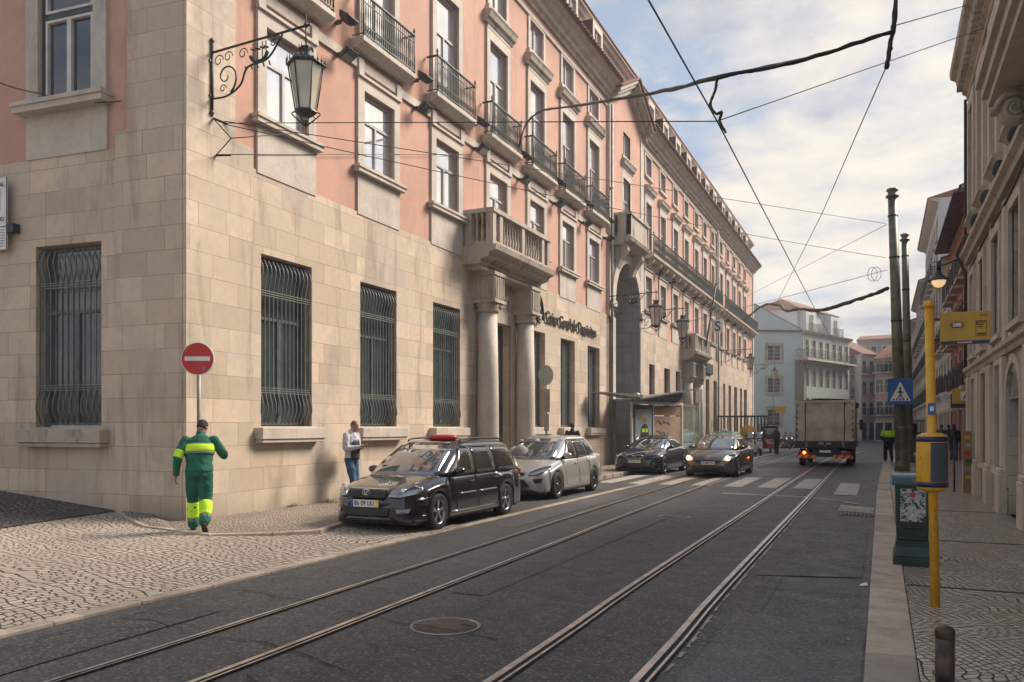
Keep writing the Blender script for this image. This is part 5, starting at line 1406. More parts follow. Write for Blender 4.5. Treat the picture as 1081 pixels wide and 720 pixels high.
# --- the rest of the right side
XR = 3.5
house('added_gap_house', 'mostly hidden ochre house added between the pale stone building and the dark red house to stop sun', FR(24.3, XR), 13.6, 10.6, 10, [3.7, 6.5, 8.6], 5, 'ochre', 'stone_dirty', 1.0, rail=(0,), roof=1.6, eave=.4, wh=[1.9, 1.6, 1.1])  # mostly unseen house, added so sun does not reach the road through the gap
T2 = house('red_house', 'dark red house with stacked iron balconies under a brown eave, right side', FR(38, XR), 12.9, 11.7, 10, [3.5, 6.0, 8.5], 5, 'red_plaster', 'stone_dirty', 1.1, rail=(0, 1, 2), roof=1.8, eave=.5, wh=[1.9, 1.9, 1.7])
m = MB(FR(38, XR)); m.box(-.1, 13.0, .0, .8, 11.42, 11.50); m.build('eave', M['brown_soffit'], T2)
m = MB(FR(38, XR)); m.box(.2, 2.6, -2.2, -.3, 11.7, 13.4); m.box(.05, 2.75, -2.3, -.15, 13.4, 13.55); dm = m.build('dormer', M['ochre'], T2)
m = MB(FR(38, XR)); m.box(.185, .2, -1.7, -.8, 12.2, 13.0); m.build('dormer_window', M['white'], dm)
house('pale_house', 'grey white house squeezed between the red house and the taller blue white one', FR(51, XR), 10, 11.2, 8, [3.7, 6.4, 8.9], 4, 'white_plaster', 'stone', 1.0, rail=(0, 1), roof=1.4, eave=.4, wh=2.0)
T4 = house('blue_white_house', 'tallest blue white house with iron balconies farther along the right side', FR(61.2, XR), 17.5, 17.2, 8, [3.7, 6.6, 9.4, 12.1, 14.6], 6, 'white_plaster', 'stone', 1.1, rail=(0, 1, 2, 3), roof=1.2, eave=.6, wh=[2.0, 2.0, 2.0, 1.8, 1.4])
house('cream_house', 'cream house with balconies beyond the tall blue white house, right side', FR(78.8, XR), 20, 14.6, 8, [3.7, 6.6, 9.4, 12.0], 7, 'cream', 'stone', 1.1, rail=(0, 1, 2), roof=1.4, eave=.5, wh=1.8)
house('dusty_pink_house', 'dusty pink house farthest along the right pavement near the bend', FR(99, XR), 34, 13.6, 8, [3.7, 6.6, 9.4], 10, 'palepink', 'stone', 1.1, rail=(0,), roof=1.6, eave=.5, wh=1.8)
# small hoarding / pipes on the right facades
# --- light blue corner block
cb = Vector((0, 0, 0))
def cam2w(u, t): a = (u-540.5)/850; return Vector((t*(a*math.cos(TH)-math.sin(TH)), t*(a*math.sin(TH)+math.cos(TH)), 0))
Cn = cam2w(848, 90); dr_ = (cam2w(895, 99)-Cn).normalized(); dl_ = (cam2w(765, 89)-Cn).normalized()
BB = empty('teal_building', tuple(Cn), 0, 'pale turquoise corner building with a long balcony, tiled roof and dormers at the bend', 'building')
Fr = frameM(Cn, dr_, Vector((dr_.y, -dr_.x, 0))); Fl = frameM(Cn, dl_, -Vector((dr_.x, dr_.y, 0)) if False else Vector((-dl_.y, dl_.x, 0)))
if (Fr.to_3x3() @ Vector((0, 1, 0))).dot(-Cn) < 0: Fr = frameM(Cn, dr_, -Vector((dr_.y, -dr_.x, 0)))
if (Fl.to_3x3() @ Vector((0, 1, 0))).dot(-Cn) < 0: Fl = frameM(Cn, dl_, -Vector((-dl_.y, dl_.x, 0)))
wr = 13.0; hE = 12.4; st = wr/7
ro = [(st*(i+.5)-.42, st*(i+.5)+.42, z, z+h_) for z, h_ in ((9.75, 1.9), (6.4, 2.0), (3.2, 1.9)) for i in range(7)]
lo = [(s-.75, s+.75, z, z+1.7) for z in (9.2, 5.6, 2.1) for s in (3.4, 7.6)]
m = MB(Fr); wall(m, 0, wr, 0, hE, ro, 0, .2); m.add([(wr, 0, 0), (wr, -10, 0), (wr, -10, hE), (wr, 0, hE)], [(0,1,2,3)]); m.build('street_wall', M['teal2'], BB)
m = MB(Fl); wall(m, 0, 12, 0, hE+.1, lo, 0, .2); m.build('gable_wall', M['teal'], BB)
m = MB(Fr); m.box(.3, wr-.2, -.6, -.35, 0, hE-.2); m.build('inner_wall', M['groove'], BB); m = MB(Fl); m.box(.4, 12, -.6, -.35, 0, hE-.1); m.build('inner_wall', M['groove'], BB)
m = MB(Fr); m.box(-.02, .7, -.02, .06, 0, 9.4); m.build('quoin', M['stone_dark'], BB)
m = MB(Fl); m.box(0.01, 1.0, -.02, .06, 0, 9.4); m.build('quoin', M['stone_dark'], BB)
first_ = None
for a, b, c, e in ro:
    w = window_obj(BB, Fr, a+.01, b-.01, c+.01, e-.01, -.1, 'casement', 'frame_white', 'glass_dark')
    m = MB(Fr); surround(m, a, b, c, e, .14, 0, .05, top=.14); m.build('surround', M['stone_dirty'], w)
for a, b, c, e in lo:
    w = window_obj(BB, Fl, a+.01, b-.01, c+.01, e-.01, -.1, 'small', 'frame_white', 'glass_dark')
    m = MB(Fl); surround(m, a, b, c, e, .32, 0, .06, top=.3); m.box(a-.32, b+.32, 0, .08, c-.3, c); m.build('surround', M['stone_dirty'], w)
m = MB(Fr); m.box(-.9, wr+.1, 0, .9, 9.25, 9.45); m.box(-.5, wr, 0, .6, 9.05, 9.25); bl = m.build('long_balcony', M['stone'], BB)
iron_railing(bl, Fr, -.85, wr+.05, .86, 9.45, 10.45, 0, st=.2, mt='iron')
m = MB(Fl); m.box(0, .95, 0, .9, 9.25, 9.45); b2 = m.build('balcony_return', M['stone'], BB); iron_railing(b2, Fl, .0, .9, .86, 9.45, 10.45, 0, st=.2, mt='iron')
m = MB(Fr); profile_run(m, -.3, wr+.2, hE-.1, [(0, 0), (.2, .05), (.4, .2), (.45, .32), (0, .36)]); m.build('cornice', M['stone_dirty'], BB)
m = MB(Fl); m.box(-.1, 12, 0, .18, hE+.02, hE+.14)
k = 0
while k < 12: m.tube([(k, .02, hE+.2), (k, .25, hE+.12)], .07, 5); k += .3
m.build('tile_verge', M['tile'], BB)
# gable roof behind with upper storey
m = MB(Fl); m.add([(-.1, .0, hE+.12), (12, .0, hE+.12), (12, -.0, hE+3.2), (8, 0, hE+4.2)], [(0,1,2,3)]); m.build('gable_top', M['teal'], BB)
m = MB(Fl); m.add([(-.2, .06, hE+.15), (8, .06, hE+4.3), (8, -9, hE+4.3), (-.2, -9, hE+.15)], [(0,1,2,3)]); m.build('roof_slope', M['stone'], BB)
m = MB(Fr); m.box(1.0, 12.3, -7, -1.3, hE, hE+3.0); m.build('attic_storey', M['white_plaster'], BB)
m = MB(Fr); m.add([(.6, -.9, hE+3.0), (12.7, -.9, hE+3.0), (12.7, -7.4, hE+3.0), (.6, -7.4, hE+3.0), (3.4, -4.2, hE+4.6), (10, -4.2, hE+4.6)], [(0,1,5,4), (1,2,5), (2,3,4,5), (3,0,4), (0,1,2,3)])
m.build('tile_roof', M['tile'], BB)
for c in (3.2, 10.0):
    m = MB(Fr); m.box(c-1.3, c+1.3, -1.9, -.5, hE+.2, hE+2.7); d = m.build('dormer', M['white_plaster'], BB)
    window_obj(d, Fr, c-.4, c+.4, hE+.5, hE+2.3, -.45, 'casement', 'frame_white', 'glass_dark')
    iron_railing(d, Fr, c-.9, c+.9, .1, hE+.3, hE+1.2, -.5, st=.2, mt='iron')
m = MB(Fl)
for s in (6.6, 9.4): m.box(s-.9, s+.9, -2.6, -1.2, hE+1.5, hE+6.0 if s > 8 else hE+4.9)
m.build('chimney', M['grey_plaster'], BB)
# --- houses closing the view
def endF(u0, t0, u1, t1):
    a = cam2w(u0, t0); b = cam2w(u1, t1); d = (b-a); n = Vector((d.y, -d.x, 0)).normalized()
    if n.dot(-a) < 0: n = -n
    return frameM(a, d.normalized(), n), d.length
F_, w_ = endF(893, 108, 909, 112); house('small_white_house', 'small white house with balconies just right of the turquoise corner building', F_, w_, 11.5, 8, [3.4, 6.2, 9.0], 2, 'white_plaster', 'stone', .8, rail=(1, 2), roof=1.4, gnd=3.0)
F_, w_ = endF(909, 108, 924, 109); house('grey_white_house', 'tall grey white house in the middle of the row closing the street', F_, w_, 11.6, 10, [3.4, 6.2, 9.0], 2, 'cream', 'stone', .8, rail=(0, 2), roof=2.6, gnd=3.0)
F_, w_ = endF(924, 104, 962, 101); house('rose_house', 'rose pink house with a red tiled roof closing the street behind the green poles', F_, w_, 10.6, 10, [3.4, 6.2, 8.9], 4, 'palepink', 'stone', .85, rail=(0, 2), roof=2.2, gnd=3.0)
F_, w_ = endF(905, 122, 965, 118); house('grey_gable_house', 'bare grey house rising behind the row at the end of the street', F_, w_, 15.0, 8, [12.2], 5, 'grey_plaster', 'stone', .7, roof=1.0, gdoors=False)
F_, w_ = endF(850, 125, 893, 116); house('back_house', 'plain pale house half hidden behind the turquoise corner building', F_, w_, 9.5, 8, [3.4, 6.2], 4, 'white_plaster', 'stone', .8, roof=1.0)
# building on the left beyond the pink one, mostly hidden
# buildings on the right, behind the viewer, that the car paint and windows mirror
for i, (y0_, h_) in enumerate(((-22, 13), (-8, 11.5))):
    pass

# ------------------------------------------------------------------ wall lanterns
M['lantern_glass'] = glass('lantern_glass', (.66,.60,.50), ior=1.5, rough=.15)
def lantern(y, zb, label, s=1.0, x=-10.7, L_=2.2):
    t = empty('wall_lantern', (x, y, zb), 0, label, 'street lamp', 'wrought iron wall lanterns on the pink building')
    m = MB()
    m.tube([(x+.05, y, zb-.55), (x+.05, y, zb+.62)], .028, 6); m.tube([(x+.05, y, zb+.62), (x+.05, y, zb+.66), (x+.05, y, zb+.72)], [.02, .045, .004], 6); m.tube([(x+.05, y, zb-.55), (x+.05, y, zb-.6), (x+.05, y, zb-.68)], [.02, .045, .004], 6)
    for z in (zb+.3, zb-.3): m.box(x-.0, x+.06, y-.05, y+.05, z-.02, z+.02)
    m.tube([(x+.05, y, zb+.45), (x+L_, y, zb+.5)], .022, 6)
    sp = []
    for i in range(30):
        a = -1.2+i*.27; r_ = .30*math.exp(-.075*i)+.02; sp.append((x+.36+r_*math.cos(a), y, zb-.02+r_*math.sin(a)))
    m.tube(sp, [.018-.0003*i for i in range(30)], 5)
    m.tube(smooth_path([(x+.05, y, zb-.36), (x+.4, y, zb-.36), (x+.7, y, zb-.22), (x+.86, y, zb+.05), (x+1.3, y, zb+.12), (x+1.62, y, zb+.46)], 5), .018, 5)
    for cx_0, cz_0, r0 in ((x+.2, zb+.28, .11), (x+.42, zb+.31, .10), (x+.75, zb+.3, .10), (x+1.42, zb+.35, .07), (x+.3, zb-.22, .07)):
        sp = []
        for i in range(18):
            a = i*.42; r_ = r0*math.exp(-.07*i)+.008; sp.append((cx_0+r_*math.cos(a), y, cz_0+r_*math.sin(a)))
        m.tube(sp, .011, 4)
    # ship-like openwork
    m.tube(smooth_path([(x+.92, y, zb+.22), (x+1.0, y, zb+.12), (x+1.2, y, zb+.12), (x+1.3, y, zb+.24)], 4), .03, 5)
    for k in (.98, 1.08, 1.18, 1.26): m.tube([(x+k, y, zb+.12), (x+k, y, zb+.42)], .012, 4); m.tube([(x+k-.05, y, zb+.34), (x+k+.05, y, zb+.3)], .016, 4)
    for k in range(5): m.tube([(x+.8+k*.13, y, zb+.07), (x+.83+k*.13, y, zb+.0)], .016, 4)
    m.build('arm', M['iron'], t)
    c = (x+L_-.1, y); zt = zb+.46
    m = MB(); m.tube([(c[0], y, zt+.22), (c[0], y, zt-.42)], .014, 6); m.tube([(c[0], y, zt+.1), (c[0], y, zt+.05), (c[0], y, zt)], [.015, .04, .02], 6)
    m.build('hanger', M['iron'], t)
    z = zt-.42                                        # top of the lantern roof
    m = MB(); N6 = 6
    m.lathe((c[0], y, z), [(.10, .10), (.10, .0), (.13, -.02), (.16, -.08), (.31, -.16), (.33, -.20), (.30, -.21)], N6, False)
    for k in range(24):
        a = 2*PI*k/24; p = (c[0]+.315*math.cos(a), y+.315*math.sin(a)); m.tube([(p[0], p[1], z-.2), (p[0], p[1], z-.10)], [.016, .004], 4)
    for k in range(8):
        a = 2*PI*k/8; p = (c[0]+.11*math.cos(a), y+.11*math.sin(a)); m.tube([(p[0], p[1], z+.04), (p[0]*1, p[1], z+.15)], [.02, .006], 4)
    m.build('lantern_cap', M['iron'], t)
    m = MB()
    for k in range(N6):
        a = 2*PI*(k+.5)/N6
        m.tube([(c[0]+.29*math.cos(a), y+.29*math.sin(a), z-.2), (c[0]+.17*math.cos(a), y+.17*math.sin(a), z-.95)], .014, 4)
    m.lathe((c[0], y, z-.97), [(.18, .03), (.19, 0), (.12, -.05), (.05, -.08)], N6, False)
    for k in range(N6):
        a = 2*PI*(k+.5)/N6
        m.tube(smooth_path([(c[0]+.18*math.cos(a), y+.18*math.sin(a), z-.96), (c[0]+.23*math.cos(a), y+.23*math.sin(a), z-1.0), (c[0]+.12*math.cos(a), y+.12*math.sin(a), z-1.1), (c[0]+.01*math.cos(a), y, z-1.2)], 3), .011, 4)
    m.tube([(c[0], y, z-1.1), (c[0], y, z-1.26)], [.03, .004], 5)
    m.build('lantern_cage', M['iron'], t)
    m = MB(); m.lathe((c[0], y, z), [(.27, -.21), (.155, -.94)], N6, False); m.build('lantern_glass', M['lantern_glass'], t)
    return t
lantern(10.62, 7.80, 'large black iron wall lantern on a scrolled arm beside the corner of the pink building')
lantern(33.25, 6.9, 'black wall lantern on a scrolled arm fixed left of the tall arched passage')
lantern(38.25, 6.9, 'black wall lantern on a scrolled arm fixed right of the tall arched passage')
lantern(60.0, 6.9, 'black wall lantern beyond the second portal, next to the round letter sign')
lantern(74.6, 6.9, 'small looking black wall lantern at the far end of the pink building')
# floodlights round the balconies
def flood(y, z, up):
    t = empty('facade_floodlight', (-10.68, y, z), 0, 'black box floodlight fixed between the balconies of the pink building', 'floodlight', 'box floodlights between the balconies')
    m = MB(); m.box(-10.72, -10.60, y-.03, y+.03, z-.04, z+.04); m.tube([(-10.62, y, z), (-10.5, y, z+.05*up)], .02, 5); m.build('bracket', M['iron'], t)
    m = MB(); a = Vector((-10.42, y, z+.02*up)); d = Vector((.55, 0, .8*up)).normalized(); n = Vector((0, 1, 0)); w = d.cross(n)
    rings = [[a+d*k+n*(i*r_)+w*(j*r_*.8) for i, j in ((-1,-1),(1,-1),(1,1),(-1,1))] for k, r_ in ((-.10, .09), (-.04, .15), (.06, .19), (.08, .19))]
    m.loft(rings, True, False); m.build('lamp_housing', M['iron'], t, bevel=.01)
    m = MB(); m.loft([[a+d*k+n*(i*.16)+w*(j*.13) for i, j in ((-1,-1),(1,-1),(1,1),(-1,1))] for k in (.078, .086)], True, False); m.build('lens', M['glass_dark'], t)
    return t
f1 = flood(14.25, 10.45, 1); f2 = flood(14.25, 9.75, -1)
f1.location.y += .0
for y in [17.45, 20.7, 23.85, 26.9, 29.9, 32.7]:
    for f_ in (f1, f2):
        c = copy_tree(f_); c.location = (f_.location.x, y, f_.location.z)
for y in [41.3, 44.2, 47.1, 50.0, 52.8, 55.5, 61.5, 64.4, 67.2, 70.0]:
    c = copy_tree(f2); c.location = (f2.location.x, y, 9.75)

# ------------------------------------------------------------------ overhead wires
def P3(u, v, t):
    a = (u-540.5)/850; return Vector((t*(a*math.cos(TH)-math.sin(TH)), t*(a*math.sin(TH)+math.cos(TH)), 1.68+(452-v)/850*t))
def PX(u, v, X=-10.66):
    a = (u-540.5)/850; t = X/(a*math.cos(TH)-math.sin(TH)); return P3(u, v, t)
def wire(name, pts, r, label, sag=0.0, cat='wire', group=None, n=10):
    P = []
    for a, b in zip(pts, pts[1:]):
        for i in range(n): t_ = i/n; p = Vector(a).lerp(Vector(b), t_); p.z -= sag*4*t_*(1-t_); P.append(p)
    P.append(Vector(pts[-1])); m = MB(); m.tube(P, r, 5)
    return tag(m.build(name, M['cable']), label, cat, group)
def bundle(name, P, r, label, jit=.02, cat='cable'):
    P = smooth_path(P, 8); rr = random.Random(4); m = MB()
    m.tube([p+Vector((rr.uniform(-1,1), rr.uniform(-1,1), rr.uniform(-1,1)))*jit*.4 for p in P], [r*rr.uniform(.8, 1.25) for _ in P], 6)
    m.tube([p+Vector((rr.uniform(-1,1), rr.uniform(-1,1), rr.uniform(-1,1)))*jit for p in P], r*.55, 5)
    return tag(m.build(name, M['cable']), label, cat)
K0 = P3(757, 128, 10.7)
wire('trolley_wire', [P3(930-(930-857)*6.2, 452-(452-320)*6.2, 10.7*(452-128)/(132*6.2)), K0, P3(857, 320, 26.2), P3(905, 407, 77)], .010, 'long straight tram wire running down the street over the right hand track', 0.0)
wire('span_wire', [PX(237, 130), K0], .008, 'thin wire from the building corner up to the hook over the tram track', -.0)
wire('span_wire', [K0, PX(1041, 29, 2.08)], .008, 'thin wire rising from the tram wire hook to the right building cornice')
wire('span_wire', [P3(945, 27, 11.5), PX(1033, 2, 2.08)], .008, 'short thin wire from the hanging bundle to the top of the right building')
wire('span_wire', [PX(237, 128), PX(237, 128).lerp(P3(935, 236, 29.7), .5), P3(935, 236, 29.7)], .009, 'upper of two wires running from the building corner to the nearer green pole', .0)
wire('span_wire', [PX(237, 131), P3(935, 272, 29.7)], .009, 'lower of two wires running from the building corner to the nearer green pole', .15)
wire('span_wire', [PX(231, 163), PX(545, 163)], .007, 'level thin wire stretched along the front of the pink building', .0)
wire('span_wire', [P3(935, 72, 11.5), P3(905, 140, 14), P3(868, 225, 20), P3(820, 320, 40)], .009, 'thin wire dropping from the hanging bundle towards the far lantern')
wire('span_wire', [P3(936, 237, 29.7), P3(790, 312, 60)], .010, 'thin wire from the green pole down to the turquoise building chimneys')
wire('span_wire', [P3(936, 285, 29.7), P3(850, 308, 34), P3(705, 345, 46)], .010, 'thin wire from the green pole back to the far part of the pink building')
for a, b in (((0, 72), (132, 112)), ((0, 80), (60, 101))): pass
sidep = lambda k, z, d=.12: Vector((-10.7-.995*k+.094*d, 10.1-.094*k-.995*d, z))
wire('wall_cable', [sidep(5, 8.5), sidep(3.2, 7.75), sidep(1.3, 7.35)], .011, 'black cable sagging across the shaded side wall under the upper window', .08, group=None)
# bridle at the corner
m = MB(); A, B, C_ = PX(225, 125), PX(228, 164), P3(244, 146, 13.1)
m.tube([A, PX(240, 131, -10.4)], .022, 5); m.tube([A, C_], .012, 4); m.tube([B, C_], .012, 4); m.tube([B, B+Vector((.25, .1, 0))], .02, 5); m.tube([C_, PX(320, 140, -10.2)], .008, 4)
tag(m.build('wire_bridle', M['cable']), 'forked iron wire anchor bolted to the building corner below the big lantern', 'wire anchor')
hc = [PX(546, 165), PX(549, 150, -10.3), P3(556, 130, 25.4), P3(572, 117, 24.5), P3(605, 112, 21), P3(690, 98, 14.0), P3(757, 82, 10.75), P3(850, 62, 11), P3(943, 33, 11.5)]
bundle('feeder_cable', hc, .030, 'thick wrapped black cable curving from the pink building across the street')
bundle('feeder_cable', [P3(947, -40, 11.5), P3(944, 20, 11.5), P3(940, 45, 11.5), P3(936, 72, 11.5)], .032, 'thick bundle of taped cable hanging at the top right of the street')
bundle('cable_hook', [P3(757, 83, 10.72), P3(755, 95, 10.72), P3(750, 110, 10.7), P3(756, 120, 10.7), P3(762, 118, 10.7), P3(760, 128, 10.7), P3(766, 140, 10.7)], .018, 'twisted hook hanging from the thick cable down to the tram wire', .008, 'cable hook')
bundle('feeder_cable', [P3(938, 304, 29.8), P3(915, 313, 31), P3(868, 327, 34), P3(845, 326, 38), P3(830, 328, 42), P3(822, 322, 45), P3(805, 323, 50), P3(785, 338, 62)], .07, 'thick dark cable sagging from the green pole to the far lantern', .05)
m = MB()
for dx in (-.12, .12): m.tube([(.35+dx*.5, 32.5, 5.8+.35*math.cos(2*PI*i/20)+.4) if 0 else (-.22+.15*math.cos(2*PI*i/20)+dx*.5, 30.2, 6.95+.24*math.sin(2*PI*i/20)) for i in range(20)], .008, 4, closed=True)
tag(m.build('cable_coil', M['cable']), 'loops of spare cable coiled beside the nearer green pole', 'cable coil')

# ------------------------------------------------------------------ poles and signs
def green_pole(x0, y, x1, z1, r, label):
    t = empty('tram_pole', (x1, y, .12), 0, label, 'pole', 'green tram poles on the right pavement')
    m = MB(); m.tube([(x1, y, .12), (x1+(x0-x1)*.45, y, z1*.45), (x0, y, z1)], [r, r*.92, r*.72], 16); m.build('shaft', M['green_pole'], t)
    m = MB(); m.lathe((x0, y, z1-.02), [(r*.7, 0), (r*1.1, .03), (r*1.1, .09), (r*.8, .12), (r*.7, .22), (r*1.0, .26), (r*.9, .34), (r*.1, .38)], 14); m.build('cap', M['green_pole'], t)
    m = MB(); m.lathe((x1, y, .12), [(r*1.3, 0), (r*1.3, .25), (r*1.02, .35), (r*1.0, 1.5), (r*1.08, 1.52), (r*1.08, 1.62), (r*1.0, 1.64)], 16); m.build('base_collar', M['green_pole'], t)
    for z in (z1*.3, z1*.55, z1*.78, z1*.93):
        f = z/z1; m = MB(); m.lathe((x1+(x0-x1)*f, y, z), [(r*(1.06-.26*f), 0), (r*(1.12-.26*f), .01), (r*(1.12-.26*f), .05), (r*(1.06-.26*f), .06)], 14); m.build('clamp_band', M['iron'], t)
    return t
green_pole(.36, 32.7, .68, 10.15, .205, 'nearer and taller green tram pole with a crossing sign on it')
green_pole(.97, 41, 1.16, 10.25, .19, 'farther green tram pole standing just behind the nearer one')
# crossing sign
y = 31.9; x0, x1, z0, z1 = .20, 1.02, 2.52, 3.46
t = empty('crossing_sign', (.6, y, 2.5), 0, 'blue square pedestrian crossing sign with a white triangle, on the green pole', 'road sign')
m = MB(); m.box(x0, x1, y, y+.03, z0, z1); m.build('panel', M['blue'], t, bevel=.01)
cx0 = (x0+x1)/2; m = MB(); m.prism([(cx0-.34, y-.003, z0+.13), (cx0+.34, y-.003, z0+.13), (cx0, y-.003, z1-.12)], (0, -.004, 0)); tr = m.build('triangle', M['white'], t)
m = MB(); m.lathe((cx0+.0, y-.008, z0+.58), [(.045, 0), (.045, -.004)], 12, ax=(0, 1, 0)); zc0 = z0+.52
for a, b in (((0, 0), (0, -.18)), ((0, -.02), (.08, -.12)), ((0, -.02), (-.08, -.10)), ((0, -.16), (.08, -.30)), ((0, -.16), (-.08, -.30))): m.bar((cx0+a[0], y-.010, zc0+a[1]), (cx0+b[0], y-.010, zc0+b[1]), .04, .004, (0, 1, 0))
for k in range(5): xx = cx0-.22+k*.11; m.prism([(xx-.03, y-.008, z0+.15), (xx+.03, y-.008, z0+.15), (xx+.02, y-.008, z0+.22), (xx-.02, y-.008, z0+.22)], (0, -.003, 0))
m.build('walking_figure', M['black'], tr)
m = MB(); m.box(.5, .62, y+.03, y+.6, z0+.2, z0+.26); m.box(.5, .62, y+.03, y+.6, z1-.26, z1-.2); m.build('bracket', M['steel'], t)
# yellow stop pole
t = empty('tram_stop_post', (.43, 7.96, .12), 0, 'yellow stop post with a flag panel reading 28E and a timetable drum', 'stop post')
m = MB(); m.tube([(.43, 7.96, .10), (.38, 7.96, 2.76)], .038, 16); m.lathe((.38, 7.96, 2.74), [(.045, 0), (.045, .04), (.02, .06)], 12); m.build('post', M['yellow'], t)
m = MB(); m.lathe((.405, 7.96, 1.14), [(.06, -.02), (.118, 0), (.127, .02), (.127, .45), (.118, .48), (.06, .50)], 28); dr = m.build('timetable_drum', M['yellow'], t)
for z in (1.165, 1.56): m = MB(); m.lathe((.405, 7.96, z), [(.125, 0), (.1295, .002), (.1295, .045), (.125, .047)], 28); m.build('drum_band', M['navy'], dr)
M['timetable'] = worn('faded_timetable', (.05,.11,.17), .35, .75, 30)
m = MB(); m.grid([[(.405+.1295*math.sin(a), 7.96-.1295*math.cos(a), z) for a in [(-.15+1.35*i/10) for i in range(11)]] for z in (1.215, 1.555)]); m.build('timetable_window', M['timetable'], dr)
m = MB(); m.box(.368, .432, 7.915, 7.921, 1.80, 1.90); pk = m.build('sticker', M['blue'], t); m = MB(); m.box(.385, .415, 7.911, 7.916, 1.83, 1.87); m.build('sticker_mark', M['white'], pk)
m = MB(); m.box(.465, .845, 7.94, 7.975, 2.405, 2.685); fl = m.build('flag_panel', M['yellow_old'], t, bevel=.004)
m = MB(); m.box(.47, .835, 7.934, 7.941, 2.405, 2.435); m.build('blue_band', M['navy'], fl)
for z in (2.62, 2.44): m = MB(); m.box(.40, .47, 7.95, 7.965, z, z+.02); m.build('flag_bracket', M['black'], t)
m = MB(); m.tube([(.595+.05*math.copysign(1, math.cos(2*PI*i/24))*abs(math.cos(2*PI*i/24))**.6, 7.936, 2.575+.024*math.sin(2*PI*i/24)) for i in range(24)], .003, 4, closed=True)
m.build('route_ring', M['red'], fl)
m = MB(); m.prism([(.595+.047*math.copysign(1, math.cos(2*PI*i/24))*abs(math.cos(2*PI*i/24))**.6, 7.939, 2.575+.022*math.sin(2*PI*i/24)) for i in range(24)], (0, -.003, 0)); m.build('route_plate', M['grey_band'], fl)
text3d('route_number', '28E', .042, .001, M['white'], fl, (.595, 7.934, 2.561), (R(90), 0, 0), 1.1, 'CENTER', .001)
m = MB()
for a_, b_, c_, d_ in ((.735, .815, 2.60, 2.604), (.735, .815, 2.47, 2.474), (.735, .738, 2.47, 2.60), (.812, .815, 2.47, 2.60), (.742, .75, 2.565, 2.59)): m.box(a_, b_, 7.936, 7.941, c_, d_)
for k in range(3): m.box(.755, .805-.01*k, 7.936, 7.941, 2.585-.02*k, 2.592-.02*k)
m.build('stop_map', M['black'], fl)
m = MB()
for k in range(9): m.box(.60+k*.012, .608+k*.012, 7.931, 7.935, 2.414, 2.426-.003*(k % 2))
m.build('small_print', M['white'], fl)
m = MB()
for k in range(6): m.box(.765+k*.01, .772+k*.01, 7.937, 7.941, 2.645, 2.654); m.box(.748+k*.01, .756+k*.01, 7.937, 7.941, 2.482, 2.497)
m.build('small_print', M['black'], fl)
# recycling bin
M['binart'] = None
def binart():
    t = NT('peeling_poster'); v = t.coord('Object', (9, 9, 14)); n = t.noise(v, 1.4, 6, .6, 1.2)
    t.col(t.ramp(n, (.44, (.02,.03,.03)), (.49, (.42,.44,.45)), (.56, (.52,.53,.54)), (.62, (.05,.07,.07)))); t.rough(.5); return t.m
M['binart'] = binart()
t = empty('recycling_bin', (.32, 10.4, .12), 0, 'dark green recycling bin with a tattered poster, right beside the yellow stop post', 'bin')
x0, x1, y0, y1 = .14, .50, 10.2, 10.62
m = MB(); m.box(x0-.02, x1+.02, y0-.06, y1+.04, .12, .22); m.loft([[(x0-.02, y0-.06, .22), (x1+.02, y0-.06, .22), (x1+.02, y1+.04, .22), (x0-.02, y1+.04, .22)], [(x0+.01, y0, .33), (x1-.01, y0, .33), (x1-.01, y1, .33), (x0+.01, y1, .33)], [(x0+.01, y0, .40), (x1-.01, y0, .40), (x1-.01, y1, .40), (x0+.01, y1, .40)]], True, False); m.build('base', M['dark_green'], t, bevel=.01)
m = MB(); m.loft([[(x0+.02-.02*k, y0+.01-.015*k, z), (x1-.02+.02*k, y0+.01-.015*k, z), (x1-.02+.02*k, y1, z), (x0+.02-.02*k, y1, z)] for z, k in ((.40, 0), (.7, .5), (1.05, 1))], True, False); bd = m.build('body', M['dark_green'], t, bevel=.012, seg=2)
m = MB(); m.box(x0+.055, x1-.045, y0-.008, y0+.002, .62, .99); m.build('poster', M['binart'], bd)
m = MB(); m.box(x0+.16, x0+.21, y0-.012, y0-.006, .90, .945); m.build('sticker', M['red'], bd)
m = MB(); m.tube([(x0+.08, y0-.012, .56), (x0+.1, y0-.012, .535), (x1-.1, y0-.012, .535), (x1-.08, y0-.012, .56)], .006, 4); m.build('pull_bar', M['black'], bd)
m = MB(); rows = []
for k in range(9): a = PI*k/8; rows.append([(x, (y0+y1)/2-.235*math.cos(a), 1.05+.11*math.sin(a)**.7) for x in (x0-.03, x1+.02)])
m.grid(rows); m.prism([(x0-.03, (y0+y1)/2-.235*math.cos(PI*k/8), 1.05+.11*math.sin(PI*k/8)**.7) for k in range(9)], (.003, 0, 0)); m.box(x0-.03, x1+.02, y0-.03, y1+.03, 1.03, 1.055)
M['bin_lid'] = mat('blue_green_lid', (.05,.09,.12), .3, var=.25, scale=5)
m.build('lid', M['bin_lid'], t)
# bollard
M['bollard_metal'] = mat('scuffed_dark_metal', (.045,.042,.045), .45, .4, var=.5, scale=9, bump=.2, bscale=90, alt=(.12,.075,.055))
t = empty('bollard', (.325, 5.13, .12), 0, 'scuffed dark metal bollard at the bottom edge of the right pavement', 'bollard')
m = MB(); m.lathe((.325, 5.13, .10), [(.05, 0), (.05, .40)], 28); m.build('shaft', M['bollard_metal'], t)
m = MB(); m.lathe((.325, 5.13, .5), [(.046, 0), (.051, .004), (.052, .035), (.048, .052), (.035, .064), (.015, .070), (.001, .071)], 28); m.build('cap', M['bollard_metal'], t)
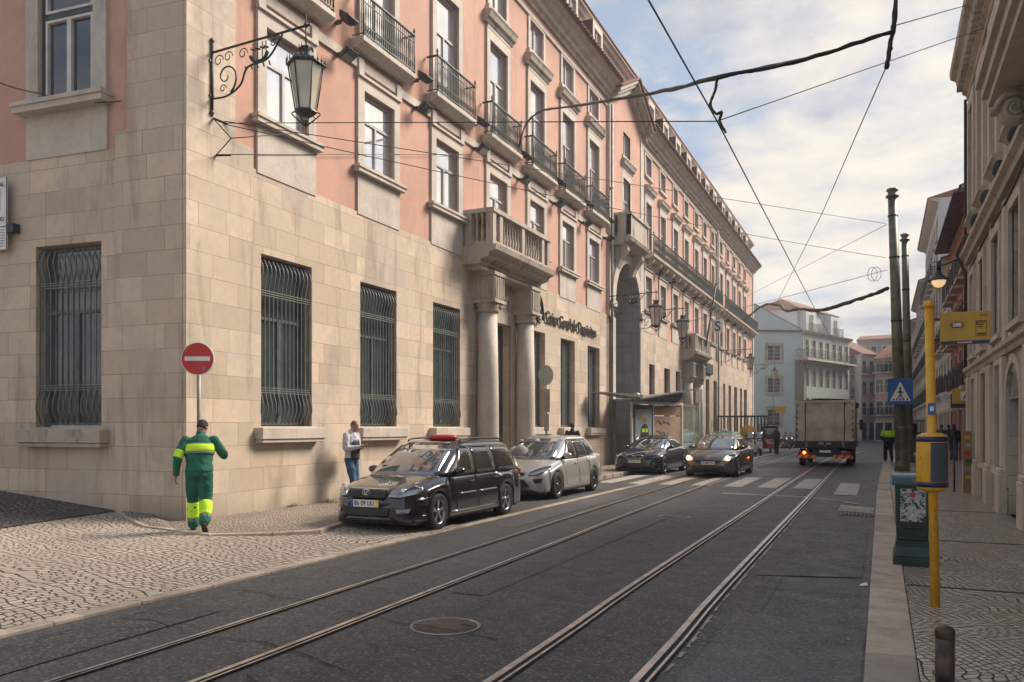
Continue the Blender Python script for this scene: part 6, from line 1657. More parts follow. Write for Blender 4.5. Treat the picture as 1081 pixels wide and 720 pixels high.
# no-entry sign at the corner
t = empty('no_entry_sign', (-10.45, 10.6, .12), 0, 'round red no entry sign on a grey post against the corner of the pink building', 'road sign')
px, py = onG(209, 548, .12); sc0 = 1
px, py = -10.35, 10.03
cu_ = P3(209.5, 379, -px*math.sin(TH)+py*math.cos(TH))
m = MB(); m.tube([(px, py, .1), (px, py, cu_.z+.1)], .032, 10); m.build('post', M['galv'], t)
dn = Vector((.42, -.9, 0)).normalized(); c = Vector((px, py, cu_.z))+dn*.05; rr_ = .275
m = MB(); m.lathe(c, [(rr_, -.012), (rr_, .008), (rr_-.01, .012), (.001, .012)], 40, False, ax=dn); sg = m.build('sign_rim', M['white'], t)
m = MB(); m.lathe(c, [(rr_-.012, .0125), (rr_-.014, .015), (.001, .015)], 40, False, ax=dn); rd = m.build('sign_face', M['red'], t)
w = Vector((0, 0, 1)).cross(dn); q = [c+dn*.016+w*(i*.21)+Vector((0, 0, j*.036)) for i, j in ((-1,-1),(1,-1),(1,1),(-1,1))]
m = MB(); m.prism(q, dn*.003); m.build('bar', M['white'], rd)
m = MB()
for i, j, r0 in ((.10, -.16, .028), (-.05, -.2, .012)): m.lathe(c+w*i+Vector((0, 0, j))+dn*.014, [(r0, 0), (r0, .003), (.001, .003)], 12, False, ax=dn)
m.build('sticker', M['grey_band'], rd)
# rear of a round sign among the parked cars
px, py = -9.0, 22.05
t = empty('round_sign', (px, py, .12), 0, 'back of a round road sign on a post between the portal and the silver hatchback', 'road sign')
zc = 1.68+(452-396)/850*(-px*math.sin(TH)+py*math.cos(TH))
m = MB(); m.tube([(px, py, .1), (px, py, zc+.28)], .03, 8); m.build('post', M['galv'], t)
m = MB(); m.lathe((px, py-.05, zc), [(.295, -.01), (.30, 0), (.295, .012), (.001, .012)], 32, False, ax=(.9, -.44, 0)); m.build('sign_back', M['galv'], t)
m = MB(); m.box(px-.05, px+.13, py-.06, py-.04, zc-1.1, zc-.42); m.box(px-.05, px+.10, py-.06, py-.04, zc-1.65, zc-1.15); m.build('lower_plate', M['steel'], t)
# parking sign on the side wall
t = empty('parking_sign', tuple(sidep(4.3, 5.0, .1)), 0, 'white information sign with a blue square, on the shaded side wall', 'wall sign')
k0, k1, z0, z1 = 3.95, 5.0, 4.97, 6.3
m = MB(SM); ww = 1.0
m.box(k0, k1, .12, .14, z0, z1); m.build('panel', M['white'], t, bevel=.02)
m = MB(SM); m.box(k0-.0, k0+.02, .142, .146, z0, z1); m.box(k0, k1, .142, .146, z0+.42, z0+.435); m.build('border', M['black'], t)
m = MB(SM); m.box(4.12, 4.9, .143, .147, 5.7, 6.1); m.build('blue_square', M['blue'], t)
m = MB(SM)
for r_ in range(7): m.box(k0+.06, k1-.1, .142, .145, z0+.06+r_*.05, z0+.075+r_*.05)
m.build('small_print', M['steel'], t)
m = MB(SM); m.box(3.78, 3.95, .02, .16, 5.28, 5.44); m.build('bracket', M['iron'], t)
sd = math.atan2(.094, .995)
text3d('sign_text', 'MUNICIPAL', .11, .001, M['black'], t, sidep(4.02, 6.14, .15), (R(90), 0, sd), 1.1, 'RIGHT', off=.002)
text3d('sign_text', 'RESERVADO', .11, .001, M['black'], t, sidep(4.02, 5.5, .15), (R(90), 0, sd), 1.1, 'RIGHT', off=.002)
# S sign and flag pole on the far facade
t = empty('letter_sign', (-9.8, 57.2, 8.2), 0, 'white projecting sign with a dark blue letter S on the far pink facade', 'wall sign')
c = P3(757.5, 344, 56.2)
m = MB(); m.box(c.x-.38, c.x+.38, c.y, c.y+.12, c.z-.45, c.z+.45); m.box(-10.7, c.x-.3, c.y+.04, c.y+.08, c.z+.2, c.z+.25); m.build('panel', M['white'], t, bevel=.03)
text3d('sign_letter', 'S', .95, .01, M['navy'], t, (c.x, c.y-.015, c.z-.34), (R(90), 0, 0), 1.0, 'CENTER', .015)
t = empty('flagpole', (-10.3, 51.2, 6.8), 0, 'bare dark flagpole slanting out over the second stone portal', 'flagpole')
m = MB(); a = PX(745, 365, -9.9); b = PX(756, 300, -9.3); m.tube([a, b], [.06, .045], 8); m.build('pole', M['iron'], t)
m = MB(); m.sphere(b, .09, 10, 6); m.build('finial', M['iron'], t)
# right street lamp, shop signs
t = empty('wall_lamp', (2.1, 25.0, 6.3), 0, 'bell shaped street lamp on a thin arm high on the right, faintly lit', 'street lamp')
a = PX(1021, 270, 2.08); ty = a.y; c = P3(991, 272, 22.9)
M['lamp_warm'] = emit('warm_lamp_bowl', (.9, .62, .32), .55)
m = MB(); m.tube([a, (c.x, c.y, a.z)], .03, 6); m.tube([(c.x, c.y, a.z+.15), (c.x, c.y, a.z-.1)], [.05, .06], 8); m.build('arm', M['iron'], t)
m = MB(); m.lathe((c.x, c.y, a.z-.1), [(.05, 0), (.07, -.10), (.12, -.16), (.26, -.27), (.31, -.30), (.29, -.31)], 20); m.build('shade', M['iron'], t)
m = MB(); m.lathe((c.x, c.y, a.z-.40), [(.19, 0), (.175, -.09), (.10, -.18), (.01, -.21)], 18); m.build('bowl', M['lamp_warm'], t)
t = empty('round_shop_sign', (1.4, 34, 3.5), 0, 'small white round shop sign hanging over the right pavement', 'shop sign')
c = P3(998.5, 419, 30.5); m = MB(); m.lathe(c, [(.2, -.03), (.2, .03), (.001, .03)], 28, False, ax=(0, -1, 0)); m.build('disc', M['white'], t)
m = MB(); m.tube([c+Vector((.12*math.cos(a), -.035, .06*math.sin(a))) for a in [2*PI*i/14 for i in range(14)]], .012, 4, closed=True); m.build('mark', M['steel'], t)
m = MB(); m.bar(c+Vector((.2, 0, 0)), c+Vector((.55, 0, 0)), .03); m.build('bracket', M['iron'], t)
t = empty('yellow_shop_sign', (1.5, 28, 3.3), 0, 'dark bordered yellow shop sign with a black letter A over the right pavement', 'shop sign')
c = P3(1016, 419, 27.0); m = MB(); m.box(c.x-.30, c.x+.36, c.y, c.y+.12, c.z-.22, c.z+.26); m.build('panel', M['yellow_old'], t); m = MB(); m.box(c.x-.34, c.x+.2, c.y+.13, c.y+.22, c.z-.36, c.z+.1); m.build('frame', M['black'], t)
m = MB(); m.box(c.x-.05, c.x+.28, c.y-.012, c.y, c.z-.12, c.z+.18); pl_ = m.build('white_plate', M['white'], t)
text3d('sign_letter', 'A', .30, .004, M['black'], pl_, (c.x+.11, c.y-.018, c.z-.08), (R(90), 0, 0), 1.0, 'CENTER', .004)
# column of posters / display stand by the right facade
t = empty('display_stand', (1.87, 22.3, .12), 0, 'narrow upright stand covered with small coloured cards beside the stone pilasters', 'display stand')
m = MB(); m.box(1.80, 1.98, 22.2, 22.34, .12, 1.6); m.build('board', M['wood'], t)
m = MB(); m.tube([(1.6, 22.15, .14), (1.6, 22.15, 1.5)], .02, 6); m.build('side_rod', M['iron'], t)
for k, cn in enumerate(('wood', 'yellow_old', 'steel', 'green_cloth', 'red', 'steel', 'yellow_old')):
    m = MB(); m.box(1.82+.02*(k % 2), 1.93+.03*(k % 2), 22.18, 22.195, .27+k*.19, .37+k*.19); m.build('card', M[cn], t)

# ------------------------------------------------------------------ bus shelter
M['poster'] = mat('poster_blue_grey', (.33,.42,.44), .3, var=.15)
M['shelter_glass'] = glass('shelter_glass', (.30,.33,.25), ior=1.5)
M['board_tan'] = mat('scribbled_board', (.42,.29,.19), .6, var=.18, scale=1.5)
t0_ = 36.0
SA = P3(667, 452, 34.6); SA.z = 0
SBx = P3(719.5, 452, 37.8); SBx.z = 0; SCx = P3(737, 452, 41.5); SCx.z = 0
t = empty('bus_shelter', tuple((SA+SBx)/2+Vector((0, 0, .12))), 0, 'bus shelter with a slanting roof, a lit style poster panel and a scribbled board', 'bus shelter')
u_ = (SBx-SA); Ls = u_.length; u_.normalize(); n_ = Vector((u_.y, -u_.x, 0)); n_ = n_ if n_.dot(-SA) > 0 else -n_
SF = frameM(SA, u_, n_); u2 = (SCx-SBx); L2 = u2.length; u2.normalize(); n2 = Vector((u2.y, -u2.x, 0)); n2 = n2 if n2.dot(-SA) > 0 else -n2
SG2 = frameM(SBx, u2, n2)
zt = 2.75
m = MB(SF); m.box(-.06, .04, -.05, .05, .12, zt); m.box(Ls*.40-.04, Ls*.40+.04, -.05, .05, .12, zt); m.box(Ls-.06, Ls+.06, -.05, .05, .12, zt); m.box(-.06, Ls+.06, -.06, .06, zt-.02, zt+.10); m.build('frame', M['white'], t, bevel=.01)
m = MB(SG2); m.box(.05, L2, -.04, .04, zt-.06, zt+.08); m.box(L2-.06, L2, -.04, .04, .12, zt); m.build('side_frame', M['steel'], t)
m = MB(SF); m.box(.05, Ls*.40-.05, -.04, .045, .5, zt-.05); pf = m.build('poster_case', M['frame_dark'], t)
m = MB(SF); m.box(.20, Ls*.40-.18, .046, .052, .62, zt-.25); pz = m.build('poster', M['poster'], pf)
pc = Ls*.22
m = MB(SF)
m.prism([(pc+x, .058, z) for x, z in ((-.34, .75), (-.30, 1.35), (-.26, 1.70), (-.10, 1.86), (.12, 1.86), (.28, 1.7), (.34, 1.3), (.30, .75))], (0, 1, 0)) if False else None
for q in ([(-.30, .85), (-.34, 1.4), (-.24, 1.75), (-.06, 1.88), (.10, 1.88), (.26, 1.75), (.34, 1.4), (.28, .85)],): m.add([(pc+x, .056, z) for x, z in q]+[(pc+x, .062, z) for x, z in q], [tuple(range(8)), tuple(range(8, 16))]+[(k, (k+1) % 8, 8+(k+1) % 8, 8+k) for k in range(8)])
m.build('printed_figure', M['dark_cloth'], pz)
m = MB(SF); m.box(pc-.22, pc-.03, .064, .068, 1.5, 1.66); m.box(pc+.05, pc+.24, .064, .068, 1.5, 1.66); m.build('printed_vest', M['hiviz'], pz)
m = MB(SF); m.box(pc-.08, pc+.09, .056, .06, 1.92, 2.14); m.build('printed_head', M['wood'], pz)
m = MB(SF); m.box(pc-.42, pc-.16, .054, .057, 2.05, 2.32); m.build('printed_badge', M['yellow_old'], pz)
m = MB(SF); m.box(Ls*.40+.05, Ls-.07, -.02, .02, .3, 2.22); bt = m.build('board', M['board_tan'], t); m = MB(SF); m.box(Ls*.40+.05, Ls-.07, -.02, .02, 2.26, zt-.04); m.build('upper_board', M['wood'], t)
rr = random.Random(9); m = MB(SF)
for z_, n0 in ((1.95, 9), (1.45, 8)):
    pts = [(Ls*.46+i*.155+rr.uniform(-.04, .04), .032, z_+rr.uniform(-.12, .14)) for i in range(n0)]
    m.tube(smooth_path(pts, 4), .012, 4)
m.build('scribble', M['black'], bt)
m = MB(SG2); m.box(.08, L2*.52, -.012, .012, .4, zt-.08); m.box(L2*.54, L2-.08, -.012, .012, .4, zt-.08); m.build('glass_side', M['shelter_glass'], t)
m = MB(SF)                                             # wedge roof
m.add([(-.5, .75, zt+.12), (Ls+.2, .75, zt+.72), (Ls+1.4, -1.2, zt+.62), (-.4, -1.6, zt+.12), (-.5, .75, zt+.18), (Ls+.2, .75, zt+.80), (Ls+1.4, -1.2, zt+.70), (-.4, -1.6, zt+.18)], [(3,2,1,0),(4,5,6,7),(0,1,5,4),(1,2,6,5),(2,3,7,6),(3,0,4,7)])
m.build('roof', M['steel'], t)
m = MB(SF); m.add([(-.05, .0, zt+.1), (Ls+.05, .0, zt+.1), (Ls+.05, .0, zt+.70), (-.05, .0, zt+.15)], [(0,1,2,3)]); m.build('fascia', M['galv'], t, thick=.03)
m = MB(SF); m.add([(-3.2, .1, zt+.34), (-3.2, .7, zt+.34), (-.4, .8, zt+.2), (-.4, -.1, zt+.2), (-3.2, .1, zt+.37), (-3.2, .7, zt+.37), (-.4, .8, zt+.34), (-.4, -.1, zt+.34)], [(0,1,2,3),(4,5,6,7),(0,1,5,4),(1,2,6,5),(2,3,7,6),(3,0,4,7)]); m.sphere((-.35, .45, zt+.25), .2, 12, 8); m.build('side_arm', M['steel'], t)
m = MB(); c = P3(738, 418, 41); m.box(c.x-.17, c.x+.17, c.y, c.y+.08, c.z-.34, c.z+.34); m.tube([(c.x, c.y+.1, .1), (c.x, c.y+.1, c.z+.4)], .03, 6)
tag(m.build('stop_information_board', M['white']), 'small white notice board on a post just right of the bus shelter', 'notice board')

# ------------------------------------------------------------------ truck
M['canvas'] = mat('olive_canvas', (.50,.455,.385), .85, var=.22, scale=1.6, bump=.6, bscale=5)
M['chevron'] = None
def chev():
    t = NT('red_yellow_chevrons'); v = t.coord('Object', (1, 1, 1)); s = t.n('ShaderNodeSeparateXYZ'); t.l(v, s.inputs[0])
    f = t.math('FRACT', t.math('MULTIPLY', t.math('ADD', s.outputs[1], s.outputs[2]), 3.6))
    t.col(t.ramp(f, (.0, (.75,.35,.02)), (.5, (.55,.02,.015)), interp='CONSTANT')); t.rough(.4); return t.m
M['chevron'] = chev()
T = empty('canvas_truck', (-2.26, 37.8, 0), R(90), 'small truck with an olive canvas cover seen from behind, driving away', 'truck')   # local +x = away from us, +y = left
m = MB()
Ny, Nz = 14, 10
rr = random.Random(2)
def cv(x, y, z): return (x+.03*math.sin(y*5+z*2.3)*math.sin(z*3), y+.015*math.sin(z*6+x*2), z+.012*math.sin(y*7))
m.grid([[cv(.0, -1.18+2.36*i/Ny, 1.10+1.80*j/Nz) for i in range(Ny+1)] for j in range(Nz+1)])
for s in (-1, 1): m.grid([[cv(.02+4.6*i/20, s*1.19, 1.10+1.76*j/Nz) for i in range(21)] for j in range(Nz+1)])
m.grid([[cv(-.04+4.7*i/20, -1.24+2.48*j/8, 2.88+.10*math.sin(PI*j/8)) for i in range(21)] for j in range(9)])
cvo = m.build('canvas_cover', M['canvas'], T, local=True)
m = MB(); m.box(-.05, .02, -1.25, 1.25, 2.80, 2.90); m.tube([(-.05, -1.2, 1.15), (-.05, -1.2, 2.85)], .03, 6); m.tube([(-.05, 1.2, 1.15), (-.05, 1.2, 2.85)], .03, 6); m.build('canvas_hem', M['canvas'], cvo, local=True)
m = MB()
for s in (-1, 1):
    for k in range(6): m.tube([(-.06, s*1.1, 1.3+k*.27), (-.09, s*1.17, 1.38+k*.27)], .02, 4)
m.build('lashing', M['black'], cvo, local=True)
for s in (-.75, 0, .75): m = MB(); m.box(-.075, -.058, s-.05, s+.05, .86, 1.08); m.build('tailboard_hinge', M['galv'], T, local=True)
for s in (-.8, .8): m = MB(); m.tube([cv(-.02, s, 1.1+1.75*k/10) for k in range(11)], .018, 4); m.build('canvas_strap', M['black'], cvo, local=True)
m = MB(); m.box(-.06, 4.65, -1.22, 1.22, .80, 1.12); m.build('tailboard', M['black'], T, local=True, bevel=.01)
m = MB(); m.box(.1, 5.5, -.45, .45, .5, .8); m.box(-.02, .15, -1.1, 1.1, .42, .62); m.build('chassis', M['black'], T, local=True)
for s in (-1, 1): m = MB(); m.box(-.05, -.02, min(s*.35, s*1.15), max(s*.35, s*1.15), .36, .50); m.build('chevron_board', M['chevron'], T, local=True)
m = MB(); m.box(-.06, -.03, .66, 1.0, .53, .66); tl = m.build('tail_lamp', M['lens_red'], T, local=True); m = MB(); m.sphere((-.07, .84, .60), .07, 10, 6); m.build('lit_lamp', M['lamp_on2'], tl, local=True)
m = MB(); m.box(-.06, -.03, -1.0, -.66, .53, .66); m.build('tail_lamp', M['lens_red'], T, local=True)
plate_at(T, -.065, .66, '', .5, 0, True, False)
m = MB(); m.box(-.075, -.06, -.26, .24, .96, 1.06); m.build('maker_plate', M['steel'], T, local=True)
for x_ in (.9, 4.9):
    for s in (-1, 1): wheel(T, (x_, s*.98, .38), .38, .26, s, 6, 'rimd')
m = MB(); m.box(4.75, 6.2, -1.05, 1.05, .55, 2.25); m.build('cab', M['paint_grey'], T, local=True, bevel=.12, seg=3)
for s in (-1, 1): m = MB(); m.bar((5.8, s*1.05, 1.9), (5.8, s*1.35, 1.9), .03); m.box(5.75, 5.85, s*1.35-.08, s*1.35+.08, 1.6, 2.1); m.build('wing_mirror', M['black'], T, local=True)
m = MB(); m.box(-.10, .2, .95, 1.12, 1.2, 1.3) if False else m.box(-.15, .05, -1.38, -1.24, 2.55, 2.75); m.build('marker_lamp', M['black'], T, local=True)
# ------------------------------------------------------------------ people
V = Vector
def remesh(o, vox, wr=0):
    md = o.modifiers.new('r', 'REMESH'); md.mode = 'VOXEL'; md.voxel_size = vox; md.use_smooth_shade = True
    sm = o.modifiers.new('s', 'SMOOTH'); sm.factor = .5; sm.iterations = 2
    if wr:
        for sz, st in ((.16, wr), (.05, wr*.4)):
            tx = bpy.data.textures.new('folds', 'CLOUDS'); tx.noise_scale = sz; tx.noise_depth = 1
            dm = o.modifiers.new('d', 'DISPLACE'); dm.texture = tx; dm.strength = st; dm.mid_level = .5; dm.texture_coords = 'LOCAL'
    return o
def ell(c, rx, ry, n=16, up=(0, 0, 1), side=(1, 0, 0)):
    up = V(up).normalized(); sd = V(side); sd = (sd-up*sd.dot(up)).normalized(); f = up.cross(sd)
    return [V(c)+sd*(rx*math.cos(2*PI*i/n))+f*(ry*math.sin(2*PI*i/n)) for i in range(n)]
def limb(m, pts, rr, n=10):
    P = [V(p) for p in pts]
    m.tube(P, rr, n); m.sphere(P[0], rr[0], 10, 6); m.sphere(P[-1], rr[-1], 10, 6); return m
def seg(a, b, t): return V(a).lerp(V(b), t)
def hand(m, w, d, up, s=1.0, curl=.5, side=1):
    """five-fingered hand from the wrist w, pointing along d, back of the hand towards up"""
    d = V(d).normalized(); up = V(up); up = (up-d*up.dot(d)).normalized(); r = d.cross(up)*side
    m.loft([ell(w, .026*s, .02*s, 10, d, r), ell(w+d*.035*s, .036*s, .017*s, 10, d, r), ell(w+d*.085*s, .041*s, .014*s, 10, d, r), ell(w+d*.10*s, .036*s, .010*s, 10, d, r)])
    for k, (o, l) in enumerate(((-.031, .062), (-.011, .075), (.010, .07), (.030, .055))):
        b = w+d*.092*s+r*o*s; b1 = b+(d-up*curl*.5).normalized()*l*.5*s; b2 = b1+(d*.6-up*curl*1.2).normalized()*l*.5*s
        m.tube([b, b1, b2], [.009*s, .0085*s, .007*s], 6)
    b = w+d*.03*s-r*.03*s; b1 = b+(d*.7-r*.7-up*.2).normalized()*.035*s; b2 = b1+(d-r*.2-up*.5).normalized()*.03*s
    m.tube([b, b1, b2], [.012*s, .010*s, .008*s], 6)
def figure(name, label, loc, rz, J, C, vox=.011, group=None, s=1.0):
    """J: joints in local space (facing +y). C: clothing description"""
    T = empty(name, loc, rz, label, 'person', group)
    if s != 1: T.scale = (s, s, s)
    hip, ch, nk, hd = V(J['hip']), V(J['chest']), V(J['neck']), V(J['head'])
    up = (ch-hip).normalized(); face = V(J.get('face', (0, 1, 0))).normalized(); sd = V(J.get('side', (1, 0, 0)))
    def torso(m, k=1.0, g=0.0, low=0.0, dpt=1.0, z0=-.08):
        m.loft([ell(hip+up*z0, .15*k+g, .105*k*dpt+g, 18, up, sd), ell(hip+up*.02, .165*k+g, .115*k*dpt+g, 18, up, sd), ell(seg(hip, ch, .45), .148*k+g, .105*k*dpt+g, 18, up, sd), ell(ch, .178*k+g, .122*k*dpt+g, 18, up, sd),
                ell(seg(ch, nk, .55), .165*k+g, .105*k*dpt+g, 18, up, sd), ell(seg(ch, nk, .85), .105*k+g, .075*k+g, 18, up, sd), ell(seg(ch, nk, .98), .062+g*.7, .062+g*.7, 18, up, sd)])
    m = MB(); torso(m, .93)
    m.tube([seg(ch, nk, .7), nk, hd-V((0, 0, .04))], [.06, .053, .05], 12)
    # head: skull, face, jaw, nose, ears
    hs = (face.cross(V((0, 0, 1)))).normalized(); hu = hs.cross(face).normalized()
    hc = hd
    def H(x, y, z): return hc+hs*x+face*y+hu*z
    rings = []
    for z_, rx, ry, oy in ((-.115, .028, .03, .052), (-.095, .045, .055, .03), (-.06, .058, .078, .012), (-.02, .068, .090, .003), (.02, .073, .096, -.004), (.06, .071, .092, -.008), (.09, .058, .074, -.010), (.108, .035, .045, -.012), (.116, .008, .01, -.012)):
        rings.append(ell(H(0, oy, z_), rx, ry, 18, hu, hs))
    m.loft(rings)
    m.tube([H(0, .088, .015), H(0, .108, -.018), H(0, .098, -.026)], [.007, .012, .006], 6)
    for e in (-1, 1):
        m.loft([ell(H(e*.071, -.005, -.0), .012, .026, 8, hs, hu), ell(H(e*.083, -.012, .0), .018, .032, 8, hs, hu)]) ; m.sphere(H(e*.030, .082, .018), .011, 6, 4)
    m.tube([H(-.022, .088, -.052), H(0, .095, -.05), H(.022, .088, -.052)], .006, 5)
    for q, sg in (('L', -1), ('R', 1)):
        a = J['arm'+q]; l = J['leg'+q]
        limb(m, [a[0], seg(a[0], a[1], .5), a[1]], [.052, .048, .038]); limb(m, [a[1], seg(a[1], a[2], .4), a[2]], [.038, .037, .026])
        dh = J.get('hd'+q) or (V(a[2])-V(a[1])); hand(m, V(a[2]), dh, J.get('hu'+q, (0, 1, 0)), 1.0, J.get('curl', .6), sg)
        limb(m, [l[0], seg(l[0], l[1], .5), l[1]], [.082, .070, .052]); limb(m, [l[1], seg(l[1], l[2], .35), l[2]], [.050, .052, .036])
    b = remesh(m.build('body', M['skin'], T, local=True), max(.007, vox*.75))
    # hair
    if C.get('hair'):
        m = MB(); g = C.get('hairg', .006); rg = []
        for z_, rx, ry, oy in ((-.03, .060, .060, -.038), (.0, .074, .078, -.026), (.03, .078, .086, -.018), (.06, .077, .088, -.016), (.088, .066, .076, -.018), (.108, .044, .052, -.018), (.118, .012, .014, -.018)):
            rg.append(ell(H(0, oy, z_+g*.5), rx+g-.004, ry+g-.004, 18, hu, hs))
        m.loft(rg)
        if C.get('long'): m.loft([ell(H(0, -.06, .02), .07, .05, 12, hu, hs), ell(H(0, -.075, -.08), .075, .05, 12, hu, hs), ell(H(0, -.07, -.2), .06, .04, 12, hu, hs)])
        m.build('hair', M[C['hair']], T, local=True)
    # trousers
    m = MB(); tg = C.get('tg', .018)
    m.loft([ell(hip+up*.10, .162, .122, 18, up, sd), ell(hip+up*.0, .178, .135, 18, up, sd), ell(hip-up*.09, .165, .13, 18, up, sd)])
    for q in 'LR':
        l = J['leg'+q]; e_ = seg(l[1], l[2], .93)
        limb(m, [l[0], seg(l[0], l[1], .5), l[1]], [.095+tg*.4, .080+tg, .064+tg]); limb(m, [l[1], seg(l[1], l[2], .4), e_], [.064+tg, .058+tg, .052+tg*1.2])
    remesh(m.build('trousers', M[C['legs']], T, local=True), vox, .034)
    # jacket
    m = MB(); jg = C.get('jg', .026)
    torso(m, 1.0, jg, z0=C.get('hem', -.06))
    m.tube([seg(ch, nk, .8), seg(ch, nk, 1.25)], [.085, .068], 14)
    for q in 'LR':
        a = J['arm'+q]; e_ = seg(a[1], a[2], .90)
        limb(m, [a[0], seg(a[0], a[1], .5), a[1]], [.074, .066+jg*.3, .058+jg*.3]); limb(m, [a[1], seg(a[1], a[2], .5), e_], [.058+jg*.3, .053+jg*.1, .044])
    jk = remesh(m.build(C.get('topname', 'jacket'), M[C['top']], T, local=True), vox, .032)
    # shoes
    for q in 'LR':
        l = J['leg'+q]; an = V(l[2]); toe = V(J['toe'+q]); d = (toe-an); dh = V((d.x, d.y, 0)).normalized() if (abs(d.x)+abs(d.y)) > .02 else V((0, 1, 0))
        m = MB(); d = d.normalized(); w_ = V((0, 0, 1)).cross(dh).normalized(); upn = d.cross(w_)*-1 if d.cross(w_).z < 0 else d.cross(w_)
        heel = an-upn*.055-d*.055
        m.loft([ell(heel, .032, .030, 10, d, w_), ell(heel+d*.05, .040, .040, 10, d, w_), ell(heel+d*.13-upn*.005, .046, .034, 10, d, w_), ell(heel+d*.22-upn*.012, .045, .024, 10, d, w_), ell(heel+d*.27-upn*.014, .026, .016, 10, d, w_)])
        m.tube([an-upn*.045, an+upn*.03], [.044, .046], 10)
        remesh(m.build('shoe', M[C.get('shoe', 'shoe')], T, local=True), max(.008, vox*.8))
    T['_j'] = 0; del T['_j']
    return T, H
def remesh_band(o):
    tx = bpy.data.textures.new('folds', 'CLOUDS'); tx.noise_scale = .16
    sb = o.modifiers.new('u', 'SUBSURF'); sb.subdivision_type = 'SIMPLE'; sb.levels = sb.render_levels = 3
    dm = o.modifiers.new('d', 'DISPLACE'); dm.texture = tx; dm.strength = .034; dm.texture_coords = 'LOCAL'; return o
def band(T, pts, rr, m_, name='reflective_band'):
    m = MB(); m.tube([V(p) for p in pts], rr, 18); return remesh_band(m.build(name, M[m_], T, local=True))

def upright(**k):
    J = dict(hip=(0, 0, .93), chest=(0, .01, 1.27), neck=(0, .02, 1.49), head=(0, .045, 1.625),
        armL=[(-.19, .0, 1.42), (-.25, -.02, 1.13), (-.26, .05, .89)], armR=[(.19, 0, 1.42), (.25, -.02, 1.13), (.26, .05, .89)],
        legL=[(-.09, 0, .91), (-.10, .03, .50), (-.10, -.01, .09)], legR=[(.09, 0, .91), (.10, .03, .50), (.10, -.01, .09)],
        toeL=(-.12, .16, .03), toeR=(.12, .16, .03), huL=(-1, 0, 0), huR=(1, 0, 0))
    J.update(k); return J
# worker in green, walking away towards the wall
wx_, wy_ = onG(210, 562, .10)
J = upright(hip=(0, 0, .92), chest=(0, .06, 1.26), neck=(.01, .13, 1.47), head=(.03, .20, 1.585), face=(.35, .80, -.45),
    armL=[(-.20, .06, 1.40), (-.30, -.02, 1.13), (-.33, .02, .87)], armR=[(.205, .08, 1.40), (.34, .14, 1.17), (.24, .36, 1.26)],
    legL=[(-.09, 0, .90), (-.10, .16, .50), (-.10, .20, .09)], legR=[(.09, 0, .90), (.10, .02, .49), (.10, -.22, .17)],
    toeL=(-.12, .36, .03), toeR=(.12, -.10, .05), huL=(-1, 0, 0), huR=(.5, .3, .8), curl=.9)
Tw, H = figure('person', 'worker in green overalls with fluorescent yellow bands, seen from behind at the building corner', (wx_, wy_, .10), R(40), J,
    dict(hair='hair', legs='green_cloth', top='green_cloth', jg=.04, tg=.03, hem=-.02), .012)
up = (V(J['chest'])-V(J['hip'])).normalized(); sd = V((1, 0, 0))
def tband(T, J, t0, t1, k, g, m_):
    hip, ch, nk = V(J['hip']), V(J['chest']), V(J['neck']); up = (ch-hip).normalized()
    def at(t): return hip.lerp(ch, t) if t <= 1 else ch.lerp(nk, t-1)
    def rad(t): return crv([(0, .165), (.45, .150), (1, .178), (1.55, .165)], t), crv([(0, .115), (.45, .105), (1, .122), (1.55, .105)], t)
    m = MB(); m.loft([ell(at(t), rad(t)[0]+g, rad(t)[1]+g, 28, up, (1, 0, 0)) for t in [t0+(t1-t0)*i/4 for i in range(5)]], False)
    return m.build('reflective_band', M[m_], T, local=True, thick=.006)
tband(Tw, J, .86, 1.28, 1, .047, 'hiviz'); tband(Tw, J, .76, .86, 1, .048, 'grey_band'); tband(Tw, J, 1.28, 1.36, 1, .048, 'grey_band')
for q in 'LR':
    a = J['arm'+q]; band(Tw, [seg(a[0], a[1], .60), seg(a[0], a[1], .98)], [.079, .073], 'hiviz') if q == 'L' else band(Tw, [seg(a[1], a[2], .15), seg(a[1], a[2], .55)], [.069, .064], 'hiviz')
    l = J['leg'+q]; band(Tw, [seg(l[1], l[2], .12), seg(l[1], l[2], .70)], [.094, .088], 'hiviz'); band(Tw, [seg(l[1], l[2], .70), seg(l[1], l[2], .84)], [.089, .086], 'grey_band')
# lettering on the back
rz = Tw.rotation_euler.z
# man leaning with a phone
a_ = (371-540.5)/850; t_ = -10.28/(a_*math.cos(TH)-math.sin(TH)); px, py = -10.28, t_*(a_*math.sin(TH)+math.cos(TH))
J = upright(head=(0, .075, 1.60), neck=(0, .01, 1.485), face=(0, .86, -.5),
    armL=[(-.20, .0, 1.41), (-.235, .02, 1.13), (-.06, .26, 1.17)], armR=[(.20, 0, 1.41), (.235, .02, 1.13), (.06, .26, 1.17)],
    legL=[(-.09, 0, .91), (-.09, .06, .50), (-.09, .02, .09)], legR=[(.09, 0, .91), (.10, .10, .50), (.10, .10, .09)], toeR=(.12, .28, .03), huL=(-.3, -.1, -1), huR=(.3, -.1, -1), curl=.9)
Tm, H = figure('person', 'grey haired man in jeans and a pale hoodie looking at his phone against the wall', (px, py, .12), R(-88), J,
    dict(hair='hair_grey', hairg=.001, legs='denim', top='light_cloth', jg=.022, tg=.014, topname='hoodie'), .011)
m = MB(); hip, ch, nk = V(J['hip']), V(J['chest']), V(J['neck'])
upv = (ch-hip).normalized()
rows = []
for t in [i/8 for i in range(9)]:
    c = hip.lerp(ch, -.1+t*1.1) if t < .9 else ch.lerp(nk, .35); rx, ry = (.192, .150) if t < .9 else (.15, .125)
    rows.append([c+V((rx*math.sin(a), ry*math.cos(a)*1.04, 0)) for a in [(-.95+1.9*k/12) for k in range(13)]])
